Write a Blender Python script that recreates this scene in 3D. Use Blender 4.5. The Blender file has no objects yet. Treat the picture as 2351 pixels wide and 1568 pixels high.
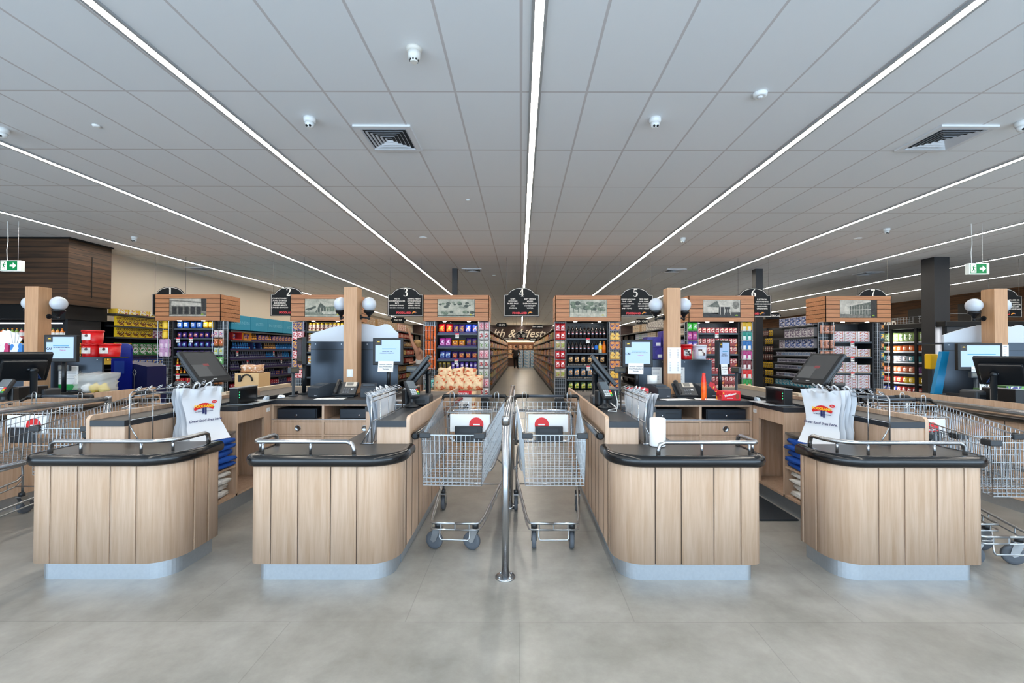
import bpy, bmesh, math, random
from mathutils import Vector, Matrix
random.seed(7)
S = bpy.context.scene
C = S.collection
PI = math.pi
# ------------------------------------------------------------------ camera
cd = bpy.data.cameras.new('camera'); cam = bpy.data.objects.new('camera', cd); C.objects.link(cam)
FPX = 1045.0
cd.sensor_width = 36.0; cd.sensor_fit = 'HORIZONTAL'; cd.lens = 36.0 * FPX / 2351.0
cd.shift_x = -20.2 / 2351.0; cd.shift_y = 7.3 / 2351.0
cd.clip_start = 0.05; cd.clip_end = 200
cam.matrix_world = (Matrix.Translation((0, 0, 1.42)) @ Matrix.Rotation(math.radians(-.04), 4, 'Z')
                    @ Matrix.Rotation(PI / 2 + .0131, 4, 'X') @ Matrix.Rotation(math.radians(.12), 4, 'Z'))
S.camera = cam
# ------------------------------------------------------------------ world, daylight, exposure
w = bpy.data.worlds.new('sky'); S.world = w; w.use_nodes = True
w.node_tree.nodes['Background'].inputs[0].default_value = (.62, .78, 1, 1)
w.node_tree.nodes['Background'].inputs[1].default_value = 1.2
S.view_settings.view_transform = 'Standard'; S.view_settings.look = 'None'
S.view_settings.exposure = 1.0; S.view_settings.gamma = 1.0; S.view_settings.use_curve_mapping = False
def area(name, loc, rot, sx, sy, power, col):
    l = bpy.data.lights.new(name, 'AREA'); l.shape = 'RECTANGLE'; l.size = sx; l.size_y = sy; l.energy = power; l.color = col
    o = bpy.data.objects.new(name, l); C.objects.link(o); o.location = loc; o.rotation_euler = rot
    return o
# daylight through the shopfront glazing behind the camera
area('shopfront_daylight', (1.5, -3.4, 1.75), (math.radians(97), 0, 0), 30, 3.3, 600, (.62, .83, 1.0))
LED = 24.0

# ------------------------------------------------------------------ materials
MC = {}
def srgb(r, g, b):
    f = lambda c: (c / 255 / 12.92) if c / 255 <= .04045 else ((c / 255 + .055) / 1.055) ** 2.4
    return (f(r), f(g), f(b), 1)
def mat(r, g, b, rough=.5, metal=0.0, emit=0.0, spec=.5):
    k = ('p', r, g, b, rough, metal, emit, spec)
    if k in MC: return MC[k]
    m = bpy.data.materials.new('plain'); m.use_nodes = True
    p = m.node_tree.nodes['Principled BSDF']
    p.inputs['Base Color'].default_value = srgb(r, g, b)
    p.inputs['Roughness'].default_value = rough; p.inputs['Metallic'].default_value = metal
    p.inputs['Specular IOR Level'].default_value = spec
    if emit:
        p.inputs['Emission Color'].default_value = srgb(r, g, b); p.inputs['Emission Strength'].default_value = emit
    MC[k] = m
    return m
def nodes(m):
    m.use_nodes = True
    return m.node_tree.nodes, m.node_tree.links, m.node_tree.nodes['Principled BSDF']
def wood(c1, c2, rough=.45, axis='Z', scale=1.0):
    k = ('w', c1, c2, rough, axis, scale)
    if k in MC: return MC[k]
    m = bpy.data.materials.new('wood'); N, L, p = nodes(m)
    tc = N.new('ShaderNodeTexCoord'); mp = N.new('ShaderNodeMapping'); L.new(tc.outputs['Object'], mp.inputs[0])
    st = {'Z': (22, 22, 1.1), 'X': (1.1, 22, 22), 'Y': (22, 1.1, 22)}[axis]
    mp.inputs['Scale'].default_value = tuple(v * scale for v in st)
    n = N.new('ShaderNodeTexNoise'); n.inputs['Scale'].default_value = 1.6; n.inputs['Detail'].default_value = 6; n.inputs['Distortion'].default_value = .8
    L.new(mp.outputs[0], n.inputs['Vector'])
    n2 = N.new('ShaderNodeTexNoise'); n2.inputs['Scale'].default_value = 9; n2.inputs['Detail'].default_value = 3
    L.new(mp.outputs[0], n2.inputs['Vector'])
    mx = N.new('ShaderNodeMath'); mx.operation = 'MULTIPLY_ADD'; mx.inputs[1].default_value = .3
    L.new(n2.outputs['Fac'], mx.inputs[0]); L.new(n.outputs['Fac'], mx.inputs[2])
    cr = N.new('ShaderNodeValToRGB'); cr.color_ramp.elements[0].position = .45; cr.color_ramp.elements[1].position = .85
    cr.color_ramp.elements[0].color = srgb(*c2); cr.color_ramp.elements[1].color = srgb(*c1)
    L.new(mx.outputs[0], cr.inputs[0]); L.new(cr.outputs[0], p.inputs['Base Color'])
    p.inputs['Roughness'].default_value = rough
    MC[k] = m
    return m
def prnt(c1, c2, c3, scale=14, rough=.35, a=.47, b=.58):
    """printed packaging: three flat inks in irregular patches"""
    k = ('g', c1, c2, c3, scale, rough, a, b)
    if k in MC: return MC[k]
    m = bpy.data.materials.new('print'); N, L, p = nodes(m)
    tc = N.new('ShaderNodeTexCoord'); n = N.new('ShaderNodeTexNoise'); n.inputs['Scale'].default_value = scale; n.inputs['Detail'].default_value = 1.5
    L.new(tc.outputs['Object'], n.inputs['Vector'])
    cr = N.new('ShaderNodeValToRGB'); cr.color_ramp.interpolation = 'CONSTANT'
    e = cr.color_ramp.elements; e[0].color = srgb(*c1); e[0].position = 0; e[1].color = srgb(*c2); e[1].position = a
    x = e.new(b); x.color = srgb(*c3)
    L.new(n.outputs['Fac'], cr.inputs[0]); L.new(cr.outputs[0], p.inputs['Base Color'])
    p.inputs['Roughness'].default_value = rough
    MC[k] = m
    return m
def oldphoto(c1, c2, scale=6):
    m = bpy.data.materials.new('old_photo'); N, L, p = nodes(m)
    tc = N.new('ShaderNodeTexCoord'); n = N.new('ShaderNodeTexNoise'); n.inputs['Scale'].default_value = scale; n.inputs['Detail'].default_value = 8; n.inputs['Roughness'].default_value = .7
    L.new(tc.outputs['Object'], n.inputs['Vector']); cr = N.new('ShaderNodeValToRGB'); cr.color_ramp.elements[0].position = .36; cr.color_ramp.elements[1].position = .62
    cr.color_ramp.elements[0].color = srgb(*c1); cr.color_ramp.elements[1].color = srgb(*c2); L.new(n.outputs['Fac'], cr.inputs[0]); L.new(cr.outputs[0], p.inputs['Base Color']); p.inputs['Roughness'].default_value = .45
    return m
def glassy(r, g, b, alpha, rough=.2, transmission=0.0):
    k = ('t', r, g, b, alpha, rough)
    if k in MC: return MC[k]
    m = bpy.data.materials.new('clear'); N, L, p = nodes(m)
    p.inputs['Base Color'].default_value = srgb(r, g, b); p.inputs['Alpha'].default_value = alpha; p.inputs['Roughness'].default_value = rough
    MC[k] = m
    return m
def floor_mat():
    m = bpy.data.materials.new('vinyl_floor'); N, L, p = nodes(m)
    tc = N.new('ShaderNodeTexCoord')
    n = N.new('ShaderNodeTexNoise'); n.inputs['Scale'].default_value = 2.2; n.inputs['Detail'].default_value = 9; n.inputs['Roughness'].default_value = .68
    L.new(tc.outputs['Object'], n.inputs['Vector'])
    br = N.new('ShaderNodeTexBrick'); br.offset = .5; br.inputs['Scale'].default_value = 1
    br.inputs['Brick Width'].default_value = 1.2; br.inputs['Row Height'].default_value = 1.2; br.inputs['Mortar Size'].default_value = .003
    br.inputs['Color1'].default_value = (.96, .96, .96, 1); br.inputs['Color2'].default_value = (1.03, 1.03, 1.03, 1); br.inputs['Mortar'].default_value = (.80, .80, .80, 1)
    L.new(tc.outputs['Object'], br.inputs['Vector'])
    cr = N.new('ShaderNodeValToRGB'); cr.color_ramp.elements[0].position = .3; cr.color_ramp.elements[1].position = .72
    cr.color_ramp.elements[0].color = srgb(122, 119, 113); cr.color_ramp.elements[1].color = srgb(166, 163, 156)
    L.new(n.outputs['Fac'], cr.inputs[0])
    mx = N.new('ShaderNodeMix'); mx.data_type = 'RGBA'; mx.blend_type = 'MULTIPLY'; mx.inputs[0].default_value = 1
    L.new(cr.outputs[0], mx.inputs[6]); L.new(br.outputs['Color'], mx.inputs[7]); L.new(mx.outputs[2], p.inputs['Base Color'])
    rr = N.new('ShaderNodeMapRange'); rr.inputs[3].default_value = .22; rr.inputs[4].default_value = .42
    L.new(n.outputs['Fac'], rr.inputs[0]); L.new(rr.outputs[0], p.inputs['Roughness'])
    return m
def ceil_mat():
    m = bpy.data.materials.new('ceiling_tile'); N, L, p = nodes(m)
    tc = N.new('ShaderNodeTexCoord'); mp = N.new('ShaderNodeMapping'); L.new(tc.outputs['Object'], mp.inputs[0])
    mp.inputs['Location'].default_value = (0, -4.087, 0)
    br = N.new('ShaderNodeTexBrick'); br.offset = 0; br.inputs['Scale'].default_value = 1
    br.inputs['Brick Width'].default_value = .5955; br.inputs['Row Height'].default_value = 1.195; br.inputs['Mortar Size'].default_value = .011
    br.inputs['Mortar Smooth'].default_value = 0
    br.inputs['Color1'].default_value = srgb(234, 236, 238); br.inputs['Color2'].default_value = srgb(231, 234, 237); br.inputs['Mortar'].default_value = srgb(202, 198, 198)
    L.new(mp.outputs[0], br.inputs['Vector']); L.new(br.outputs['Color'], p.inputs['Base Color'])
    p.inputs['Roughness'].default_value = .6
    return m
def slats_mat(c1, c2, gap, pitch, z0=0.0, frac=.08):
    """horizontal boards with dark gaps"""
    m = bpy.data.materials.new('boards'); N, L, p = nodes(m)
    tc = N.new('ShaderNodeTexCoord'); sp = N.new('ShaderNodeSeparateXYZ'); L.new(tc.outputs['Object'], sp.inputs[0])
    a = N.new('ShaderNodeMath'); a.operation = 'MULTIPLY_ADD'; a.inputs[1].default_value = 1 / pitch; a.inputs[2].default_value = 50 - z0 / pitch
    L.new(sp.outputs['Z'], a.inputs[0])
    fr = N.new('ShaderNodeMath'); fr.operation = 'FRACT'; L.new(a.outputs[0], fr.inputs[0])
    fl = N.new('ShaderNodeMath'); fl.operation = 'FLOOR'; L.new(a.outputs[0], fl.inputs[0])
    gt = N.new('ShaderNodeMath'); gt.operation = 'LESS_THAN'; gt.inputs[1].default_value = frac; L.new(fr.outputs[0], gt.inputs[0])
    cmb = N.new('ShaderNodeCombineXYZ'); L.new(sp.outputs['X'], cmb.inputs[0]); L.new(sp.outputs['Y'], cmb.inputs[1])
    zz = N.new('ShaderNodeMath'); zz.operation = 'MULTIPLY_ADD'; zz.inputs[1].default_value = 7.3
    L.new(fl.outputs[0], zz.inputs[0]); L.new(sp.outputs['Z'], zz.inputs[2]); L.new(zz.outputs[0], cmb.inputs[2])
    mp = N.new('ShaderNodeMapping'); mp.inputs['Scale'].default_value = (.9, .9, 14); L.new(cmb.outputs[0], mp.inputs[0])
    n = N.new('ShaderNodeTexNoise'); n.inputs['Scale'].default_value = 1.1; n.inputs['Detail'].default_value = 5; L.new(mp.outputs[0], n.inputs['Vector'])
    cr = N.new('ShaderNodeValToRGB'); cr.color_ramp.elements[0].position = .35; cr.color_ramp.elements[1].position = .68
    cr.color_ramp.elements[0].color = srgb(*c2); cr.color_ramp.elements[1].color = srgb(*c1); L.new(n.outputs['Fac'], cr.inputs[0])
    mx = N.new('ShaderNodeMix'); mx.data_type = 'RGBA'; L.new(gt.outputs[0], mx.inputs[0]); L.new(cr.outputs[0], mx.inputs[6]); mx.inputs[7].default_value = srgb(*gap)
    L.new(mx.outputs[2], p.inputs['Base Color']); p.inputs['Roughness'].default_value = .5
    return m
def brushed():
    if 'brushed' in MC: return MC['brushed']
    m = bpy.data.materials.new('brushed_steel'); N, L, p = nodes(m)
    tc = N.new('ShaderNodeTexCoord'); n = N.new('ShaderNodeTexNoise'); n.inputs['Scale'].default_value = 60; n.inputs['Detail'].default_value = 3
    L.new(tc.outputs['Object'], n.inputs['Vector'])
    cr = N.new('ShaderNodeValToRGB'); cr.color_ramp.elements[0].color = srgb(182, 190, 198); cr.color_ramp.elements[1].color = srgb(198, 205, 212)
    L.new(n.outputs['Fac'], cr.inputs[0]); L.new(cr.outputs[0], p.inputs['Base Color'])
    p.inputs['Metallic'].default_value = .85; p.inputs['Roughness'].default_value = .38
    MC['brushed'] = m
    return m

OAK = wood((207, 178, 154), (186, 153, 124)); OAKX = OAK; OAKY = wood((196, 160, 122), (176, 138, 100), axis='Y')
CEDAR = wood((196, 138, 96), (172, 114, 74), axis='X', scale=.6); POSTW = wood((196, 152, 112), (176, 132, 94))
BLACK = mat(14, 14, 15, .5); BLKG = mat(16, 17, 19, .18); SLAB = mat(38, 41, 46, .42); TOPD = mat(62, 58, 55, .34); GAP = mat(38, 30, 26, .8)
STEEL = brushed(); CHROME = mat(176, 179, 183, .24, 1); ZINC = mat(176, 178, 180, .28, .9); GREYM = mat(74, 80, 86, .3, .55)
WHITE = mat(236, 236, 234, .5); PAPER = mat(240, 240, 238, .7); DKPL = mat(40, 42, 45, .4); SHELFM = mat(34, 36, 40, .4); INK = mat(25, 28, 36, .6)
SCREEN = mat(146, 168, 198, .2, 0, .25); SCROFF = mat(66, 66, 66, .15, 0, .08); BELT = mat(86, 80, 76, .6); CREAM = mat(206, 186, 160, .5)
REDP = mat(214, 30, 34, .35); BLUEF = mat(12, 78, 170, .8); BAGW = mat(218, 220, 224, .45); SIGNB = mat(27, 29, 32, .6, 0, 0, .2); SIGNT = mat(232, 228, 220, .5)
ORANGE = mat(240, 120, 24, .4); YEL = mat(250, 200, 30, .4); NAVY = mat(24, 34, 92, .5); GRN = mat(30, 150, 70, .4)

K = lambda *a: mat(*a, .3)
def PR(c1, c2, c3, sc=18): return prnt(c1, c2, c3, sc, .3)
# ------------------------------------------------------------------ mesh builder
class MB:
    def __init__(s): s.bm = bmesh.new()
    def _f(s, faces, m):
        for f in faces: f.material_index = m
    def box(s, x0, x1, y0, y1, z0, z1, m=0, bev=0.0, seg=2):
        if x1 < x0: x0, x1 = x1, x0
        b = bmesh.new(); r = bmesh.ops.create_cube(b, size=1)
        for v in b.verts: v.co = Vector(((x0 + x1) / 2 + v.co.x * (x1 - x0), (y0 + y1) / 2 + v.co.y * (y1 - y0), (z0 + z1) / 2 + v.co.z * (z1 - z0)))
        if bev: bmesh.ops.bevel(b, geom=b.edges[:], offset=bev, segments=seg, affect='EDGES', profile=.5)
        s.add(b, m); return s
    def add(s, b, m=None, M=None):
        mp = {}
        for v in b.verts: mp[v] = s.bm.verts.new(M @ v.co if M else v.co)
        for f in b.faces:
            try: g = s.bm.faces.new([mp[v] for v in f.verts])
            except ValueError: continue
            g.material_index = f.material_index if m is None else m
            g.smooth = f.smooth
        b.free()
    def quad(s, pts, m=0):
        f = s.bm.faces.new([s.bm.verts.new(p) for p in pts]); f.material_index = m
    def prism(s, poly, ax, a, b, m=0, mside=None, mcap2=None):
        """poly of 2d points extruded along an axis (x: poly=(y,z), y: poly=(x,z), z: poly=(x,y))"""
        P = {'x': lambda p, t: (t, p[0], p[1]), 'y': lambda p, t: (p[0], t, p[1]), 'z': lambda p, t: (p[0], p[1], t)}[ax]
        A = [s.bm.verts.new(P(p, a)) for p in poly]; B = [s.bm.verts.new(P(p, b)) for p in poly]
        n = len(poly); ms = m if mside is None else mside
        f1 = s.bm.faces.new(A); f2 = s.bm.faces.new(B[::-1]); f1.material_index = m; f2.material_index = m if mcap2 is None else mcap2
        for i in range(n):
            f = s.bm.faces.new([A[i], B[i], B[(i + 1) % n], A[(i + 1) % n]][::-1]); f.material_index = ms
    def tube(s, pts, r, n=6, m=0, closed=False, cap=True):
        pts = [Vector(p) for p in pts]; k = len(pts); rings = []; last = None
        for i, p in enumerate(pts):
            if closed: d = pts[(i + 1) % k] - pts[i - 1]
            else: d = pts[min(i + 1, k - 1)] - pts[max(i - 1, 0)]
            d.normalize()
            if last is None:
                u = d.orthogonal().normalized()
            else:
                u = last - d * last.dot(d)
                u = u.normalized() if u.length > 1e-6 else d.orthogonal().normalized()
            last = u; v = d.cross(u)
            rr = r[i] if isinstance(r, (list, tuple)) else r
            rings.append([s.bm.verts.new(p + (u * math.cos(2 * PI * j / n) + v * math.sin(2 * PI * j / n)) * rr) for j in range(n)])
        for i in range(k if closed else k - 1):
            A, B = rings[i], rings[(i + 1) % k]
            for j in range(n):
                f = s.bm.faces.new([A[j], A[(j + 1) % n], B[(j + 1) % n], B[j]]); f.material_index = m; f.smooth = n > 5
        if cap and not closed:
            s.bm.faces.new(rings[0][::-1]).material_index = m; s.bm.faces.new(rings[-1]).material_index = m
    def lathe(s, prof, c=(0, 0, 0), n=16, m=0, M=None, ms=None):
        """prof: (r, z) pairs; ms: material per segment"""
        c = Vector(c); rings = []
        for r, z in prof:
            ring = []
            for j in range(n):
                v = Vector((r * math.cos(2 * PI * j / n), r * math.sin(2 * PI * j / n), z))
                ring.append(s.bm.verts.new((M @ v if M else v) + c))
            rings.append(ring)
        for i in range(len(rings) - 1):
            for j in range(n):
                f = s.bm.faces.new([rings[i][j], rings[i][(j + 1) % n], rings[i + 1][(j + 1) % n], rings[i + 1][j]])
                f.material_index = ms[i] if ms else m; f.smooth = True
        s.bm.faces.new(rings[0][::-1]).material_index = ms[0] if ms else m
        s.bm.faces.new(rings[-1]).material_index = ms[-1] if ms else m
    def ball(s, c, rx, ry, rz, n=12, m=0):
        prof = [(max(math.sin(PI * i / n), .02), -math.cos(PI * i / n)) for i in range(n + 1)]
        s.lathe(prof, c, n + 4, m, Matrix.Diagonal((rx, ry, rz)))
    def pillow(s, w, h, d, M=None, m=0, mb=None, nx=6, nz=8, crimp=.06, lean=0.0, seed=0, jit=.0):
        """a filled packet standing up: w wide (x), h tall (z), d deep (y), front towards -y"""
        rnd = random.Random(seed); b = bmesh.new(); g = {}
        for sd in (-1, 1):
            for i in range(nx + 1):
                for k in range(nz + 1):
                    u = i / nx * 2 - 1; t = k / nz
                    e = max(0.0, 1 - abs(u) ** 3) * max(0.0, 1 - abs(2 * t - 1) ** 4)
                    th = d / 2 * e ** .6
                    ww = w / 2 * (1 - .06 * math.sin(PI * t))
                    edge = (i in (0, nx)) or (k in (0, nz))
                    if edge and sd == 1: g[sd, i, k] = g[-1, i, k]; continue
                    jj = jit * rnd.uniform(-1, 1)
                    g[sd, i, k] = b.verts.new((u * ww + jj, sd * (th + (0 if edge else .001)) + lean * t + jj, t * h + jj))
        for sd in (-1, 1):
            for i in range(nx):
                for k in range(nz):
                    q = [g[sd, i, k], g[sd, i + 1, k], g[sd, i + 1, k + 1], g[sd, i, k + 1]]
                    if sd == 1: q = q[::-1]
                    try: f = b.faces.new(q)
                    except ValueError: continue
                    f.smooth = True
                    f.material_index = (mb if mb is not None and 0 < i < nx - 1 and nz * .25 <= k < nz * .75 and sd == -1 else m)
        s.add(b, None, M)
    def text(s, body, size, M, m=0, bold=0.0, align='CENTER', shear=0.0, space=1.0):
        cu = bpy.data.curves.new('t', 'FONT'); cu.body = body; cu.size = size; cu.align_x = align; cu.align_y = 'CENTER'
        cu.offset = bold; cu.shear = shear; cu.space_character = space; cu.resolution_u = 2
        o = bpy.data.objects.new('t', cu); me = bpy.data.meshes.new_from_object(o)
        b = bmesh.new(); b.from_mesh(me); s.add(b, m, M)
        bpy.data.objects.remove(o); bpy.data.curves.remove(cu); bpy.data.meshes.remove(me)
    def stroke(s, pts, wd, M, m=0, sub=5):
        """a brush stroke of changing width in the xy plane, moved by M"""
        P = []; n = len(pts)
        if n > 2:
            for i in range(n - 1):
                p0, p1, p2, p3 = [Vector((*pts[max(0, min(n - 1, j))], wd[max(0, min(n - 1, j))])) for j in (i - 1, i, i + 1, i + 2)]
                for q in range(sub):
                    t = q / sub
                    P.append(.5 * ((2 * p1) + (p2 - p0) * t + (2 * p0 - 5 * p1 + 4 * p2 - p3) * t * t + (3 * p1 - p0 - 3 * p2 + p3) * t ** 3))
        else: P.append(Vector((*pts[0], wd[0])))
        P.append(Vector((*pts[-1], wd[-1])))
        L, R = [], []
        for i, p in enumerate(P):
            a = P[max(0, i - 1)]; c = P[min(len(P) - 1, i + 1)]
            d = Vector((c.x - a.x, c.y - a.y)); d.normalize(); nn = Vector((-d.y, d.x)) * max(p.z, .004) / 2
            L.append(s.bm.verts.new(M @ Vector((p.x + nn.x, p.y + nn.y, 0)))); R.append(s.bm.verts.new(M @ Vector((p.x - nn.x, p.y - nn.y, 0))))
        for i in range(len(P) - 1):
            try: s.bm.faces.new([R[i], R[i + 1], L[i + 1], L[i]]).material_index = m
            except ValueError: pass
    def disc(s, cx, cz, rx, rz, y, m=0, n=20, a0=0.0, a1=2 * PI):
        vs = [s.bm.verts.new((cx + rx * math.cos(a0 + (a1 - a0) * i / n), y, cz + rz * math.sin(a0 + (a1 - a0) * i / n))) for i in range(n + (0 if a1 - a0 > 6.2 else 1))]
        s.bm.faces.new(vs).material_index = m
    def mesh(s, name, mats, origin=(0, 0, 0), fix=True, flipx=False):
        o = Vector(origin)
        for v in s.bm.verts: v.co -= o
        if fix: bmesh.ops.recalc_face_normals(s.bm, faces=s.bm.faces[:])
        me = bpy.data.meshes.new(name); s.bm.to_mesh(me); s.bm.free()
        for m in (mats if isinstance(mats, (list, tuple)) else [mats]): me.materials.append(m)
        return me
WL = {}
def link(name, me, loc=(0, 0, 0), parent=None, rot=None):
    o = bpy.data.objects.new(name, me); C.objects.link(o); o.location = loc
    if rot: o.rotation_euler = rot
    if parent: o.parent = parent
    return o
def part(name, mb, mats, parent, label=None, fix=True):
    """a child mesh; coordinates given in the same frame as the thing's own location"""
    org = WL[parent.name]
    o = link(name, mb.mesh(name, mats, org, fix), (0, 0, 0), parent); WL[o.name] = org
    if label: o['label'] = label
    return o
def tag(o, label, cat, group=None, kind=None):
    o['label'] = label; o['category'] = cat
    if group: o['group'] = group
    if kind: o['kind'] = kind
    return o
def thing(name, label, cat, loc=(0, 0, 0), group=None):
    o = bpy.data.objects.new(name, None); C.objects.link(o); o.location = loc; o.empty_display_size = .05
    WL[o.name] = Vector(loc); return tag(o, label, cat, group)
def solo(name, mb, mats, label, cat, origin=(0, 0, 0), group=None, fix=True):
    o = link(name, mb.mesh(name, mats, origin, fix), origin); WL[o.name] = Vector(origin)
    return tag(o, label, cat, group)
def struct(name, mb, mats, fix=True):
    o = link(name, mb.mesh(name, mats, (0, 0, 0), fix)); o['kind'] = 'structure'; WL[o.name] = Vector((0, 0, 0)); return o
def dup(root, loc, rz, label, group=None):
    r = root.copy(); C.objects.link(r); r.location = loc; r.rotation_euler = (0, 0, rz); r['label'] = label
    if group: r['group'] = group
    for ch in list(root.children):
        c = ch.copy(); C.objects.link(c); c.parent = r
        for g in list(ch.children):
            d = g.copy(); C.objects.link(d); d.parent = c
    return r
RX = Matrix.Rotation(PI / 2, 4, 'X')
def face(x, y, z, rz=0.0): return Matrix.Translation((x, y, z)) @ Matrix.Rotation(rz, 4, 'Z') @ RX      # drawing plane facing -y (turned by rz)
ORD = 'first second third fourth fifth sixth seventh eighth ninth tenth eleventh twelfth thirteenth fourteenth fifteenth sixteenth seventeenth eighteenth nineteenth twentieth'.split()
TENS = {20: 'twenty', 30: 'thirty', 40: 'forty', 50: 'fifty', 60: 'sixty', 70: 'seventy', 80: 'eighty', 90: 'ninety'}
def nth(i):
    i += 1
    if i <= 20: return ORD[i - 1]
    t, u = i // 10 * 10, i % 10
    return (TENS[t][:-1] + 'ieth') if u == 0 else TENS[t] + '-' + ORD[u - 1]
def arc(cx, cy, r, a0, a1, n=8):
    return [(cx + r * math.cos(math.radians(a0 + (a1 - a0) * i / n)), cy + r * math.sin(math.radians(a0 + (a1 - a0) * i / n))) for i in range(n + 1)]

# ------------------------------------------------------------------ room shell
H = 3.76
m = MB(); m.box(-16, 19, -3, 43, -.1, 0); struct('floor', m, floor_mat())
m = MB(); m.box(-16, 19, -3, 43, H, H + .1); struct('ceiling', m, ceil_mat())
m = MB(); m.box(-10.1, -9.95, 10.46, 42, 0, H); struct('wall_left', m, mat(226, 212, 194, .7))
m = MB(); m.box(-15.2, -15, -3, 10.6, 0, H); m.box(-15, -10.1, 10.46, 10.6, 0, H); struct('wall_left_side', m, mat(90, 86, 82, .7))
m = MB(); m.box(18.0, 18.2, -3, 43, 0, H); struct('wall_right', m, slats_mat((122, 82, 50), (84, 54, 32), (30, 20, 14), .16, 0, .07))
m = MB(); m.box(-16, 19, 42, 42.2, 0, H); struct('wall_back', m, slats_mat((76, 54, 48), (54, 38, 36), (34, 26, 24), .09, 0, .12))
m = MB()
for x in range(-16, 20, 4): m.box(x - .06, x + .06, -3.05, -2.9, 0, H)
m.box(-16, 19, -3.05, -2.9, 3.3, H); m.box(-16, 19, -3.05, -2.9, 0, .12); m.box(-16, 19, -3.02, -2.95, 2.25, 2.33)
struct('wall_front', m, mat(70, 72, 76, .5))
for i, (x, y, a) in enumerate(((-1.88, 12.95, .15), (6.78, 12.9, .21), (10.4, 11.2, .38))):
    m = MB(); m.box(x - a / 2, x + a / 2, y, y + a, 0 if i else 2.2, H, 0, .004, 1); struct('column_%d' % (i + 1), m, mat(46, 46, 48, .5))
# dark timber bulkhead over the drinks fridge
m = MB(); m.box(-15, -9.42, 9.46, 10.46, 2.36, H - .03); m.box(-15, -9.5, 9.5, 10.46, 2.06, 2.36, 1); m.box(-9.419, -9.41, 9.98, 9.99, 2.55, 3.45, 1)
m.box(-15, -9.36, 9.42, 10.46, H - .03, H, 1)
struct('bulkhead', m, [slats_mat((96, 68, 46), (54, 38, 26), (18, 14, 12), .1085, 2.36, .10), BLACK]); bpy.data.objects['bulkhead'].name = 'trim_bulkhead'

# ------------------------------------------------------------------ ceiling lights
LX = (-8.8, -5.86, -2.885, .126, 3.04, 6.03, 9.09, 12.0, 15.0)
LW = ('far left', 'second from the left', 'third from the left, over the left checkouts', 'centre, straight above the middle aisle', 'right of the centre line, over the right checkouts',
      'second right of the centre line', 'fourth from the right', 'third from the right', 'far right')
LNAME = ('white ceiling light line furthest left, over the aisle 1 sign', 'white ceiling light line running over the aisle 2 sign', 'white ceiling light line running towards the aisle 3 sign',
         'white ceiling light line running above the aisle 4 sign', 'white ceiling light line running towards the aisle 5 sign', 'white ceiling light line running towards the aisle 6 sign',
         'white ceiling light line running over the aisle 7 sign', 'white ceiling light line passing behind the exit sign on the right', 'white ceiling light line furthest right, nearest the timber wall')
for x, lab in zip(LX, LNAME):
    t = thing('linear_ceiling_light', lab, 'ceiling light', (x, 0, H), 'linear ceiling lights')
    y1 = 41.9; y0 = -2.5
    m = MB(); m.box(x - .030, x + .030, y0, y1, H - .012, H - .004); part('diffuser', m, mat(255, 246, 232, .5, 0, LED), t)
    m = MB(); m.box(x - .055, x - .031, y0, y1, H - .016, H); m.box(x + .031, x + .055, y0, y1, H - .016, H); part('frame', m, mat(176, 178, 180, .4, .3), t)
# ceiling fittings
def ceiling_vent(x, y, a, lab):
    t = thing('ceiling_vent', lab, 'air vent', (x, y, H), 'square ceiling vents')
    m = MB(); m.box(x - a / 2, x + a / 2, y - a / 2, y + a / 2, H - .004, H - .001); part('backing', m, mat(52, 54, 58, .7), t)
    m = MB(); e = a / 2
    for (p, q) in ((e + .03, e - .03),):
        for x0, x1, y0, y1 in ((-p, p, -p, -q), (-p, p, q, p), (-p, -q, -q, q), (q, p, -q, q)): m.box(x + x0, x + x1, y + y0, y + y1, H - .02, H)
    part('frame', m, mat(222, 222, 224, .5), t)
    m = MB(); n = 6
    for i in range(n):
        p = (e - .03) * (1 - i / n); z0 = H - .024; k = .014
        for sx, sy in ((0, 1), (0, -1), (1, 0), (-1, 0)):
            if sx == 0: m.quad([(x - p, y + sy * p, z0), (x + p, y + sy * p, z0), (x + p - k, y + sy * (p - k), z0 + .016), (x - p + k, y + sy * (p - k), z0 + .016)])
            else: m.quad([(x + sx * p, y - p, z0), (x + sx * p, y + p, z0), (x + sx * (p - k), y + p - k, z0 + .016), (x + sx * (p - k), y - p + k, z0 + .016)])
    part('louvre', m, mat(214, 216, 220, .5), t, fix=False)
ceiling_vent(-1.45, 4.99, .54, 'square louvred ceiling vent near the camera left of the centre light line')
ceiling_vent(4.64, 4.96, .54, 'square louvred ceiling vent near the camera at the far right')
ceiling_vent(-1.4, 13.2, .5, 'small distant ceiling vent beside the black column behind the aisle 3 sign')
ceiling_vent(4.45, 13.2, .5, 'small distant ceiling vent above the aisle 5 sign and endcap')
ceiling_vent(-9.22, 13.1, .48, 'distant ceiling vent near the cream wall above the aisle 1 sign')
ceiling_vent(10.4, 13.6, .5, 'distant ceiling vent left of the thick black column')
def dome_camera(x, y, lab, rz=0.0):
    t = thing('security_camera', lab, 'security camera', (x, y, H), 'white turret cameras')
    m = MB(); m.lathe([(.058, 0), (.058, -.03), (.05, -.05)][::-1], (x, y, H), 20); part('base', m, WHITE, t)
    m = MB(); m.lathe([(.02, -.10), (.038, -.085), (.047, -.05)], (x, y, H), 20); part('eyeball', m, WHITE, t)
    m = MB()
    for dx in (-.017, .017): m.ball((x + dx * math.cos(rz) , y - .030, H - .088), .012, .012, .012, 8)
    part('lens', m, BLACK, t)
dome_camera(-2.13, 4.56, 'white ceiling camera left of the near square vent')
dome_camera(1.35, 4.55, 'white ceiling camera right of the centre light line, nearest the viewer')
dome_camera(-5.5, 4.8, 'white ceiling camera at the left end of the second light line')
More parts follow.
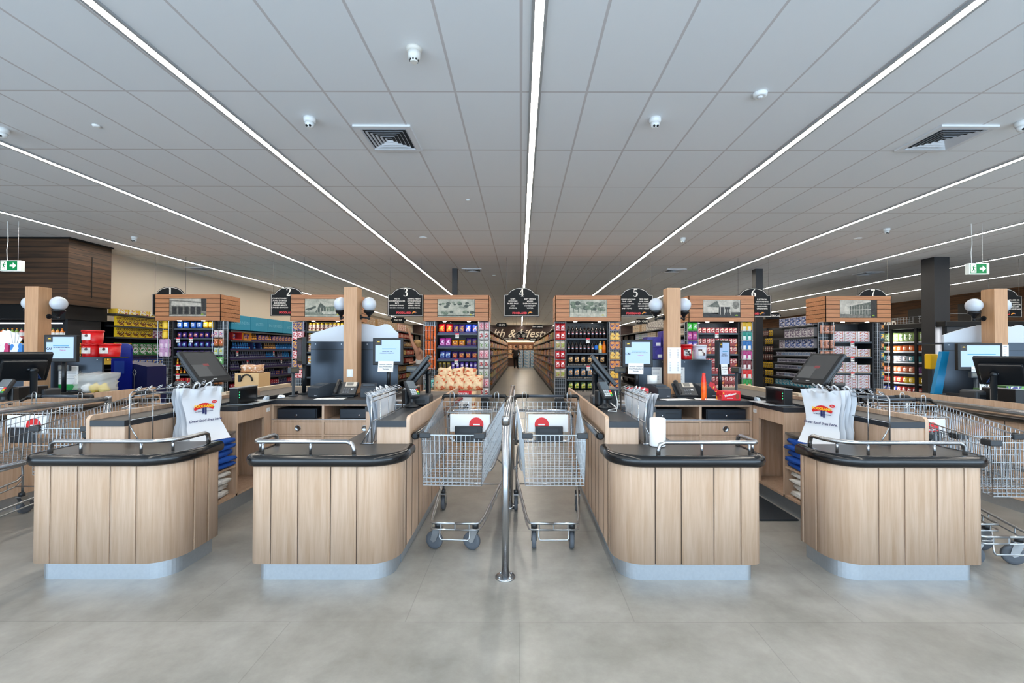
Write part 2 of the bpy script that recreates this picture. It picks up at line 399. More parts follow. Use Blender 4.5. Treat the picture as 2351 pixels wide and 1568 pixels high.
dome_camera(5.1, 4.6, 'white ceiling camera at the right edge past the near vent')
dome_camera(-8.0, 9.4, 'small distant ceiling camera in front of the dark timber bulkhead')
dome_camera(3.36, 9.4, 'small distant ceiling camera above the aisle 5 sign')
dome_camera(6.98, 8.65, 'small distant ceiling camera above the aisle 7 sign')
t = thing('smoke_detector', 'tall white smoke detector on the ceiling near the top of the picture', 'smoke detector', (-.83, 3.5, H))
m = MB(); m.lathe([(.04, -.03), (.058, -.02), (.06, 0)], (-.83, 3.5, H), 24); part('base', m, mat(224, 218, 208, .5), t)
m = MB(); m.lathe([(.026, -.108), (.03, -.1), (.03, -.088), (.046, -.08), (.05, -.03)], (-.83, 3.5, H), 24); part('head', m, mat(230, 226, 218, .5), t)
m = MB()
for a in range(8): m.box(-.83 + .030 * math.cos(a * PI / 4) - .005, -.83 + .030 * math.cos(a * PI / 4) + .005, 3.5 + .030 * math.sin(a * PI / 4) - .005, 3.5 + .030 * math.sin(a * PI / 4) + .005, H - .1, H - .088)
part('sensor_slot', m, BLACK, t)
t = thing('motion_sensor', 'flat round white motion sensor between the two right light lines', 'sensor', (2.17, 4.1, H))
m = MB(); m.lathe([(.045, -.034), (.058, -.026), (.062, -.006), (.062, 0)], (2.17, 4.1, H), 28); part('base', m, WHITE, t)
m = MB(); m.lathe([(.008, -.046), (.02, -.042), (.026, -.034)], (2.17, 4.1, H), 18); part('lens', m, mat(226, 226, 228, .3), t)
for x, y, r, lab in ((-4.43, 4.72, .035, 'small white ceiling disc between the two left light lines'), (-.82, 7.03, .03, 'tiny white sprinkler disc left of the centre light line'),
                     (-2.02, 9.4, .08, 'round white speaker disc above the aisle 3 sign'), (6.98, 9.4, .08, 'round white speaker disc above the aisle 7 endcap'), (-.83, 14.1, .05, 'distant white disc on the ceiling above the aisle 4 sign')):
    m = MB(); m.lathe([(r * .5, -.02), (r * .9, -.014), (r, 0)], (x, y, H), 20); solo('ceiling_disc', m, WHITE, lab, 'ceiling fitting', (x, y, H))
def exit_sign(x, y, z, lab):
    t = thing('exit_sign', lab, 'exit sign', (x, y, z), 'hanging exit signs')
    m = MB(); m.box(x - .185, x + .185, y - .04, y + .04, z - .1, z + .1, 0, .008); part('housing', m, mat(226, 232, 228, .4, 0, .15), t)
    m = MB(); m.box(x - .172, x + .13, y - .043, y - .041, z - .085, z + .085); part('panel', m, mat(0, 110, 60, .4, 0, .35), t)
    m = MB(); M = face(x, y - .045, z); Y = y - .0445
    m.quad([(x - .16, Y, z - .075), (x - .06, Y, z - .075), (x - .06, Y, z + .075), (x - .16, Y, z + .075)], 0)
    m.quad([(x + .0, Y, z + .016), (x + .0, Y, z - .016), (x + .065, Y, z - .016), (x + .065, Y, z + .016)], 0)
    m.quad([(x + .055, Y, z + .055), (x + .055, Y, z - .055), (x + .115, Y, z - .0), (x + .114, Y, z + .001)], 0)
    Z = -.002
    M2 = face(x - .11, y - .046, z)
    m.disc(x - .1, z + .055, .011, .011, y - .046, 1, 12)
    for pts, wd in ((((.004, .038), (-.004, -.005)), (.028, .022)), (((-.004, -.005), (.022, -.03), (.018, -.062)), (.016, .014, .012)), (((-.004, -.005), (-.016, -.04), (-.04, -.045)), (.016, .014, .012)),
                    (((.004, .034), (.03, .012), (.036, .024)), (.01, .009, .008)), (((.002, .034), (-.024, .024), (-.032, .0)), (.01, .009, .008))):
        m.stroke(pts, wd, M2, 1)
    part('pictogram', m, [mat(236, 244, 240, .4, 0, .6), mat(0, 110, 60, .4, 0, .3)], t, fix=False)
    m = MB(); m.tube([(x - .10, y, z + .1), (x - .11, y, z + .3), (x - .09, y, z + .45), (x - .1, y, H)], .006, 5); m.tube([(x + .1, y, z + .1), (x + .1, y, H)], .002, 4)
    part('hanger', m, WHITE, t)
exit_sign(-9.28, 8.3, 2.945, 'green running-man exit sign hanging in front of the dark bulkhead on the left')
exit_sign(8.35, 8.3, 2.93, 'green running-man exit sign hanging beside the thick black column on the right')

# ------------------------------------------------------------------ checkouts
XC = -.087
SIDE = {-1: 'left', 1: 'right'}
def outline(u0, u1, yf, yb0, yb1, R, r, off, n=10):
    """plan of a front pod: large radius R at the u0 end, small radius r at the u1 end, back edge from yb0 (u0) to yb1 (u1)"""
    p = [(u0 - off, yb0)]
    p += arc(u0 - off + R, yf - off + R, R, 180, 270, n)
    p += arc(u1 + off - r, yf - off + r, r, 270, 360, 6)
    p += [(u1 + off, yb1)]
    return p
def pod(t, X, u0, yb0, yb1, inner, u1):
    yf = 2.80
    ys = 3.06 if inner else yb0      # the timber stops where the side panel takes over
    def pl(off, R, r, wide=False): return [(X(u), y) for u, y in outline(u0, u1, yf, yb0 if wide else ys, yb1, R, r, off)]
    m = MB(); m.prism(pl(-.038, .14, .05), 'z', 0, .12); part('plinth', m, STEEL, t, 'brushed steel plinth')
    # timber front: dark core with planks standing proud of it
    m = MB(); m.prism(pl(-.006, .172, .055), 'z', .112, .712, 1)
    path = outline(u0, u1, yf, ys, yb1, .178, .06, 0, 24)
    L = [0]
    for a, b in zip(path, path[1:]): L.append(L[-1] + math.hypot(b[0] - a[0], b[1] - a[1]))
    def at(s):
        for i in range(len(path) - 1):
            if s <= L[i + 1] or i == len(path) - 2:
                k = (s - L[i]) / max(1e-6, L[i + 1] - L[i]); return (path[i][0] + (path[i + 1][0] - path[i][0]) * k, path[i][1] + (path[i + 1][1] - path[i][1]) * k)
    # groove positions measured along the outline from the u1 end of the front
    sf = L[-1] - (yb1 - yf - .06) - .06 * PI / 2 + .06     # arc length of the flat front's u1 corner
    gs = [sf - d for d in (.135, .30, .50, .66)]
    side = ys - (yf + .178)
    gs += [side - .02, side - .155] if not inner else [side - .03]
    cuts = sorted([0] + [g for g in gs if 0 < g < L[-1]] + [L[-1]])
    for a, b in zip(cuts, cuts[1:]):
        a += .003 if a > 0 else 0; b -= .003 if b < L[-1] else 0
        n = max(2, int((b - a) / .012)); pts = [at(a + (b - a) * i / n) for i in range(n + 1)]
        A = [m.bm.verts.new((X(u), y, .112)) for u, y in pts]; B = [m.bm.verts.new((X(u), y, .712)) for u, y in pts]
        for i in range(n):
            f = m.bm.faces.new([A[i], A[i + 1], B[i + 1], B[i]]); f.smooth = True
        def inn(i):
            p = pts[i]; q = pts[min(i + 1, n)]; o = pts[max(i - 1, 0)]
            d = Vector((q[0] - o[0], q[1] - o[1])).normalized(); return (p[0] - d.y * .007, p[1] + d.x * .007)
        for i in (0, n):
            q = inn(i); a2 = m.bm.verts.new((X(q[0]), q[1], .112)); b2 = m.bm.verts.new((X(q[0]), q[1], .712)); m.bm.faces.new([A[i], B[i], b2, a2])
        I = [m.bm.verts.new((X(inn(i)[0]), inn(i)[1], .112)) for i in range(n + 1)]
        for i in range(n): m.bm.faces.new([A[i], I[i], I[i + 1], A[i + 1]])
    part('plank_front', m, [OAK, GAP], t)
    # top: brown laminate with a fat black bumper rail all round the front
    m = MB(); m.prism(pl(.006, .185, .075, True), 'z', .71, .776); part('worktop', m, TOPD, t, 'dark brown laminate top')
    po = outline(u0, u1, yf, yb0, yb1, .185, .075, .006, 14)
    sec = [(.0, .712), (.020, .712), (.030, .722), (.034, .742), (.031, .762), (.021, .774), (.006, .779), (-.012, .779)]
    m = MB(); rings = []
    for i, p in enumerate(po):
        q = po[min(i + 1, len(po) - 1)]; o = po[max(i - 1, 0)]
        d = Vector((q[0] - o[0], q[1] - o[1])).normalized(); nn = (d.y, -d.x)
        rings.append([m.bm.verts.new((X(p[0] + nn[0] * e), p[1] + nn[1] * e, z)) for e, z in sec])
    for A, B in zip(rings, rings[1:]):
        for j in range(len(sec) - 1):
            f = m.bm.faces.new([A[j], B[j], B[j + 1], A[j + 1]]); f.smooth = True
    m.bm.faces.new(rings[0]); m.bm.faces.new(rings[-1])
    part('bumper', m, BLKG, t, 'glossy black bumper edge')
    # chrome gallery rail
    zr = .852; r = .0135; yr = yf + .035
    if inner:
        a, b = u0 + .27, u1 - .01
        pts = [(a, yr, .776), (a, yr, zr - .045), (a + .013, yr, zr - .013), (a + .045, yr, zr)] + [(b - .03, yr, zr), (b - .009, yr + .009, zr), (b, yr + .03, zr), (b, 3.06, zr), (b - .004, 3.085, zr - .012), (b - .004, 3.095, zr - .045), (b - .004, 3.095, .776)]
        posts = [(b - .055, yr), (b - .005, yr + .06), (a + .27, yr)]
    else:
        a, b = u1 - .085, u0 + .02
        pts = [(a, yr + .01, .776), (a, yr + .01, zr - .045), (a - .013, yr + .005, zr - .013), (a - .045, yr, zr), (b + .22, yr, zr)] + arc_rail(b, yr, zr) + [(b, yb0 - .11, zr), (b, yb0 - .085, zr - .013), (b, yb0 - .075, zr - .045), (b, yb0 - .075, .776)]
        posts = [(a - .20, yr), (b + .20, yr + .005), (b + .055, yr + .075)]
    rl = MB(); rl.tube([(X(u), y, z) for u, y, z in pts], r, 10); rail = part('hand_rail', rl, CHROME, t, 'chrome rail')
    for u, y in posts:
        p = MB(); p.tube([(X(u), y, .776), (X(u), y, zr)], .0085, 8); part('rail_post', p, CHROME, rail)
def arc_rail(b, yr, zr):
    return [(u, y, zr) for u, y in arc(b + .16, yr + .16, .16, 270, 180, 6)]
def rounded_board(y0, y1, z0, z1, r):
    return [(y1, z0), (y1, z1)] + [(y, z) for y, z in arc(y0 + r, z1 - r, r, 90, 180, 6)] + [(y0, z0)]
def checkout(s, shift, inner, label, group='timber checkout counters', has_pod=True):
    X = lambda u: XC + s * (u + shift)
    t = thing('checkout_counter', label, 'checkout counter', (X(1.2 if inner else 2.5), 3.4, 0), group)
    if has_pod: pod(t, X, *((.675, 3.15, 3.15, True, 1.575) if inner else (2.05, 3.235, 3.15, False, 2.925) if s < 0 else (2.032, 3.17, 3.15, False, 2.945)))
    if inner: ub, ui, ul, us, uk = .675, .70, .905, 1.31, .71
    else: ub, ui, ul, us, uk = 2.91, 2.885, 2.65, 2.455, 2.88
    # customer side: plinth, grooved timber panel rising to a divider board, black bumper rail
    yend = 5.62 if inner else 5.2
    m = MB(); m.box(X(uk), X(uk + (.03 if inner else -.03)), 3.07 if inner else 3.1, yend, 0, .115); part('side_plinth', m, STEEL, t)
    m = MB(); m.prism(rounded_board(3.15, yend, .115, .965, .035), 'x', X(ub), X(ui))
    if inner: m.box(X(ub), X(ui), 3.064, 3.15, .115, .708)
    y = 3.0625 if inner else 3.17; k = 0
    while y < yend - .1:
        e = X(ub) - s * .0012 * (1 if inner else -1); m.box(e, e + .0005, y - .003, y + .003, .118, .71 if y < 3.16 else .79, 1); y += (.155, .20)[k % 2]; k += 1
    part('side_panel', m, [OAK, GAP], t)
    m = MB(); ur = ub - .03 if inner else ub + .03
    m.tube([(X(ur), y, .825) for y in (3.17, 3.18, 3.2, yend - .02)], [.018, .028, .03, .03], 10); part('bumper_rail', m, BLKG, t, 'black tubular trolley bumper')
    # raised ledge
    a, b = (ui, ul)
    m = MB(); m.box(X(a), X(b), 3.158, 4.95, .115 if inner else .70, .89); part('ledge_body', m, OAK, t)
    m = MB(); m.box(X(a), X(b + (.004 if inner else -.004)), 3.15, 4.95, .89, .932, 0, .002); part('ledge_top', m, SLAB, t, 'charcoal ledge top')
    # packing shelf between pod and scanner
    m = MB(); m.box(X(b), X(1.30 if inner else 2.46), 3.16, 4.1, .682, .698); part('packing_shelf', m, mat(120, 116, 112, .25, .5), t, 'dark steel packing shelf')
    # scanner bench
    m = MB(); m.box(X(b), X(us), 4.1, 4.72, .868, .912, 0, .002); m.box(X(a), X(b), 4.95, 5.0, .868, .912); part('scanner_bench', m, SLAB, t, 'charcoal bench top')
    m = MB()
    if inner: m.box(X(b), X(us - .005), 4.108, 4.70, .115, .868)
    else:
        m.box(X(b), X(us), 4.088, 4.112, .115, .868); m.box(X(2.455), X(2.475), 4.112, 4.53, .757, .868); m.box(X(2.455), X(2.48), 4.53, 4.70, .115, .868)
        m.box(X(2.455), X(2.87), 3.24, 4.70, .115, .135); m.box(X(2.80), X(2.82), 3.2, 4.7, .135, .868); m.box(X(2.46), X(2.80), 3.2, 4.09, .375, .393); m.box(X(2.455), X(2.87), 3.22, 3.24, .115, .69)
    part('bench_body', m, OAK, t)
    if not inner:
        m = MB(); m.box(X(2.46), X(2.48), 3.2, 4.7, 0, .115); part('cabinet_plinth', m, STEEL, t)
    m = MB(); q = (us - .02, us - .04) if inner else (us - .001, us + .02)
    m.box(X(2.452) if not inner else X(1.312), X(2.456) if not inner else X(1.308), 4.57, 4.63, .80, .838, 0, .002); m.box(X(2.4505) if not inner else X(1.3135), X(2.452) if not inner else X(1.312), 4.585, 4.6, .81, .828, 1); part('power_socket', m, [WHITE, mat(210, 210, 210)], t)
    # scanner: steel plate with glass, black tower, weigh scale edge
    uc = (us + b) / 2
    m = MB(); m.box(X(uc - .15), X(uc + .15), 4.24, 4.62, .9125, .917); m.box(X(uc - .07), X(uc + .07), 4.28, 4.5, .917, .9185, 1); sc = part('scanner_plate', m, [STEEL, BLKG], t)
    m = MB(); u2 = b + (.015 if inner else -.015); u3 = b + (.10 if inner else -.10)
    m.box(X(u2), X(u3), 4.26, 4.58, .914, 1.06, 0, .008); m.box(X(u3), X(u3) + s * (.002 if inner else -.002), 4.29, 4.55, .935, 1.04, 1); m.box(X(u2) , X(u3), 4.26, 4.58, 1.06, 1.066, 2)
    for i in range(3): m.box(X(u3), X(u3) + s * (.003 if inner else -.003), 4.275, 4.283, .97 + .025 * i, .978 + .025 * i, 3)
    part('scanner_tower', m, [BLACK, BLKG, mat(150, 150, 152, .3, .5), mat(60, 230, 140, .4, 0, 1.0)], t, 'black vertical scanner with green lights')
    # conveyor belt
    b0, b1 = (.71, 1.27) if inner else (2.5, 3.18)
    m = MB(); m.box(X(b0 + .03), X(b1 - .03), 4.74, 5.72 if inner else 6.35, .87, .908); part('conveyor_belt', m, BELT, t, 'brown grey conveyor belt')
    m = MB(); e = 5.76 if inner else 6.4
    if inner: m.box(X(b1 - .03), X(b1), 4.72, e, .86, .915)
    else: m.box(X(b0), X(b0 + .035), 4.72, e, .86, .92); m.box(X(b1 - .04), X(b1 + .03), 5.0, e, .86, .955, 1); m.box(X(b0), X(b1), e, e + .05, .86, .915, 1)
    m.box(X(b0), X(b1), 4.70, 4.745, .86, .913)
    part('belt_frame', m, [GREYM, CREAM], t)
    m = MB(); m.box(X(b0 + .02), X(b1 - .02), 4.72, e, .12, .86); part('belt_cabinet', m, OAK, t)
    m = MB(); m.prism([(4.62, .913), (4.70, .913), (4.70, .945), (4.66, .945)], 'x', X(b1 - .01 if inner else b0), X(b1 - .04 if inner else b0 + .03)); m.box(X(b1 - .01 if inner else b0), X(b1 - .03 if inner else b0 + .02), 4.7, 5.3, .913, .945, 1)
    part('belt_guide', m, [mat(186, 200, 214, .5), DKPL], t)
    return t
A_ = checkout(-1, 0, False, 'short timber checkout counter with a big rounded corner, beside the trolleys at far left')
B_ = checkout(-1, 0, True, 'timber checkout counter left of the chrome centre barrier, with long grooved side panel')
C_ = checkout(1, 0, True, 'timber checkout counter right of the chrome centre barrier, with a paper roll on top')
D_ = checkout(1, 0, False, 'short timber checkout counter beside the nested trolleys on the right')
E_ = checkout(-1, 3.73, True, 'checkout counter running along the left edge of the picture behind the trolleys', has_pod=False)
F_ = checkout(1, 3.80, True, 'checkout counter running along the right edge of the picture behind the trolleys', has_pod=False)

# back cabinets with cash niches and drawers
def back_cabinet(s, shift, label, drawers=True):
    X = lambda u: XC + s * (u + shift)
    t = thing('cashier_cabinet', label, 'cabinet', (X(1.88), 4.7, 0), 'cashier cabinets with drawers')
    y0 = 4.65; y1 = 5.55; a, b, c = 1.315, 2.45, 1.925
    m = MB(); m.box(X(a), X(b), y0 - .02, y1, .872, .914, 0, .002); part('worktop', m, SLAB, t, 'charcoal worktop')
    m = MB()
    for u in (a, c - .012, b - .024): m.box(X(u), X(u + .024), y0, y1, .1, .872)
    m.box(X(a), X(b), y0 + .0015, y1, .852, .872); m.box(X(a), X(b), y0 + .0015, y1, .690, .714); m.box(X(a), X(b), y0 + .0015, y0 + .03, .545, .562); m.box(X(a), X(b), y0 + .0015, y0 + .03, .398, .412); m.box(X(a), X(b), y1 - .02, y1, .1, .872); m.box(X(a), X(b), y0 + .05, y1, .1, .12)
    m.box(X(a), X(b), y0 - .003, y0, .714, .722, 1)
    part('carcass', m, [OAK, STEEL], t)
    for (u0, u1, pu) in ((a + .026, c - .014, .28), (c + .014, b - .026, .5)):
        for i, (z0, z1) in enumerate(((.566, .686), (.416, .541), (.27, .394), (.12, .266))):
            m = MB(); m.box(X(u0), X(u1), y0 + .004, y0 + .02, z0, z1); d = part('drawer', m, OAK, t)
            pc = u0 + (u1 - u0) * (pu if i == 0 else (.86 if u0 < c - .1 else .12)); zc = (z0 + z1) / 2
            m = MB(); m.lathe([(.030, 0), (.031, .005), (.026, .006), (.02, .001), (.004, .0005)], (X(pc), y0 + .004, zc), 20, 0, Matrix.Rotation(PI / 2, 3, 'X')); part('cup_pull', m, CHROME, d)
    return t
back_cabinet(-1, 0, 'timber cashier cabinet with steel cup pulls between the two left counters'); back_cabinet(1, 0, 'timber cashier cabinet with steel cup pulls between the two right counters')
back_cabinet(-1, 3.73, 'cashier cabinet mostly hidden behind the far left counter'); back_cabinet(1, 3.80, 'cashier cabinet mostly hidden behind the far right counter')
def cash_drawer(x, lab):
    t = thing('cash_drawer', lab, 'cash drawer', (x, 4.9, .714), 'black cash drawers')
    m = MB(); m.box(x - .205, x + .205, 4.70, 5.1, .7155, .818, 0, .004); part('case', m, mat(22, 28, 36, .35), t)
    m = MB(); m.box(x - .195, x + .195, 4.688, 4.70, .722, .81, 0, .003)
    for a in (-1, 1): m.box(x + a * .10 - .065, x + a * .10 + .065, 4.6865, 4.688, .772, .777, 1)
    d = part('drawer_front', m, [mat(30, 38, 48, .35), BLACK], t)
    m = MB(); m.lathe([(.011, 0), (.011, .006), (.004, .007)], (x, 4.688, .752), 14, 0, Matrix.Rotation(PI / 2, 3, 'X')); part('lock', m, CHROME, d)
cash_drawer(-2.30, 'black cash drawer in the niche under the crumpled receipt, left cabinet'); cash_drawer(-1.655, 'black cash drawer behind the hanging bags, left cabinet')
cash_drawer(1.46, 'black cash drawer next to the paper roll, right cabinet'); cash_drawer(2.12, 'black cash drawer under the red chocolate box, right cabinet')

# timber light posts with glass globes
def light_post(x, lab):
    t = thing('light_post', lab, 'light post', (x, 5.38, .914), 'timber posts with globe lights')
    m = MB(); m.box(x - .078, x + .078, 5.30, 5.457, .9155, 2.157, 0, .003); part('post', m, POSTW, t)
    for a in (-1, 1):
        g = x + a * .168; y = 5.45
        m = MB(); m.tube([(x + a * .07, 5.42, 1.815), (g - a * .03, y, 1.812), (g, y, 1.80), (g, y, 1.83)], .011, 8); m.lathe([(.016, 1.82), (.02, 1.84), (.05, 1.868), (.062, 1.876), (.062, 1.9)], (g, y, 0), 16); m.ball((g, y, 1.80), .016, .016, .016, 8)
        m.lathe([(.03, 0), (.03, .012)], (x + a * .078, 5.42, 1.815), 12, 0, Matrix.Rotation(a * PI / 2, 3, 'Y'))
        ar = part('lamp_arm', m, mat(28, 29, 32, .4, .4), t)
        m = MB(); m.ball((g, y, 1.972), .083, .083, .083, 18); part('globe', m, mat(196, 202, 210, .25), ar)
light_post(-1.983, 'timber post with two white globes standing on the left cashier cabinet'); light_post(1.79, 'timber post with two white globes and a taped price list, right cashier cabinet')
light_post(-5.70, 'pale timber post with two white globes at the left edge of the picture'); light_post(5.607, 'pale timber post with two white globes at the right edge of the picture')

# grey confectionery stands behind the posts
def crest(x0, x1, z0):
    w_ = x1 - x0; f = ((0, .0), (0, .09), (.12, .135), (.25, .175), (.4, .21), (.52, .222), (.66, .215), (.755, .19), (.79, .195), (.84, .215), (.88, .215), (.92, .195), (.96, .14), (1, .11), (1, 0))
    return [(x0 + w_ * a, z0 + b) for a, b in f]
def stand(x0, x1, ztop, has_crest, lab):
    t = thing('confectionery_stand', lab, 'display stand', ((x0 + x1) / 2, 5.75, 0), 'grey confectionery stands behind the posts')
    m = MB(); m.box(x0, x1, 5.555, 5.585, 0.0, ztop, 0, .004); m.box(x0, x1, 5.585, 5.93, ztop - .02, ztop); m.box(x0 + .32, x1 - .32, 5.585, 5.93, 0, ztop - .02); m.box(x0, x1, 5.551, 5.556, ztop - .10, ztop - .095, 1) if has_crest else None
    for i in range(4): m.lathe([(.006, 0), (.006, .003)], (x0 + .06 + (x1 - x0 - .12) * i / 3, 5.555, ztop - .03), 8, 2, Matrix.Rotation(PI / 2, 3, 'X'))
    part('back_panel', m, [mat(66, 74, 84, .34, .6), BLACK, mat(200, 204, 208, .3, .6)], t)
    if has_crest: m = MB(); m.prism(crest(x0, x1, ztop), 'y', 5.553, 5.58); part('crest', m, mat(200, 206, 214, .45), t, 'white scalloped crest board')
stand(-2.56, -1.495, 1.525, True, 'grey metal stand with white scalloped crest behind the left timber post'); stand(1.40, 2.335, 1.315, False, 'low grey metal stand carrying tubs and boxes behind the right timber post')
stand(5.17, 6.25, 1.53, True, 'grey metal stand with white scalloped crest at the right edge of the picture'); stand(-6.75, -5.10, 1.33, False, 'low grey metal stand under the red buckets at the left')

# ------------------------------------------------------------------ electronics
def display(x, y, z, rz, lab, face_txt, on=True, wd=.34, note=None, base=.9155):
    t = thing('customer_display', lab, 'monitor', (0, 0, 0), 'customer monitors on poles'); WL[t.name] = Vector((0, 0, 0))
    m = MB(); m.box(-wd / 2, wd / 2, -.022, .022, -.155, .155, 0, .006); b = part('bezel', m, BLACK, t)
    m = MB(); k = wd / 2 - .03; m.box(-k, k, -.0235, -.0225, -.115, .13); M = face(0, -.0245, 0)
    if on:
        m.box(-k, -k + .07, -.0243, -.0238, .07, .13, 1); m.box(-k + .075, k - .05, -.0243, -.0238, .025, .032, 2); m.disc(-k + .035, .105, .016, .012, -.0248, 4, 12, 0, PI)
        if face_txt: m.text('CAI', .035, face(-k + .03, -.0245, -.005), 3, .001); m.text('GET THE MOST WITH CARDS PAY', .012, face(.02, -.0245, .008), 3, .0004); m.text('Thank you', .016, face(.03, -.0245, -.02), 5, .0003, shear=.3)
        else: m.text('PLEASE ASK THE', .015, face(-.01, -.0245, .0), 3, .0003, shear=.2); m.text('CHECKOUT OPERATOR', .015, face(-.01, -.0245, -.02), 3, .0003, shear=.2)
    part('screen', m, [SCREEN if on else SCROFF, mat(52, 48, 46), mat(40, 140, 180), INK, mat(230, 190, 60), mat(190, 90, 120)], b, fix=False)
    m = MB(); m.tube([(0, .03, base - z + .02), (0, .03, -.12)], .021, 12); m.lathe([(.06, 0), (.055, .012), (.024, .02)], (0, .03, base - z), 18); m.box(-.04, .04, .02, .035, -.13, 0)
    part('pole', m, mat(30, 34, 38, .3, .3), t)
    if note:
        n = thing('paper_note', note, 'note', (0, 0, 0), 'pensioner discount notes')
        m = MB(); q = .085; M = face(-.02 , -.0265, -.17)
        for a, b_ in ((0, 1),):
            vs = [(-.105, -.026, -.11), (.065, -.026, -.112), (.06, -.034, -.235), (-.112, -.034, -.232)]; m.quad(vs[::-1]); m.quad([(p[0], p[1] + .0004, p[2]) for p in vs])
        for i, l in enumerate(('Pensioner Discount', 'Every Wednesday &', 'Thursday')): m.text(l, .0185, Matrix.Translation((-.023, -.0305 - .002 * i, -.148 - .026 * i)) @ Matrix.Rotation(-.065, 4, 'X') @ RX, 1, .0002)
        part('sheet', m, [PAPER, INK], n, fix=False); n.location = (x, y, z); n.rotation_euler = (0, 0, rz)
    t.location = (x, y, z); t.rotation_euler = (0, 0, rz); return t
PD = 'Pensioner Discount note '
display(-1.515, 5.22, 1.408, .08, 'lit customer monitor beside the timber post on the left cabinet, note hanging below', False, note=PD + 'taped under the monitor left of the centre aisle')
display(-2.50, 5.2, 1.412, -.95, 'dark customer monitor turned sideways left of the white crested stand', False, on=False, wd=.32)
display(1.335, 5.2, 1.39, -.06, 'lit customer monitor right of the cola shelf, behind the hanging bags', True, note=PD + 'taped under the lit monitor beside the skin care aisle')
display(2.31, 5.2, 1.386, .75, 'dim customer monitor turned sideways in front of the red soup boxes', False, wd=.32, note=PD + 'taped under the dim monitor by the soup boxes')
display(-5.235, 5.2, 1.435, .03, 'lit customer monitor by the red buckets on the left', True, wd=.36)
display(5.235, 5.2, 1.36, -.02, 'bright blue customer monitor at the right edge beside the timber post', False, wd=.50, note=PD + 'in front of the bright monitor at the right edge')
def touchscreen(x, y, z, s, lab, pole, yaw=.15, on=True, base=.9335):
    """tilted cashier screen: faces sideways (direction s along x) and up"""
    t = thing('cashier_touchscreen', lab, 'cashier screen', (x, y, z), 'tilted cashier touchscreens')
    Mr = Matrix.Rotation(s * (PI / 2) + (-s) * yaw, 4, 'Z') @ Matrix.Rotation(math.radians(-39), 4, 'X')   # panel faces -y before turning
    def emit(fn, name, mats, parent, lab=None):
        m = MB(); fn(m); m.bm.transform(Matrix.Translation((x, y, z)) @ Mr); return part(name, m, mats, parent, lab, fix=True)
    def body(m):
        m.box(-.185, .185, -.018, .018, -.165, .175, 0, .008); m.box(-.15, .15, .018, .062, -.12, .12, 0, .012)
        for i in range(5): m.box(-.152, -.150, .03, .034 + .02, .02 + .014 * i, .027 + .014 * i, 1); m.box(.150, .152, .03, .034 + .02, .02 + .014 * i, .027 + .014 * i, 1)
        
        if s > 0: m.box(.151, .152, .026, .05, -.08, -.02, 2); m.box(.151, .152, .026, .05, -.015, .02, 3)
    b = emit(body, 'case', [mat(26, 28, 31, .3), DKPL, WHITE, mat(130, 210, 90)], t)
    def scr(m):
        m.box(-.155, .155, -.0195, -.0185, -.115, .15, 0); m.box(-.03, .03, -.0200, -.0196, .0, .03, 1); m.box(-.15, .0, -.0199, -.0196, -.11, .02, 2)
        m.box(-.02, .02, -.0203, -.0185, -.143, -.137, 3); m.box(-.13, -.11, -.0203, -.0185, -.142, -.139, 3)
    emit(scr, 'screen', [SCROFF if on else BLKG, mat(120, 60, 62, .3, 0, .05), mat(84, 84, 84, .2, 0, .08), mat(200, 200, 200)], b)
    m = MB(); px, py = pole; top = z - .03
    m.tube([(px, py, base), (px, py, base + .012), (px, py, base + .0121), (px, py, top)], [.045, .045, .026, .026], 14); m.ball((px, py, top), .03, .03, .03, 10)
    m.tube([(px, py, top), ((px + x) / 2 + .0, (py + y) / 2, top + .015), (x - s * .045, y, z - .035)], .020, 8); m.tube([(px, py + .02, top - .02), (px - s * .0, py + .06, top - .08), (x - s * .06, y + .04, z - .09)], .006, 5, 1)
    part('pole', m, [mat(24, 28, 32, .3, .3), mat(30, 60, 110, .4)], t)
touchscreen(-2.835, 4.10, 1.262, 1, 'tilted cashier touchscreen above the white bags on the left counter', (-2.925, 4.08))
touchscreen(-.965, 4.3, 1.235, -1, 'tilted cashier screen seen from its edge left of the centre aisle', (-.875, 4.33))
touchscreen(.765, 4.2, 1.242, 1, 'tilted cashier screen seen from its edge in front of the cola endcap', (.685, 4.18))
touchscreen(2.665, 4.08, 1.255, -1, 'tilted cashier touchscreen above the white bags on the right counter', (2.75, 4.06))
touchscreen(-4.70, 4.3, 1.255, -1, 'black back of a tilted cashier screen at the left edge', (-4.59, 4.3), -.55)
touchscreen(4.56, 4.3, 1.235, 1, 'black back of a tilted cashier screen at the right edge', (4.47, 4.3), -.55)
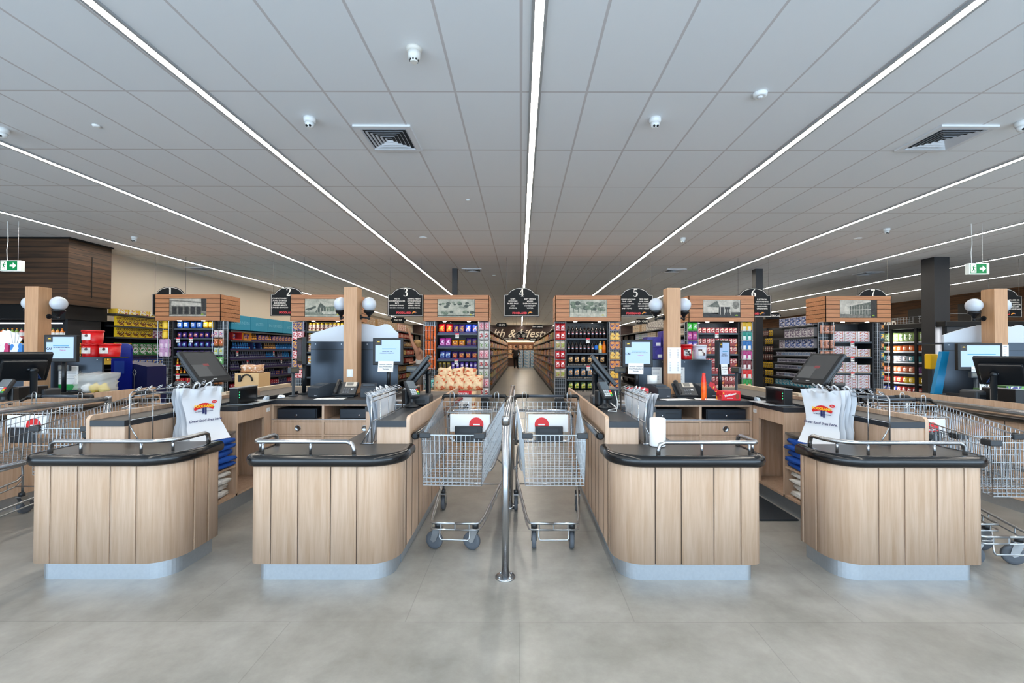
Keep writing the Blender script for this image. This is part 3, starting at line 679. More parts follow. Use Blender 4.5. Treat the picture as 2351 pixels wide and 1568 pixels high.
def card_terminal(x, y, rz, lab, lean=.75):
    t = thing('card_terminal', lab, 'card terminal', (x, y, .9335), 'card terminals on swivel stands')
    R = Matrix.Translation((x, y, .9335)) @ Matrix.Rotation(rz, 4, 'Z')
    def emit(fn, name, mats, parent, tilt=False):
        m = MB(); fn(m); m.bm.transform(R @ (Matrix.Translation((0, 0, .15)) @ Matrix.Rotation(-lean, 4, 'X') if tilt else Matrix())); return part(name, m, mats, parent)
    def st(m): m.lathe([(.062, 0), (.062, .012), (.03, .03), (.022, .05), (.022, .10), (.035, .14)], n=18); m.box(-.05, .05, .02, .09, .02, .15, 0, .01)
    emit(st, 'stand', mat(28, 30, 33, .4), t)
    def bd(m): m.box(-.043, .043, -.022, .022, -.09, .09, 0, .012); m.box(-.036, .036, -.024, -.021, -.005, .075, 1)
    b = emit(bd, 'body', [mat(44, 46, 49, .4), mat(84, 92, 98, .2)], t, True)
    def ks(m):
        for i in range(3):
            for j in range(4): m.box(-.034 + i * .018, -.020 + i * .018, -.027, -.0215, -.075 + j * .017, -.064 + j * .017, 0)
        for j, k in enumerate((1, 2, 3)): m.box(.021, .036, -.027, -.0215, -.075 + j * .021, -.061 + j * .021, k)
    emit(ks, 'keypad', [mat(190, 194, 196, .5), GRN, YEL, REDP], b, True)
card_terminal(-.935, 3.92, .75, 'card terminal beside the hanging bags, left of the centre barrier'); card_terminal(.715, 3.86, .35, 'card terminal with white cable, right of the centre barrier')
card_terminal(-4.55, 4.02, .25, 'card terminal at the left edge below the black screen back')
card_terminal(2.70, 3.86, 2.6, 'card terminal back behind the bag rack on the right counter'); card_terminal(-2.87, 3.86, -2.6, 'card terminal back behind the bag rack on the left counter')
m = MB(); m.tube([(.80, 3.86, 1.08), (.815, 3.83, 1.0), (.80, 3.76, .945), (.72, 3.7, .94), (.70, 3.64, .94), (.76, 3.6, .94), (.775, 3.68, .96), (.745, 3.76, .99)], .0045, 6); solo('power_cable', m, WHITE, 'white looped cable hanging from the card terminal on the right', 'cable', (.75, 3.75, .94))
def dock(x, y, lab, s):
    m = MB(); m.box(x - .09, x + .09, y - .09, y + .09, .9335, 1.03, 0, .02); m.box(x - .05, x + .05, y - .093, y - .088, .96, .99, 1); solo('receipt_dock', m, [mat(52, 54, 57, .5), BLACK], lab, 'receipt dock', (x, y, .932))
dock(-.885, 4.08, 'dark plastic dock behind the left card terminal', -1); dock(.716, 4.04, 'dark plastic dock behind the right card terminal', 1); dock(4.62, 4.62, 'dark plastic dock at the right edge beside the pole', 1); dock(-4.8, 4.6, 'dark plastic dock at the left edge', -1)
def receipt_printer(x, y, rz, lab):
    t = thing('receipt_printer', lab, 'printer', (x, y, .916), 'receipt printers')
    R = Matrix.Translation((x, y, .916)) @ Matrix.Rotation(rz, 4, 'Z')
    m = MB(); m.prism([(-.13, 0), (.13, 0), (.13, .135), (.03, .145), (-.09, .115), (-.13, .10)], 'x', -.082, .082); bmesh.ops.bevel(m.bm, geom=m.bm.edges[:], offset=.006, segments=2, affect='EDGES'); m.bm.transform(R); part('case', m, mat(50, 57, 65, .5), t)
    m = MB(); m.box(-.06, .06, -.07, .0, .118, .137, 0, .002); m.bm.transform(R); part('cover', m, mat(62, 70, 78, .45), t)
    m = MB(); m.text('EPSON', .012, R @ face(.045, -.1308, .02), 0, .0004); m.box(.03, .06, -.04, -.03, .1395, .1405) ; m.bm.transform(Matrix()); part('logo', m, mat(210, 214, 220), t, fix=False)
receipt_printer(-2.17, 5.0, -.45, 'grey receipt printer left of the phone, left cabinet'); receipt_printer(-1.66, 5.0, .28, 'grey receipt printer right of the phone, left cabinet')
receipt_printer(1.50, 4.98, .30, 'grey receipt printer left of the phone, right cabinet'); receipt_printer(2.02, 5.05, .28, 'grey receipt printer right of the phone, right cabinet')
def desk_phone(x, y, rz, lab):
    t = thing('desk_phone', lab, 'phone', (x, y, .916), 'office desk phones')
    R = Matrix.Translation((x, y, .916)) @ Matrix.Rotation(rz, 4, 'Z'); T_ = R @ Matrix.Translation((0, 0, .02)) @ Matrix.Rotation(math.radians(-35), 4, 'X')
    T_ = R @ Matrix.Translation((0, -.04, .078)) @ Matrix.Rotation(math.radians(42), 4, 'X')
    m = MB(); m.box(-.12, .12, -.085, .10, -.014, .014, 0, .005); m.bm.transform(T_)
    m2 = MB(); m2.box(-.10, .10, -.09, .06, 0, .012, 0, .004); m2.prism([(-.02, .0), (.07, 0), (.045, .11)], 'x', -.06, .06); m2.bm.transform(R); m.add(m2.bm, 0); part('body', m, mat(42, 46, 50, .45), t)
    m = MB(); m.box(-.015, .105, .03, .095, .0145, .018, 0); m.box(.0, .07, .042, .088, .018, .0195, 1); m.bm.transform(T_); part('display', m, [mat(196, 186, 172, .4), mat(92, 92, 86, .3)], t)
    m = MB()
    for i in range(3):
        for j in range(4): m.box(-.02 + i * .025, -.004 + i * .025, -.07 + j * .02, -.058 + j * .02, .0145, .018)
    for i in range(2): m.box(.06 + i * .016, .07 + i * .016, -.02, .0, .0145, .018, 1)
    m.bm.transform(T_); part('keypad', m, [mat(96, 100, 104), mat(226, 226, 226)], t)
    m = MB(); m.tube([(-.085, -.085, .03), (-.085, -.075, .042), (-.085, .0, .046), (-.085, .085, .042), (-.085, .10, .03)], [.022, .024, .016, .024, .022], 8); m.bm.transform(T_); part('handset', m, mat(24, 25, 27, .35), t)
desk_phone(-1.90, 5.0, .05, 'desk phone in front of the left timber post'); desk_phone(1.78, 4.98, .05, 'desk phone in front of the right timber post')
def pole_display(x, y, zt, lab, rz=0.0):
    t = thing('pole_display', lab, 'price display', (x, y, .914), 'small price displays on thin poles')
    m = MB(); m.tube([(x, y, .9155), (x, y, .926), (x, y, .9261), (x, y, zt)], [.05, .05, .016, .016], 10); part('pole', m, mat(64, 72, 80, .4, .3), t)
    m = MB(); m.box(-.065, .065, -.02, .02, -.035, .035, 0, .006); m.box(-.055, .055, -.0215, -.0205, -.015, .02, 1); m.bm.transform(Matrix.Translation((x, y - .0, zt + .03)) @ Matrix.Rotation(rz, 4, 'Z')); part('readout', m, [mat(58, 64, 70, .4), mat(96, 92, 78, .3)], t)
pole_display(-2.49, 5.0, 1.17, 'thin grey price display beside the crumpled receipt', 1.3); pole_display(-1.31, 5.5, 1.165, 'grey price display right of the noted monitor, left cabinet'); pole_display(-5.45, 5.45, 1.17, 'grey price display right of the far left lit monitor')
pole_display(2.56, 5.4, 1.165, 'thin grey price display beside the red chocolate box on the right', -1.3); pole_display(5.10, 5.1, 1.13, 'grey price display below the bright monitor at the right'); pole_display(1.20, 5.5, 1.16, 'grey price display behind the red box by the skin care aisle')

# ------------------------------------------------------------------ barriers
def barrier(x, posts, y0, y1, lab, gates=(), side=0):
    t = thing('lane_barrier', lab, 'barrier', (x, posts[0], 0), 'chrome lane barriers')
    for y in posts:
        m = MB(); m.tube([(x, y, .01), (x, y, 1.0)], .0235, 16); m.lathe([(.026, .955), (.026, 1.004), (.02, 1.008)], (x, y, 0), 16); p = part('bollard', m, CHROME, t)
        m = MB(); m.lathe([(.064, 0), (.064, .006), (.056, .011), (.03, .013)], (x, y, 0), 24)
        for a in range(4): m.lathe([(.008, .009), (.008, .017), (.003, .019)], (x + .046 * math.cos(a * PI / 2 + .7), y + .046 * math.sin(a * PI / 2 + .7), 0), 8)
        part('base_flange', m, CHROME, p)
    m = MB(); m.tube([(x, y0, .985), (x, y1, .985)], .021, 12); part('top_rail', m, CHROME, t)
    if len(posts) < 3: m = MB(); m.tube([(x, y0 + .05, .585), (x, y1 - .05, .585)], .019, 12); part('lower_rail', m, CHROME, t)
    return t
barrier(-.092, (2.872, 4.16, 5.5), 2.872, 5.5, 'chrome barrier on three posts standing between the two middle trolleys')
barrier(-3.68, (4.07,), 1.6, 4.07, 'chrome barrier rail running out of the picture at the left edge')
barrier(3.565, (1.2, 4.2), 1.2, 4.2, 'chrome barrier rail behind the nested trolleys at the right edge')
for s, lab in ((-1, 'chrome hoop gate behind the left middle trolley'), (1, 'chrome hoop gate behind the right middle trolley')):
    y = 4.22; a = -.092 + s * .05; b = -.092 + s * .57
    m = MB(); m.tube([(a, y, .868), (b - s * .06, y, .868), (b - s * .018, y, .85), (b, y, .81), (b, y, .64), (b - s * .018, y, .60), (b - s * .06, y, .582), (a, y, .582)], .013, 8); m.tube([(a, y, .55), (a, y, .90)], .016, 8)
    m.tube([(a, y, .60), (-.092 + s * .024, 4.17, .60)], .01, 6); m.tube([(a, y, .85), (-.092 + s * .024, 4.17, .85)], .01, 6)
    solo('lane_gate', m, CHROME, lab, 'gate', (a, y, .55), 'lane gates')

# ------------------------------------------------------------------ trolleys (built once, front towards -y, then copied)
TT = ('hf', 'wire shopping trolley turned slightly, left of the chrome centre barrier')
def build_trolley(lab):
    t = thing('shopping_trolley', lab, 'shopping trolley', (0, 0, 0), 'wire shopping trolleys')
    def P(side, y, k):  # point on the basket side: k 0 bottom .. 1 top
        f = y / .92; hw = (.200 + .042 * f) * (1 - k) + (.212 + .062 * f) * k; z = (.505 + .07 * f) * (1 - k) + (.845 + .14 * f) * k
        return Vector((side * hw, y, z))
    m = MB(); r = .0023
    def wire(a, b, rr=r): m.tube([a, b], rr, 4, cap=False)
    for s in (-1, 1):
        for i in range(31): wire(P(s, .92 * i / 30, 0), P(s, .92 * i / 30, 1))
        for k, rr in ((0, .003), (.06, r), (.15, r), (.34, r), (.63, r), (.88, r), (1, .005)): wire(P(s, 0, k), P(s, .92, k), rr)
    for i in range(15):
        f = i / 14
        wire(P(-1, 0, 0).lerp(P(1, 0, 0), f), P(-1, 0, 1).lerp(P(1, 0, 1), f)); wire(P(-1, 0, 0).lerp(P(1, 0, 0), f), P(-1, .92, 0).lerp(P(1, .92, 0), f))
    for k, rr in ((0, .003), (.06, r), (.15, r), (.34, r), (.63, r), (.88, r), (1, .0045)): wire(P(-1, 0, k), P(1, 0, k), rr)
    for i in range(1, 14): wire(P(-1, .92 * i / 14, 0), P(1, .92 * i / 14, 0))
    part('basket', m, ZINC, t)
    m = MB()
    for i in range(13):
        f = .04 + .92 * i / 12; m.tube([P(-1, .92, 0).lerp(P(1, .92, 0), f), P(-1, .92, .96).lerp(P(1, .92, .96), f)], r, 4, cap=False)
    for k in (.0, .2, .4, .6, .75, .85, .96): m.tube([P(-1, .92, k), P(1, .92, k)], .003, 4, cap=False)
    part('rear_gate', m, ZINC, t)
    for s in (-1, 1):
        c = P(s, 0, 1); m = MB(); m.box(c.x - s * .062, c.x + s * .012, -.016, .010, c.z - .022, c.z + .016, 0, .006); m.box(c.x - s * .010, c.x + s * .012, -.01, .055, c.z - .022, c.z + .018, 0, .006); part('corner_bumper', m, DKPL, t, 'black plastic corner')
    # handle
    m = MB(); m.tube([(-.25, 1.0, 1.012), (.25, 1.0, 1.012)], .0125, 10); h = part('handle', m, mat(66, 72, 80, .35, .3), t)
    for s in (-1, 1):
        m = MB(); m.tube([(s * .285, .99, 1.0), (s * .275, 1.0, 1.012), (s * .16, 1.0, 1.012)], [.013, .0165, .0165], 10); m.tube([(s * .283, .995, 1.0), (s * .279, .93, .975)], [.013, .009], 6); part('grip', m, BLACK, h, 'black handle end')
        m = MB(); m.tube([(s * .20 - .018, .965, .90), (s * .20 - .018, .97, 1.035), (s * .20 - .010, .97, 1.05), (s * .20 + .010, .97, 1.05), (s * .20 + .018, .97, 1.035), (s * .20 + .018, .965, .90)], .004, 6); part('hook', m, ZINC, h)
    # child seat with printed flap
    m = MB(); m.box(-.17, .17, .73, .745, .735, .885, 0, .007); m.lathe([(.06, 0), (.06, .003)], (.055, .729, .80), 24, 1, Matrix.Rotation(PI / 2, 3, 'X')); m.box(.03, .085, .7255, .7265, .794, .806, 0); sp = part('seat_flap', m, [WHITE, REDP], t, 'white flap with red disc')
    m = MB(); m.box(-.12, .11, .695, .71, .665, .79, 0, .006); m.box(-.08, .07, .692, .696, .74, .77, 1); part('seat_back', m, [mat(30, 32, 36, .4), mat(42, 45, 50, .4)], t, 'black plastic seat back')
    m = MB()
    for s in (-1, 1): m.tube([(s * .19, .90, .93), (s * .19, .72, .90), (s * .175, .70, .66)], .004, 5)
    for i in range(9): m.tube([(-.16 + .04 * i, .72, .66), (-.16 + .04 * i, .90, .66)], r, 4)
    m.tube([(-.19, .72, .90), (.19, .72, .90)], .004, 5); part('child_seat', m, ZINC, t)
    # chassis
    m = MB()
    for s in (-1, 1):
        for dz, rr in ((0, .009), (-.045, .006)):
            m.tube([(0, .10, .212 + dz), (s * .15, .10, .212 + dz), (s * .172, .12, .212 + dz), (s * .19, .22, .218 + dz), (s * .262, .90, .30 + dz), (s * .268, .95, .34 + dz)], rr, 7)
        m.tube([(s * .268, .95, .17), (s * .268, .95, .36), (s * .262, .93, .50), (s * .25, .90, .585), (s * .235, .40, .535), (s * .22, .30, .53)], .009, 7)
        for y, a in ((.25, .193), (.45, .215), (.65, .236), (.82, .254)): m.tube([(s * a, y, .212 + (y - .2) * .117), (s * a, y, .167 + (y - .2) * .117)], .004, 5)
        m.tube([(s * .262, .94, .42), (s * .225, .62, .552)], .006, 6)
    for x in (-.10, 0, .10): m.tube([(x, .10, .165), (x, .10, .215)], .005, 5)
    m.tube([(-.105, .10, .167), (-.105, .092, .115), (-.095, .09, .10), (.095, .09, .10), (.105, .092, .115), (.105, .10, .167)], .006, 6); m.tube([(-.25, .88, .26), (.25, .88, .26)], .006, 6)
    part('chassis', m, ZINC, t)
    return t
def add_wheels(t, turned, lab0=None):
    for k, (x, y, fr) in enumerate(((-.135, .17, 1), (.135, .17, 1), (-.272, .95, 0), (.272, .95, 0))):
        a = turned[0] if fr else turned[1]; Rm = Matrix.Rotation(a, 4, 'Z')
        loc = Vector((x, y, 0)); M = Matrix.Translation(loc) @ Rm
        m = MB()
        for s in (-1, 1): m.prism([(-.028, .15), (.028, .15), (.05 - .0, .066), (.03, .05), (.01, .06)], 'x', s * .019 - .002, s * .019 + .002)
        m.box(-.024, .024, -.03, .03, .148, .156); m.lathe([(.022, .156), (.022, .185), (.012, .19)], n=12, m=1); m.bm.transform(M); f = part('caster_fork', m, [ZINC, DKPL], t)
        m = MB(); W = Matrix.Rotation(PI / 2, 3, 'Y')
        m.lathe([(.040, -.014), (.060, -.015), (.064, -.008), (.064, .008), (.060, .015), (.040, .014)], (0, .028, .064), 24, 0, W); m.lathe([(.012, -.017), (.014, -.012), (.041, -.010), (.041, .010), (.014, .012), (.012, .017)], (0, .028, .064), 18, 1, W); m.bm.transform(M); part('wheel', m, [mat(84, 88, 94, .6), mat(104, 108, 114, .5)], f)
tr = build_trolley('wire shopping trolley right of the chrome centre barrier, facing straight out'); add_wheels(tr, (0.0, 0.0)); tr.location = (.235, 3.10, 0)
tl = dup(tr, (-.462, 3.10, 0), math.radians(-3), 'wire shopping trolley left of the chrome centre barrier, wheels turned sideways')
for c in tl.children:
    if c.name.startswith('caster_fork') and c.location.length < 1e-6:
        pass
# swivel the left trolley's front wheels: rotate fork (and wheel) about its own stem
fk = [c for c in tl.children if c.name.startswith('caster_fork')][:2]
for c, px in zip(fk, (-.135, .135)):
    p = Vector((px, .17, 0)); R = Matrix.Translation(p) @ Matrix.Rotation(math.radians(75), 4, 'Z') @ Matrix.Translation(-p); c.matrix_local = R
for (x, y, a, lab) in ((-3.36, 3.34, 0, 'wire shopping trolley squeezed between the far left counter and the barrier rail'), (-4.03, 3.0, 0, 'wire shopping trolley beyond the barrier rail, cut off by the left picture edge'),
                       (3.185, 2.88, -1, 'front one of the two nested trolleys beside the right counter'), (3.19, 3.10, -1, 'rear one of the two nested trolleys beside the right counter')):
    k = dup(tr, (x, y, 0), math.radians(a), lab)
    if x > 0:
        fk = [c for c in k.children if c.name.startswith('caster_fork')][:2]
        for c, px in zip(fk, (-.135, .135)):
            p = Vector((px, .17, 0)); c.matrix_local = Matrix.Translation(p) @ Matrix.Rotation(math.radians(65), 4, 'Z') @ Matrix.Translation(-p)

tr.scale = (-1, 1, 1)      # this one's seat flap print sits on the other side
# ------------------------------------------------------------------ bag racks, carrier bags, small things on the counters
def bag_rack(x, y0, y1, s, lab, lean, zt=1.095):
    """wire frame along y standing on the packing shelf, hooks along its top rail; s: side the hooks point to"""
    t = thing('bag_rack', lab, 'bag rack', (x, (y0 + y1) / 2, .70), 'chrome wire bag racks')
    n = 4; za = .777; zb = .699
    m = MB(); L = lambda z: x + lean * (zt - z)
    ends = (y0, y1)
    m.tube([(L(.70), y0, za), (x, y0, zt - .02), (x, y0 + .02, zt), (x, y1 - .02, zt), (x, y1, zt - .02), (L(.70), y1, zb)], .0055, 7)
    for i in range(1, n): yy = y0 + (y1 - y0) * i / n; m.tube([(L(.70), yy, zb + .004), (x, yy, zt)], .004, 6)
    m.tube([(x, y0, zt - .03), (x, y1, zt - .03)], .004, 6); m.tube([(L(.93), y0, .93), (L(.93), y1, .93)], .003, 6); m.tube([(L(.702), y0, za + .004), (L(.702), 3.26, za + .004), (L(.702), 3.27, zb + .004), (L(.702), y1, zb + .004)], .005, 6)
    for yy, zf in zip(ends, (za, zb)): m.tube([(L(.70) + s * .07, yy, zf + .004), (L(.84), yy, .90)], .0045, 6); m.tube([(L(.70) - s * .01, yy, zf + .004), (L(.70) + s * .08, yy, zf + .004)], .005, 6)
    part('frame', m, CHROME, t)
    for i in range(9):
        yy = y0 + .03 + (y1 - y0 - .06) * i / 8; m = MB(); m.tube([(x, yy - .006, zt), (x + s * .03, yy - .006, zt + .01), (x + s * .055, yy, zt + .028), (x + s * .05, yy + .006, zt + .035), (x, yy + .008, zt + .012)], .0035, 6); part('hook', m, CHROME, t)
    return t
bag_rack(-2.715, 3.17, 3.98, 1, 'chrome wire bag rack holding the white bag bundle, far left counter', -.0, 1.125)
bag_rack(-1.025, 3.13, 3.95, -1, 'chrome wire bag rack left of the centre barrier, bags behind it', .02)
bag_rack(.862, 3.13, 3.9, 1, 'chrome wire bag rack right of the centre barrier', -.02)
bag_rack(2.535, 3.13, 3.9, -1, 'chrome wire bag rack beside the printed white bag bundle, right counter', .0, 1.11)
def bag_bundle(lab, M, n, printed, hgt=.40, wid=.29, zlo=0.0, flare=.14):
    """a pad of thin white carrier bags hanging by their handles; local x = along the rack, -y = out of the rack"""
    t = thing('carrier_bag_bundle', lab, 'carrier bags', (0, 0, 0), 'bundles of white carrier bags'); WL[t.name] = Vector((0, 0, 0))
    rnd = random.Random(len(lab)); dq = .021 if printed else .014
    for q in range(n):
        m = MB(); b = m.bm; nx, nz = 12, 16; g = {}
        for i in range(nx + 1):
            for k in range(nz + 1):
                u = i / nx - .5; tt = k / nz
                wv = wid * (1 - .16 * math.sin(PI * min(1, tt * 1.15)) ** 2 * (1 if tt > .3 else .6))
                z = hgt * tt; y = -.010 - dq * q - flare * (1 - tt) ** 4 * (.35 + .75 * q / max(1, n - 1)) + (.001 if q == n - 1 and printed else .008) * math.sin(9 * u + q * 1.7 + 4 * tt)
                if tt > .80:  # shoulders gather into handles
                    e = (tt - .80) / .20; z = hgt * .80 + hgt * .20 * e * (.55 + .9 * abs(u) * 2 - .5 * (abs(u) * 2) ** 2) + .004 * rnd.uniform(-1, 1); y += .02 * math.sin(18 * u + q) * e - .012 * e
                g[i, k] = b.verts.new((u * wv + .012 * math.sin(q * 2.1 + 3 * tt), y, z))
        for i in range(nx):
            for k in range(nz): f = b.faces.new([g[i, k], g[i + 1, k], g[i + 1, k + 1], g[i, k + 1]]); f.smooth = True
        if q == n - 1 and printed:
            Y = lambda x, z: -.0125 - dq * q - flare * (1 - z / hgt) ** 4 * 1.1 - .007
            Fm = Matrix.Translation((0, Y(0, hgt * .60), hgt * .60)) @ RX
            m.box(-.012, .004, Y(0, hgt * .6) - .001, Y(0, hgt * .6), hgt * .50, hgt * .70, 2); m.box(.008, .02, Y(0, hgt * .6) - .001, Y(0, hgt * .6), hgt * .48, hgt * .68, 2)
            m.stroke([(-.075, -.006), (-.03, .018), (.02, .022), (.075, -.004)], (.02, .036, .036, .02), Matrix.Translation((0, -.002, 0)) @ Fm, 1)
            m.text('FOODLAND', .027, Matrix.Translation((0, -.003, .016)) @ Fm, 3, .0012); m.disc(.078, hgt * .60 + .045, .02, .012, Y(0, hgt * .6) - .003, 1, 16); m.text('IGA', .013, Matrix.Translation((.078, -.0035, .045)) @ Fm, 0)
            m.text('THE MIGHTY SOUTH AUSSIES', .0105, Matrix.Translation((0, -.002, -.025)) @ Fm, 2, .0003)
            m.text('Great food lives here.', .029, Matrix.Translation((.0, Y(0, hgt * .38) - Y(0, hgt * .6) - .013, -hgt * .22)) @ Matrix.Rotation(.0, 4, 'X') @ Fm, 2, .0006, shear=.25)
        m.bm.transform(M); part('carrier_bag', m, [BAGW, REDP, NAVY, YEL], t, fix=False)
    for u in (-.10, 0.02, .11):
        m = MB(); m.tube([(u - .02, -.02, hgt * .92), (u - .018, -.05, hgt * 1.04), (u + .002, -.062, hgt * 1.07), (u + .02, -.05, hgt * 1.03), (u + .02, -.02, hgt * .92)], .006, 6)
        m.bm.transform(M); part('bag_handle', m, BAGW, t)
    return t
bag_bundle('pad of white printed carrier bags hanging on the far left counter rack', Matrix.Translation((-2.672, 3.70, .705)) @ Matrix.Rotation(math.radians(66), 4, 'Z'), 8, True, .42, .30, 0, .09)
bag_bundle('pad of white printed carrier bags hanging on the right counter rack', Matrix.Translation((2.492, 3.60, .705)) @ Matrix.Rotation(math.radians(-66), 4, 'Z'), 8, True, .42, .30, 0, .09)
bag_bundle('white carrier bags hanging behind the rack left of the centre barrier', Matrix.Translation((-1.045, 3.62, .735)) @ Matrix.Rotation(math.radians(-92), 4, 'Z'), 6, False, .375, .5, 0, .02)
bag_bundle('white carrier bags hanging behind the rack right of the centre barrier', Matrix.Translation((.885, 3.58, .705)) @ Matrix.Rotation(math.radians(92), 4, 'Z'), 7, False, .40, .52, 0, .03)
# folded blue bags and spare bag packs on the shelves under the outer counters
def folded(x, y, z, wx, wy, h, name, m_, lab, cat, grp, seed, droop=.0):
    rnd = random.Random(seed); m = MB(); b = bmesh.new(); r_ = bmesh.ops.create_cube(b, size=1); bmesh.ops.subdivide_edges(b, edges=b.edges[:], cuts=4, use_grid_fill=True)
    for v in b.verts:
        c = v.co; e = 1 - .25 * abs(2 * c.z) ** 2 * 0
        c.x, c.y, c.z = c.x * wx * (1 - .04 * abs(c.z * 2)), c.y * wy * (1 - .05 * abs(c.z * 2)), c.z * h * (1 - .35 * max(abs(2 * c.x), abs(2 * c.y)) ** 6)
        c += Vector((rnd.uniform(-1, 1) * .006, rnd.uniform(-1, 1) * .006, rnd.uniform(-1, 1) * .004)); c.z -= droop * (abs(c.x) / wx * 2) ** 3
    for f in b.faces: f.smooth = True
    m.add(b, 0, Matrix.Translation((x, y, z + h / 2)) @ Matrix.Rotation(rnd.uniform(-.12, .12), 4, 'Z'))
    o = solo(name, m, m_, lab, cat, (x, y, z), grp)
for s, nm in ((-1, 'left'), (1, 'right')):
    for i in range(5):
        folded(XC + s * (2.59 - .012 * (i % 2)), 3.80, .40 + i * .052, .30, .50 - .02 * (i % 3), .050, 'folded_shopping_bag', BLUEF, '%s blue folded bag from the bottom of the %s counter stack' % (nth(i), 'far left' if s < 0 else 'right'), 'shopping bag', 'blue bags %s counter' % nm, i + 10 * s)
    for i in range(4):
        folded(XC + s * (2.60 + .012 * (i % 2)), 3.82, .143 + i * .056, .26, .44, .054, 'bag_packet', prnt((232, 230, 226), (210, 208, 206), (204, 70, 60), 9, .3, .55, .70), '%s white bag packet from the bottom, low shelf of the %s counter' % (nth(i), 'far left' if s < 0 else 'right'), 'bag packet', 'bag packets %s counter' % nm, 40 + i + 10 * s)
m = MB(); m.box(1.25, 2.33, 3.82, 4.62, .001, .014, 0, .004); solo('anti_fatigue_mat', m, mat(34, 40, 46, .8), 'black rubber mat on the floor between the two right counters', 'floor mat', (1.8, 4.2, 0))
m = MB(); m.lathe([(.02, 0), (.052, 0), (.053, .004), (.053, .182), (.05, .185), (.02, .185), (.018, .18)], (.93, 3.09, .780), 26); solo('paper_towel_roll', m, mat(240, 240, 238, .8), 'white paper towel roll standing on the counter right of the centre barrier', 'paper roll', (.93, 3.09, .78))
m = MB(); m.lathe([(.018, 0), (.05, 0), (.05, .11), (.018, .11)], (1.51, 5.22, .916), 24); m.lathe([(.018, .0), (.055, 0), (.055, .11), (.018, .11)], (1.51, 5.22, 1.027), 24); solo('toilet_roll', m, mat(238, 238, 236, .8), 'white paper roll standing behind the printer on the right cabinet', 'paper roll', (1.51, 5.22, .916))
def crumple(x, y, z, r, mt, lab, cat, nm, seed=1):
    rnd = random.Random(seed); m = MB(); b = bmesh.new(); bmesh.ops.create_icosphere(b, subdivisions=2, radius=r)
    for v in b.verts: v.co *= rnd.uniform(.55, 1.15); v.co.z *= .6; v.co.x *= 1.5
    lo = min(v.co.z for v in b.verts); m.add(b, 0, Matrix.Translation((x, y, z - lo))); solo(nm, m, mt, lab, cat, (x, y, z))
crumple(-2.50, 4.76, .916, .032, prnt((240, 240, 242), (238, 238, 242), (214, 60, 120), 30, .6, .5, .72), 'crumpled white receipt on the left cabinet corner', 'receipt', 'crumpled_receipt')
for x, y, rz, lab in ((-1.98, 4.76, .1, 'white sheet of paper lying before the phone on the left cabinet'), (1.62, 4.74, .2, 'white sheet of paper before the phone on the right cabinet'), (1.98, 4.76, -.25, 'white sheet of paper under the orange bottle on the right cabinet')):
    m = MB(); m.box(-.15, .15, -.08, .08, 0, .0008); m.bm.transform(Matrix.Translation((x, y, .9152)) @ Matrix.Rotation(rz, 4, 'Z')); solo('paper_sheet', m, PAPER, lab, 'paper', (x, y, .9152))
m = MB(); m.lathe([(.026, 0), (.027, .005), (.027, .12), (.025, .18), (.019, .235), (.016, .25), (.017, .27), (.010, .277)], (1.90, 4.72, .9165), 16, 0, None, [0, 0, 0, 1, 1, 1, 1]); solo('spray_bottle', m, [prnt((255, 110, 24), (250, 90, 20), (236, 232, 236), 22, .3, .5, .66), mat(240, 50, 30, .3)], 'slim orange bottle with red tip standing on the right cabinet', 'bottle', (1.9, 4.72, .9165))
def carton(x, y, z, wx, wy, h, rz, lab, nm='chocolate_box', flap=False, txt='', c=None):
    t = thing(nm, lab, 'box', (x, y, z)); M = Matrix.Translation((x, y, z)) @ Matrix.Rotation(rz, 4, 'Z')
    m = MB(); m.box(-wx / 2, wx / 2, -wy / 2, wy / 2, 0, h, 0, .002)
    m.bm.transform(M); part('carton', m, c or mat(224, 32, 44, .35), t)
    m = MB(); Y = -wy / 2 - .002
    if txt:
        m.text(txt[0], h * .30, M @ Matrix.Translation((-.01, Y, h * .62)) @ Matrix.Rotation(-.22, 4, 'Y') @ RX, 0, .0012); m.text(txt[1], h * .13, M @ Matrix.Translation((-.015, Y, h * .26)) @ RX, 0, .0004)
        m.bm.verts.ensure_lookup_table()
        m2 = MB(); m2.disc(wx * .33, h * .45, wx * .10, h * .3, Y, 1, 18); m2.disc(-wx * .42, h * .8, .007, .007, Y, 2, 10); m2.disc(wx * .2, h * .78, .005, .005, Y, 2, 10); m2.bm.transform(M); m.add(m2.bm)
        part('print', m, [WHITE, mat(146, 70, 44, .4), YEL], t, fix=False)
    if flap:
        m = MB(); m.box(-wx / 2 - .003, -wx / 2, -wy / 2, wy / 2, h * .0, h * .55); m.prism([(-wx / 2, h * .62), (-wx / 2 - .09, h * 1.55), (-wx / 2 - .075, h * 1.95), (-wx / 2 - .03, h * 1.75), (-wx / 2 + .004, h * .98)], 'y', wy * .3, wy * .3 + .004); m.bm.transform(M); part('open_flap', m, prnt((190, 24, 36), (178, 20, 34), (240, 180, 60), 16), t)
carton(2.145, 4.70, .916, .19, .13, .095, .02, 'red chocolate box with open flap at the end of the right cabinet', flap=True, txt=('MaltEaster', 'mini bunnies'))
carton(1.265, 4.92, .916, .20, .14, .105, .03, 'red chocolate box behind the hanging bags on the right cabinet', txt=('MaltEaster', 'mini bunnies'))
carton(2.05, 4.99 + .28, .916, .11, .10, .085, .15, 'black box with orange lettering beside the red chocolate box', 'snack_box', txt=('NERDS', ''), c=mat(28, 26, 26, .4))
m = MB(); y = 5.297; m.box(1.712, 1.868, y - .0015, y, 1.155, 1.46); tt = [(1.745, 1.44, 'ATM'), (1.82, 1.44, 'PRICES')]
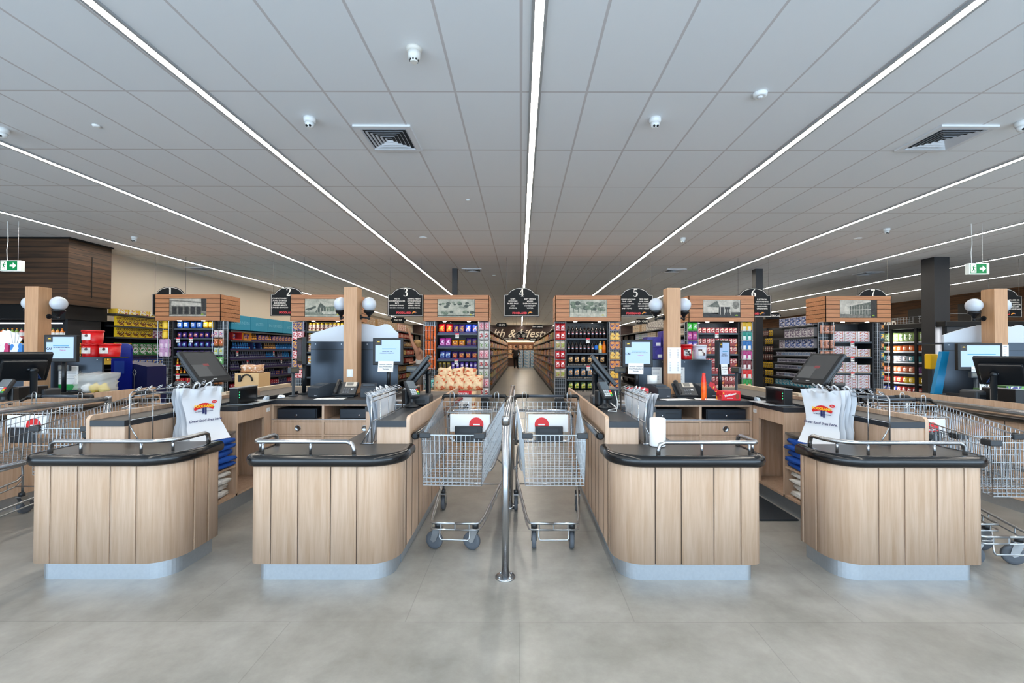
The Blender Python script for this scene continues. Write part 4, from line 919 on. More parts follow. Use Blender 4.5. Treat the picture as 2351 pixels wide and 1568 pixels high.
for i in range(8): m.box(1.735, 1.748, y - .003, y - .0016, 1.43 - .013 * i, 1.434 - .013 * i, 1); m.box(1.825, 1.84, y - .003, y - .0016, 1.43 - .013 * i, 1.434 - .013 * i, 1); m.box(1.735, 1.748, y - .003, y - .0016, 1.28 - .013 * i, 1.284 - .013 * i, 1); m.box(1.825, 1.84, y - .003, y - .0016, 1.28 - .013 * i, 1.284 - .013 * i, 1)
solo('price_list', m, [PAPER, mat(120, 122, 128)], 'long white price list taped to the right timber post', 'notice', (1.79, 5.29, 1.15))
for i, (x0, x1, z0, z1, y, lab) in enumerate(((1.60, 1.72, 1.02, 1.22, 5.55, 'white notice taped on the grey stand left of the right timber post'), (1.875, 2.0, 1.0, 1.22, 5.55, 'white notice taped on the grey stand right of the right timber post'), (-5.62, -5.38, .93, 1.22, 5.55, 'white notice with green foot taped on the far left grey stand'), (5.612, 5.684, 1.3, 1.5, 5.298, 'white paper strips taped on the far right timber post'))):
    m = MB(); m.box(x0, x1, y - .003, y - .0005, z0, z1); m.box(x0 + .01, x1 - .02, y - .0036, y - .003, z1 - .024, z1 - .016, 1)
    for k in range(6): m.box(x0 + .012, x1 - .03, y - .0036, y - .003, z1 - .06 - .018 * k, z1 - .057 - .018 * k, 1)
    if i == 2: m.box(x0, x1, y - .0037, y - .003, z0, z0 + .07, 2)
    solo('notice', m, [PAPER, mat(150, 154, 160), GRN], lab, 'notice', ((x0 + x1) / 2, y, z0))
m = MB(); m.box(-2.02, -1.945, 5.296, 5.3, 1.11, 1.20, 0, .002); m.box(-2.0, -1.965, 5.2945, 5.296, 1.12, 1.19, 1); solo('wall_switch', m, [mat(226, 226, 222), WHITE], 'small white switch plate on the left timber post', 'switch', (-1.98, 5.298, 1.11))
# tubs and boxes on the stands
def tub(x, y, z, r, h, lab, c1, lidc, txt=''):
    t = thing('plastic_bucket', lab, 'bucket', (x, y, z), 'plastic tubs on the grey stands')
    m = MB(); m.lathe([(r * .9, 0), (r * .92, .004), (r, h * .86)], (x, y, z), 28); part('body', m, c1, t)
    m = MB(); m.lathe([(r * 1.0, h * .86), (r * 1.06, h * .87), (r * 1.06, h * .97), (r * 1.02, h), (r * .5, h * 1.0)], (x, y, z), 28); part('lid', m, lidc, t)
    m = MB()
    n = 10
    for sgn in (1,):
        pts = [(-PI / 2 - .55 + 1.1 * i / n) for i in range(n + 1)]
        for i in range(n): m.quad([(x + (r + .002) * math.cos(a), y + (r + .002) * math.sin(a), z + zz) for a, zz in ((pts[i], h * .25), (pts[i + 1], h * .25), (pts[i + 1], h * .68), (pts[i], h * .68))])
    if txt: m.text(txt[0], h * .13, face(x, y - r - .004, z + h * .52), 1, .001); m.text(txt[1], h * .13, face(x, y - r - .004, z + h * .36), 1, .001)
    part('label_print', m, [prnt((246, 244, 240), (238, 230, 224), (70, 30, 26), 16, .4, .5, .62), INK], t, fix=False)
RB = mat(214, 24, 28, .3); RL = mat(206, 14, 20, .3)
tub(-5.39, 5.74, 1.332, .105, .165, 'red bucket at the bottom of the stacked pair, left stand', RB, RL); tub(-5.39, 5.74, 1.499, .105, .165, 'red bucket on top of the stacked pair, left stand', RB, RL); tub(-5.17, 5.74, 1.332, .105, .165, 'single red bucket right of the stacked pair, left stand', RB, RL)
tub(2.075, 5.73, 1.317, .085, .185, 'red bucket with round white label behind the right timber post', RB, RL, ('Wafer', 'Sticks')); tub(2.255, 5.73, 1.317, .082, .18, 'white tub with faint lists beside the red bucket behind the right post', prnt((214, 220, 232), (204, 212, 230), (196, 150, 190), 12, .3, .52, .66), mat(214, 218, 224, .3))
BOXP = prnt((52, 46, 130), (66, 58, 150), (190, 190, 214), 9, .35, .52, .68)
for i, (x, z, h, lab) in enumerate(((1.68, 1.317, .145, 'purple carton at the bottom of the pile beside the right timber post'), (1.66, 1.463, .13, 'purple carton on top of the pile beside the right timber post'), (1.84, 1.317, .15, 'dark purple carton at the bottom just behind the right timber post'), (1.85, 1.468, .20, 'dark purple carton on top just behind the right timber post'))):
    m = MB(); m.box(x - .085, x + .085, 5.64, 5.86, z, z + h, 0, .002); m.box(x + .02, x + .075, 5.637, 5.64, z + .02, z + .06, 1); solo('confectionery_carton', m, [BOXP, WHITE], lab, 'carton', (x, 5.75, z), 'purple cartons')
for x, c, lab in ((-6.44, PR((236, 236, 236), (200, 60, 110), (190, 196, 206), 7), 'pink and white leaflet pack standing at the left edge behind the post'), (-6.27, PR((236, 238, 240), (60, 130, 200), (190, 196, 206), 7), 'blue and white leaflet pack standing left of the pale timber post'), (-6.02, PR((70, 140, 200), (220, 226, 232), (150, 160, 170), 9), 'blue and grey pack standing right of the pale timber post')):
    m = MB(); m.box(x - .075, x + .075, 5.66, 5.72, 1.332, 1.50, 0, .003); solo('leaflet_pack', m, c, lab, 'leaflets', (x, 5.69, 1.332))
m = MB()
for i in range(4):
    b = MB(); b.box(-.11, .11, 0, .001, 0, .29); b.bm.transform(Matrix.Translation((-6.47 - .02 * i, 5.73 + .006 * i, 1.34 + .01 * i)) @ Matrix.Rotation(.25 * i - .2, 4, 'Y')); m.add(b.bm)
m.box(-6.56, -6.30, 5.722, 5.726, 1.332, 1.46); solo('paper_fan', m, PAPER, 'fan of blank white paper sheets standing at the left picture edge', 'paper', (-6.45, 5.73, 1.332))
# bag of shopping on the far left belt
m = MB(); m.pillow(.47, .25, .30, Matrix.Translation((-4.87, 5.25, .917)) @ Matrix.Rotation(.0, 4, 'Z'), 0, jit=.018, seed=5); t = thing('plastic_bag', 'clear plastic bag with yellow packets lying on the far left counter', 'plastic bag', (-4.87, 5.25, .917)); part('film', m, glassy(226, 226, 220, .34, .2), t)
for i, (dx, c) in enumerate(((-.09, mat(236, 236, 236)), (.0, prnt((236, 200, 40), (240, 214, 60), (220, 170, 30), 20)), (.10, prnt((240, 206, 40), (246, 220, 70), (214, 160, 20), 20)))):
    m = MB(); m.pillow(.10, .11, .08, Matrix.Translation((-4.87 + dx, 5.25, .925)) @ Matrix.Rotation(-.5, 4, 'Y'), 0, jit=.006, seed=i); solo('snack_packet', m, c, ('white packet', 'yellow packet in the middle', 'yellow packet at the end')[i] + ' inside the clear plastic bag', 'packet', (-4.87 + dx, 5.25, .925))
# timber box of bread on the belt of the left counter, with loaf bag
m = MB(); m.box(-3.95, -3.62, 6.3, 6.6, .62, 1.10, 0, .004); m.box(-3.9, -3.86, 6.297, 6.3, .98, 1.07, 1); m.tube([(-3.78 + .08 * math.cos(a / 10 * PI), 6.29, .99 + .09 * math.sin(a / 10 * PI)) for a in range(11)], .011, 8, 2); m.box(-3.96, -3.6, 6.25, 6.65, 0, .62, 3); solo('bread_crate', m, [mat(214, 178, 130, .7), INK, BLACK, OAK], 'timber coloured bread carton with black arch at the end of the left belt', 'carton', (-3.8, 6.45, 0))
m = MB(); m.pillow(.34, .11, .16, Matrix.Translation((-3.79, 6.44, 1.10)), 0, jit=.008, seed=3); solo('bread_bag', m, prnt((206, 160, 120), (190, 138, 98), (226, 206, 190), 22), 'clear bag of bread rolls on top of the bread carton', 'bread', (-3.79, 6.44, 1.10))

# ------------------------------------------------------------------ shop shelving
PROTO = {}
def proto(key, fn, mats):
    if key not in PROTO:
        m = MB(); fn(m); PROTO[key] = m.mesh(key[0] if isinstance(key, tuple) else key, mats)
    return PROTO[key]
def put(me, name, x, y, z, rz, label, cat, group, sx=1.0):
    o = bpy.data.objects.new(name, me); C.objects.link(o); o.location = (x, y, z); o.rotation_euler = (0, 0, rz)
    o['label'] = label; o['category'] = cat; o['group'] = group
    if sx != 1.0: o.scale = (sx, sx, sx)
    return o
def P_box(w, d, h, c1, c2): return proto(('carton', w, d, h, c1, c2), lambda m: (m.box(-w / 2, w / 2, 0, d, 0, h), m.box(-w * .46, w * .46, -.001, 0, h * .04, h * .96, 1)), [c1, c2])
def P_bag(w, h, d, c1, c2, seed=0): return proto(('bag', w, h, d, c1, c2, seed), lambda m: m.pillow(w, h, d, Matrix.Translation((0, d / 2, 0)), 0, 1, 6, 8, seed=seed, jit=.003), [c1, c2])
def P_jar(r, h, body, label, lid): return proto(('jar', r, h, body, label, lid), lambda m: m.lathe([(r * .9, 0), (r, .01), (r, h * .16), (r * 1.005, h * .18), (r * 1.005, h * .66), (r, h * .68), (r, h * .76), (r * .92, h * .80), (r * .95, h * .81), (r * .95, h), (r * .5, h)], (0, r, 0), 14, 0, None, [0, 0, 0, 1, 1, 1, 0, 0, 2, 2]), [body, label, lid])
def P_bottle(r, h, body, label, cap):
    def f(m):
        m.lathe([(r * .8, 0), (r, .012), (r, h * .30), (r * 1.01, h * .31), (r * 1.01, h * .52), (r, h * .53), (r * .95, h * .64), (r * .62, h * .80), (r * .30, h * .89), (r * .30, h * .93), (r * .36, h * .935), (r * .36, h)], (0, r, 0), 14, 0, None, [0, 0, 0, 1, 1, 1, 0, 0, 0, 2, 2])
        if label is COLAL:
            zc = h * .415; q = h * .075
            m.disc(0, zc, q, q, -.0025, 3, 14, .35, PI - .35); m.disc(0, zc, q, q, -.0025, 4, 14, PI + .35, 2 * PI - .35); m.box(-q * .95, q * .95, -.0026, -.002, zc - q * .3, zc + q * .3, 5)
    return proto(('bottle', r, h, body, label, cap), f, [body, label, cap, REDP, mat(0, 80, 170, .4), WHITE])
def P_bunny(c1, c2, k=1.0):
    def f(m):
        m.ball((0, .03, .035), .026, .028, .035, 8, 0); m.ball((0, .026, .082), .018, .02, .02, 8, 0); m.ball((-.009, .03, .115), .006, .007, .024, 6, 0); m.ball((.009, .03, .115), .006, .007, .024, 6, 0); m.lathe([(.019, .060), (.021, .064), (.019, .068)], (0, .028, 0), 10, 1)
        m.bm.transform(Matrix.Scale(k, 4))
    return proto(('bunny', c1, c2, k), f, [c1, c2])
def P_roll(c1, c2):
    def f(m):
        for x in (-.055, .055):
            for k in range(2): m.lathe([(.02, 0), (.05, .003), (.054, .01), (.054, .095), (.05, .102), (.02, .105)], (x, .055, k * .106), 12, 0 if k else 1)
        m.box(-.105, .105, .012, .1, .02, .19, 0)
    return proto(('rollpack', c1, c2), f, [c1, c2])
COLAL = mat(28, 28, 34, .3)
WIRE = mat(190, 194, 198, .35, .7)
PRICE_N = [0]
def price_card(x, y, z, rz, val, lab, w_=.085):
    t = thing('price_card', lab, 'price tag', (x, y, z), 'red and white shelf price cards')
    R = Matrix.Translation((x, y, z)) @ Matrix.Rotation(rz, 4, 'Z')
    m = MB(); m.box(-w_ / 2, w_ / 2, -.003, 0, -.115, 0); m.box(-w_ / 2, w_ / 2, -.0036, -.003, -.032, 0, 1); m.text(val, .046, face(0, -.004, -.068), 2, .0012); m.bm.transform(R); part('card', m, [WHITE, mat(226, 40, 62, .5), INK], t, fix=False)
def photo_print(x0, x1, z0, z1, y, kind, mi):
    """old monochrome street photograph: printed shapes on one flat board (two tones of ink)"""
    m = MB(); w_, h_ = x1 - x0, z1 - z0
    m.box(x0, x1, y, y + .012, z0, z1, 0)
    def q(pts, k, e=.0012): m.quad([(x0 + a * w_, y - e, z0 + b * h_) for a, b in pts], k)
    if kind == 'verandah':
        q([(0, .06), (1, .06), (1, .8), (0, .95)], 1); q([(.05, .62), (.9, .56), (.92, .74), (.06, .86)], 2, .002)
        for i in range(5): q([(.08 + i * .165, .12), (.20 + i * .165, .12), (.20 + i * .165, .54), (.08 + i * .165, .56)], 3, .002)
        q([(.88, .3), (1, .3), (1, 1), (.86, 1)], 3, .0022)
    elif kind == 'shed':
        q([(0, .08), (1, .08), (1, .25), (0, .25)], 1); q([(.28, .25), (.42, .8), (.56, .55), (.56, .25)], 3, .0015); q([(.42, .86), (.9, .66), (1.0, .62), (.58, .58)], 2, .002); q([(.56, .25), (1, .25), (1, .6), (.56, .56)], 4, .0016)
        for i in range(8): q([(.33 + .08 * i, .25), (.345 + .08 * i, .25), (.345 + .08 * i, .52), (.33 + .08 * i, .52)], 2, .0022)
        q([(0, .42), (.3, .62), (.3, .5), (.1, .34)], 3, .0015); q([(.5, .14), (.85, .14), (.85, .3), (.45, .28)], 2, .0025)
    elif kind == 'trees':
        rnd = random.Random(4)
        for i in range(26): cx, cz, r_ = rnd.uniform(.06, .94), rnd.choice((.72, .8, .6, .22, .3)) + rnd.uniform(-.07, .07), rnd.uniform(.04, .09); m.disc(x0 + cx * w_, z0 + cz * h_, r_ * w_ * .8, r_ * h_, y - .0012 - i * .00004, rnd.choice((1, 3, 4)), 9)
        q([(0, .04), (1, .04), (1, .12), (0, .1)], 3)
    elif kind == 'grove':
        rnd = random.Random(9)
        for i in range(40): cx, cz, r_ = rnd.uniform(.06, .94), rnd.uniform(.42, .82), rnd.uniform(.05, .12); m.disc(x0 + cx * w_, z0 + cz * h_, r_ * w_ * .7, r_ * h_, y - .0012 - i * .00004, rnd.choice((1, 4, 4, 3)), 9)
        for i in range(7): q([(.1 + .12 * i, .26), (.112 + .12 * i, .26), (.115 + .12 * i, .5), (.1 + .12 * i, .5)], 3, .004)
        q([(0, .0), (1, .0), (1, .2), (0, .24)], 2); q([(.02, .1), (.3, .1), (.3, .13), (.02, .13)], 3, .002)
    elif kind == 'house':
        q([(0, 0), (1, 0), (1, .3), (0, .26)], 3); q([(.12, .24), (.4, .2), (.4, .62), (.12, .58)], 2); q([(.1, .62), (.38, .96), (.44, .62), (.4, .58)], 4, .0016); q([(.38, .94), (.8, .8), (.78, .6), (.44, .62)], 2, .002); q([(.42, .2), (.76, .24), (.76, .6), (.42, .6)], 3, .0014)
        for a in (.45, .56, .73): q([(a, .16), (a + .02, .16), (a + .02, .6), (a, .6)], 2, .0025)
        for a in (.60, .66, .72): m.disc(x0 + a * w_, z0 + .38 * h_, .012, .05, y - .003, 2, 8)
        m.disc(x0 + .88 * w_, z0 + .7 * h_, .08, .09, y - .001, 1, 10)
    else:
        q([(0, .0), (1, .0), (1, .12), (0, .22)], 1); q([(.12, .25), (.26, .22), (.26, .86), (.12, .72)], 2); q([(.26, .2), (.84, .1), (.84, .9), (.26, .66)], 4, .0014); q([(.26, .72), (.84, .98), (.84, .9), (.26, .66)], 2, .002); q([(.26, .46), (.84, .5), (.84, .44), (.26, .42)], 2, .0022)
        for i in range(7): q([(.3 + .075 * i, .18), (.31 + .075 * i, .18), (.31 + .075 * i, .72), (.3 + .075 * i, .70)], 2, .0024)
        q([(.84, 0), (1, 0), (1, 1), (.84, 1)], 3, .0016)
    m.disc(x0 + .9 * w_, z0 + .09 * h_, .03, .028, y - .006, 5, 12, 0, PI)
    return m
PH = [(oldphoto((150, 146, 136), (206, 200, 188)), oldphoto((92, 90, 84), (146, 142, 132), 14), oldphoto((168, 164, 154), (214, 208, 196), 12), oldphoto((20, 20, 20), (58, 56, 54), 16), oldphoto((70, 76, 70), (120, 122, 112), 18), mat(150, 180, 50, .4)),
      (oldphoto((140, 142, 128), (196, 194, 178)), oldphoto((96, 104, 92), (146, 150, 134), 14), oldphoto((160, 160, 146), (208, 204, 188), 12), oldphoto((44, 54, 46), (88, 96, 84), 16), oldphoto((76, 92, 74), (126, 138, 116), 18), mat(196, 190, 40, .4))]
def endcap(xc, where, shelves, kind, pal, lab):
    """shelving end unit: timber header with an old photograph, shelves, wire wings"""
    t = thing('endcap_shelving', lab, 'shelving', (xc, 10.9, 0), 'aisle end shelving with timber headers')
    x0, x1 = xc - .755, xc + .755; z0, z1 = 2.09, 2.69; y0, y1 = 10.40, 11.12
    px0, px1 = xc - .43, xc + .43
    m = MB(); m.box(x0 + .012, x1 - .012, y0 + .014, y1, z0 + .01, z1 - .01, 1); hh = (z1 - z0) / 6
    for k in range(6):
        a, b = z0 + k * hh + .005, z0 + (k + 1) * hh - .005
        full = k in (0, 5)
        for (p, q) in (((x0, x1),) if full else ((x0, px0), (px1, x1))): m.box(p, q, y0, y0 + .014, a, b)
        m.box(x0, x0 + .014, y0, y1, a, b); m.box(x1 - .014, x1, y0, y1, a, b)
    m.box(x0, x1, y0, y1, z1 - .004, z1)
    h = part('timber_header', m, [CEDAR, GAP], t)
    part('photograph', photo_print(px0 + .01, px1 - .01, z0 + hh, z1 - hh, y0 + .002, kind, 0), list(PH[pal]), h, fix=False)
    for dx in (-.28, .28):
        m = MB(); m.lathe([(.035, z0 - .004), (.04, z0 + .006)], (xc + dx, 10.52, 0), 14); part('downlight', m, mat(255, 244, 226, .4, 0, 30), h)
    m = MB(); m.box(xc - .48, xc + .48, 11.06, 11.09, .0, 2.09); part('back_panel', m, SHELFM, t)
    m = MB(); m.box(xc - .50, xc - .47, 10.60, 11.09, .0, 2.09); m.box(xc + .47, xc + .50, 10.60, 11.09, 0, 2.09); part('side_frame', m, SHELFM, t)
    for z in shelves + [.14]:
        m = MB(); m.box(xc - .47, xc + .47, 10.62, 11.06, z - .03, z); m.box(xc - .47, xc + .47, 10.612, 10.62, z - .035, z + .004, 1); part('shelf', m, [SHELFM, mat(70, 78, 86, .4, .3)], t)
    for s in (-1, 1):
        m = MB(); xa, xb = xc + s * .505, xc + s * .755
        for i in range(7): xx = xa + (xb - xa) * i / 6; m.tube([(xx, 10.66, .3), (xx, 10.66, 2.09)], .003, 4, cap=False)
        for i in range(22): zz = .3 + 1.79 * i / 21; m.tube([(xa, 10.66, zz), (xb, 10.66, zz)], .0025, 4, cap=False)
        m.tube([(xb, 10.66, .3), (xb, 10.66, 2.09)], .006, 5); m.tube([(xb, 10.50, .3), (xb, 10.50, 2.09)], .006, 5); m.tube([(xa, 10.50, .3), (xa, 10.50, 2.09)], .006, 5)
        for i in range(9):
            zz = .34 + .22 * i; m.tube([(xa, 10.66, zz), (xa, 10.48, zz), (xb, 10.48, zz), (xb, 10.66, zz)], .0035, 4)
        m.box(xa, xb, 10.67, 10.70, .0, 2.08, 1); m.box(xa, xb, 10.48, 10.70, .0, .3, 1)
        part('wire_wing', m, [WIRE, SHELFM], t, 'wire side rack')
EX = (-7.61, -4.51, -1.475, 1.548, 4.605, 7.735)
E1, E2, E3, E4, E5, E6 = EX
SH1 = [1.925, 1.70, 1.48, 1.275, 1.065, .855, .64]; SH2 = [1.86, 1.62, 1.38, 1.1, .8]; SH3 = [1.813, 1.50, 1.205, .95, .65]; SH4 = [1.705, 1.36, 1.065, .76, .45]; SH5 = [1.84, 1.35, .88, .47]; SH6 = [1.64, 1.29, .92, .56]
endcap(E1, 'one', SH1, 'verandah', 0, 'aisle end with chocolate eggs under a timber header showing a dark verandah photograph')
endcap(E2, 'two', SH2, 'shed', 1, 'aisle end with gold lidded coffee jars under a timber header showing a gabled shed')
endcap(E3, 'three', SH3, 'trees', 1, 'aisle end with chocolate bags under a timber header showing a town among trees')
endcap(E4, 'four', SH4, 'grove', 1, 'aisle end with cola bottles under a timber header showing a misty grove')
endcap(E5, 'five', SH5, 'house', 0, 'aisle end with red soup boxes under a timber header showing a white cottage')
endcap(E6, 'six', SH6, 'hotel', 0, 'aisle end with white wafer packs under a timber header showing a balconied hotel')

def row(me, n, xc, wd, y, z, name, cat, what, where, grp, jit=.0, rz=0.0):
    """n like products side by side (left to right) centred on xc"""
    for i in range(n):
        x = xc + (i - (n - 1) / 2) * (wd / n)
        put(me, name, x, y + random.uniform(0, jit), z + .0006, rz + random.uniform(-1, 1) * (.10 if jit else 0), '%s %s from the left, %s' % (nth(i), what, where), cat, grp)
YF = 10.64
# --- E3 chocolate bags
t1 = SH3
for (me, n, xo, w_, z, what) in (
    (P_bag(.175, .235, .09, K(206, 24, 36), PR((220, 30, 40), (250, 200, 40), (230, 60, 30))), 2, -.29, .36, t1[0], 'red chocolate bag'), (P_bag(.15, .22, .09, K(70, 40, 120), PR((80, 44, 130), (200, 150, 60), (120, 70, 40))), 2, .03, .25, t1[0], 'purple nut chocolate bag'), (P_bag(.16, .225, .09, K(36, 66, 190), PR((40, 70, 200), (220, 220, 240), (220, 60, 60))), 2, .33, .33, t1[0], 'royal blue chocolate bag'),
    (P_bag(.15, .22, .09, K(190, 60, 160), PR((200, 70, 170), (240, 200, 240), (120, 40, 120))), 2, -.29, .27, t1[1], 'magenta chocolate bag'), (P_bag(.15, .17, .09, K(230, 140, 30), PR((240, 150, 40), (150, 70, 30), (250, 220, 120))), 2, .02, .31, t1[1], 'golden biscuit bag'), (P_bag(.14, .22, .09, K(60, 44, 110), PR((66, 48, 120), (150, 60, 40), (120, 160, 80))), 2, .33, .27, t1[1], 'dark purple chocolate bag'),
    (P_bag(.15, .21, .09, K(36, 56, 140), PR((40, 60, 150), (140, 180, 230), (240, 240, 240))), 2, -.29, .27, t1[2], 'navy milk chocolate bag'), (P_bag(.15, .19, .09, K(60, 44, 110), PR((230, 120, 30), (150, 60, 30), (240, 200, 80))), 4, .17, .62, t1[2], 'purple caramel chocolate bag'),
    (P_bag(.085, .205, .05, K(150, 130, 50), PR((90, 70, 40), (60, 44, 30), (170, 150, 70))), 3, -.31, .30, t1[3], 'gold and brown chocolate block'), (P_bag(.085, .205, .05, K(84, 58, 160), PR((90, 62, 170), (230, 220, 240), (200, 150, 90))), 6, .16, .63, t1[3], 'violet chocolate block'),
    (P_bag(.085, .205, .05, K(150, 130, 50), PR((90, 70, 40), (60, 44, 30), (170, 150, 70))), 3, -.31, .30, t1[4], 'gold and brown chocolate block'), (P_bag(.085, .205, .05, K(84, 58, 160), PR((90, 62, 170), (230, 220, 240), (200, 150, 90))), 6, .16, .63, t1[4], 'violet chocolate block')):
    sh = ORD[SH3.index(z)]
    row(me, n, E3 + xo, w_, YF, z, 'chocolate_bag' if 'block' not in what else 'chocolate_block', 'chocolate', what, '%s shelf down by the orange strips' % sh, what + ' ' + sh, .03)
for i, z in enumerate(SH3[:3]):
    m = MB(); m.box(E3 - .45, E3 + .45, YF - .012, YF - .008, z, z + .035); solo('shelf_tray', m, [mat(52, 36, 96, .4)], 'purple card tray front on the %s shelf of the chocolate bag aisle end' % ORD[i], 'tray', (E3, YF, z), 'purple tray fronts')
price_card(E3 - .0, 10.60, SH3[0] + .01, 0, '3.99', 'price card under the top shelf of chocolate bags'); price_card(E3 - .02, 10.60, SH3[2] + .01, 0, '2.99', 'price card under the third shelf of chocolate bags')
# --- E4 cola bottles and crisps
COLA = P_bottle(.046, .285, mat(24, 16, 16, .12), COLAL, BLACK)
row(COLA, 10, E4, .925, YF, SH4[0], 'soft_drink_bottle', 'bottle', 'dark cola bottle', 'upper bottle shelf', 'cola bottles upper shelf')
row(COLA, 7, E4 - .14, .6475, YF, SH4[1], 'soft_drink_bottle', 'bottle', 'dark cola bottle', 'lower bottle shelf', 'cola bottles lower shelf')
put(P_bottle(.046, .285, mat(24, 16, 16, .12), mat(20, 110, 210, .3), BLACK), 'soft_drink_bottle', E4 + .230, YF, SH4[1], 0, 'cola bottle with a bright blue label on the lower bottle shelf', 'bottle', 'soft drinks lower shelf')
put(P_bottle(.046, .285, mat(222, 216, 190, .15), YEL, YEL), 'soft_drink_bottle', E4 + .3225, YF, SH4[1], 0, 'pale lemonade bottle with yellow label on the lower bottle shelf', 'bottle', 'soft drinks lower shelf')
put(P_bottle(.046, .285, mat(236, 112, 24, .15), mat(240, 130, 30, .3), ORANGE), 'soft_drink_bottle', E4 + .415, YF, SH4[1], 0, 'orange soft drink bottle at the end of the lower bottle shelf', 'bottle', 'soft drinks lower shelf')
for i, c in enumerate((PR((60, 60, 66), (230, 170, 80), (220, 220, 220)), PR((70, 110, 140), (230, 160, 70), (220, 226, 230)), PR((50, 120, 60), (210, 200, 60), (220, 230, 220)))):
    row(P_bag(.135, .21, .09, (K(40, 38, 40), K(60, 90, 120), K(44, 60, 44))[i], c), 6, E4, .9, YF, SH4[2 + i] + .05, 'crisp_packet', 'crisps', ('black', 'steel blue', 'green')[i] + ' crisp packet', ('upper', 'middle', 'lower')[i] + ' crisp shelf below the cola', 'crisp packets %d' % i, .03)
    m = MB(); m.box(E4 - .45, E4 + .45, YF - .012, YF + .2, SH4[2 + i] + .001, SH4[2 + i] + .055)
    for q in (-.25, .13): m.text('Made to be shared', .036, face(E4 + q, YF - .0135, SH4[2 + i] + .03), 1, .0006, shear=.3); m.disc(E4 + q - .17, SH4[2 + i] + .03, .02, .02, YF - .0135, 1, 12)
    solo('shelf_tray', m, [mat(30, 28, 28, .5), mat(150, 140, 124)], ('upper', 'middle', 'lower')[i] + ' black crisp tray with pale lettering below the cola bottles', 'tray', (E4, YF, SH4[2 + i]), 'crisp trays', fix=False)
price_card(E4 + .02, 10.60, SH4[0] + .01, 0, '1.99', 'price card between the two cola shelves'); price_card(E4 + .03, 10.60, SH4[2] + .01, 0, '2.25', 'price card between the crisp shelves')
# --- E5 soup boxes
SOUP = P_box(.088, .10, .125, mat(150, 26, 34, .35), prnt((180, 30, 40), (232, 224, 214), (220, 130, 50), 26, .3, .52, .60)); TRAYM = prnt((140, 30, 24), (150, 36, 26), (214, 130, 50), 12)
for j, (z, two) in enumerate(((SH5[0], False), (SH5[1], True), (SH5[2], True), (SH5[3], True))):
    for lv in range(2 if two else 1):
        zz = z + .05 + lv * .185 if two else z
        nm = {0: 'top row', 1: 'second shelf', 2: 'third shelf', 3: 'bottom shelf'}[j] + ((' upper layer', ' lower layer')[1 - lv] if two else '')
        row(SOUP, 9, E5, .93, YF, zz, 'soup_box', 'soup', 'red soup box', nm + ' under the white cottage photograph', 'soup boxes ' + nm)
        if two:
            for k in range(3):
                m = MB(); xx = E5 + (k - 1) * .31; m.box(xx - .152, xx + .152, YF - .006, YF + .105, zz - .05, zz - .001); m.prism([(xx - .152, zz), (xx + .152, zz), (xx + .152, zz + .04), (xx, zz + .012), (xx - .152, zz + .04)], 'y', YF - .006, YF - .003)
                solo('soup_tray', m, [TRAYM], '%s red card tray from the left holding soup boxes, %s' % (nth(k), nm), 'tray', (xx, YF, zz - .05), 'soup trays')
price_card(E5 - .03, 10.60, SH5[0] + .01, 0, '2.39', 'price card under the top row of soup boxes')
# --- E6 wafer packs in cartons
WAF = P_box(.27, .12, .058, mat(226, 224, 226, .35), prnt((214, 210, 216), (140, 60, 96), (196, 120, 56), 34, .3, .52, .60)); CARD = mat(200, 172, 142, .7)
for j, (z, n) in enumerate(((SH6[0], 4), (SH6[1], 4), (SH6[2], 4), (SH6[3], 5))):
    for k in range(3):
        xx = E6 + (k - 1) * .295; sh = ORD[j]
        nn = n - (1 if (j in (1, 2) and k == 2) else 0)
        for q in range(nn): put(WAF, 'wafer_pack', xx, YF, z + .001 + q * .062, random.uniform(-.04, .04), '%s wafer pack up, %s pile from the left, %s shelf under the hotel photograph' % (nth(q), nth(k), sh), 'biscuits', 'wafer packs')
        if j in (1, 2):
            m = MB(); m.box(xx - .145, xx - .14, YF - .006, YF + .13, z + .002, z + .19); m.box(xx + .14, xx + .145, YF - .006, YF + .13, z + .002, z + .19); m.box(xx - .145, xx + .145, YF - .006, YF - .003, z + .002, z + .02); solo('display_carton', m, CARD, '%s open brown carton from the left, %s shelf under the hotel photograph' % (nth(k), sh), 'carton', (xx, YF, z), 'wafer cartons')
for j in range(3): price_card(E6 + .0, 10.60, SH6[j] + .01, 0, '1.40', 'price card under the %s wafer shelf' % ORD[j])
# --- E1 eggs and gold bunnies
def PE(c): return P_bag(.10, .135, .08, K(64, 44, 130), PR((70, 50, 140), c, (220, 220, 240), 30))
for j, (me, n, what) in enumerate(((P_bag(.13, .16, .09, K(50, 110, 210), PR((60, 130, 220), (220, 230, 250), (240, 200, 60))), 6, 'blue egg bag'), (PE((230, 120, 50)), 7, 'purple egg with orange'), (PE((80, 170, 220)), 7, 'purple egg with sky blue'), (PE((160, 120, 200)), 7, 'plain purple egg'))):
    row(me, n, E1, .92, YF, SH1[j], 'chocolate_egg_pack', 'chocolate egg', what, '%s shelf of the egg display' % ORD[j], 'egg packs %d' % j, .02)
row(P_bag(.13, .16, .09, K(236, 180, 40), PR((240, 190, 50), (250, 230, 140), (150, 90, 30))), 2, E1 + .32, .26, YF - .04, SH1[0], 'chocolate_egg_pack', 'chocolate egg', 'yellow egg bag', 'top shelf of the egg display', 'yellow egg bags')
BUN = P_bunny(mat(222, 168, 60, .25, .8), REDP, 1.15)
for j in (4, 5): row(BUN, 11, E1, .92, YF, SH1[j], 'chocolate_bunny', 'chocolate bunny', 'gold foil bunny', '%s bunny shelf of the egg display' % ('upper', 'lower')[j - 4], 'gold bunnies %d' % j)
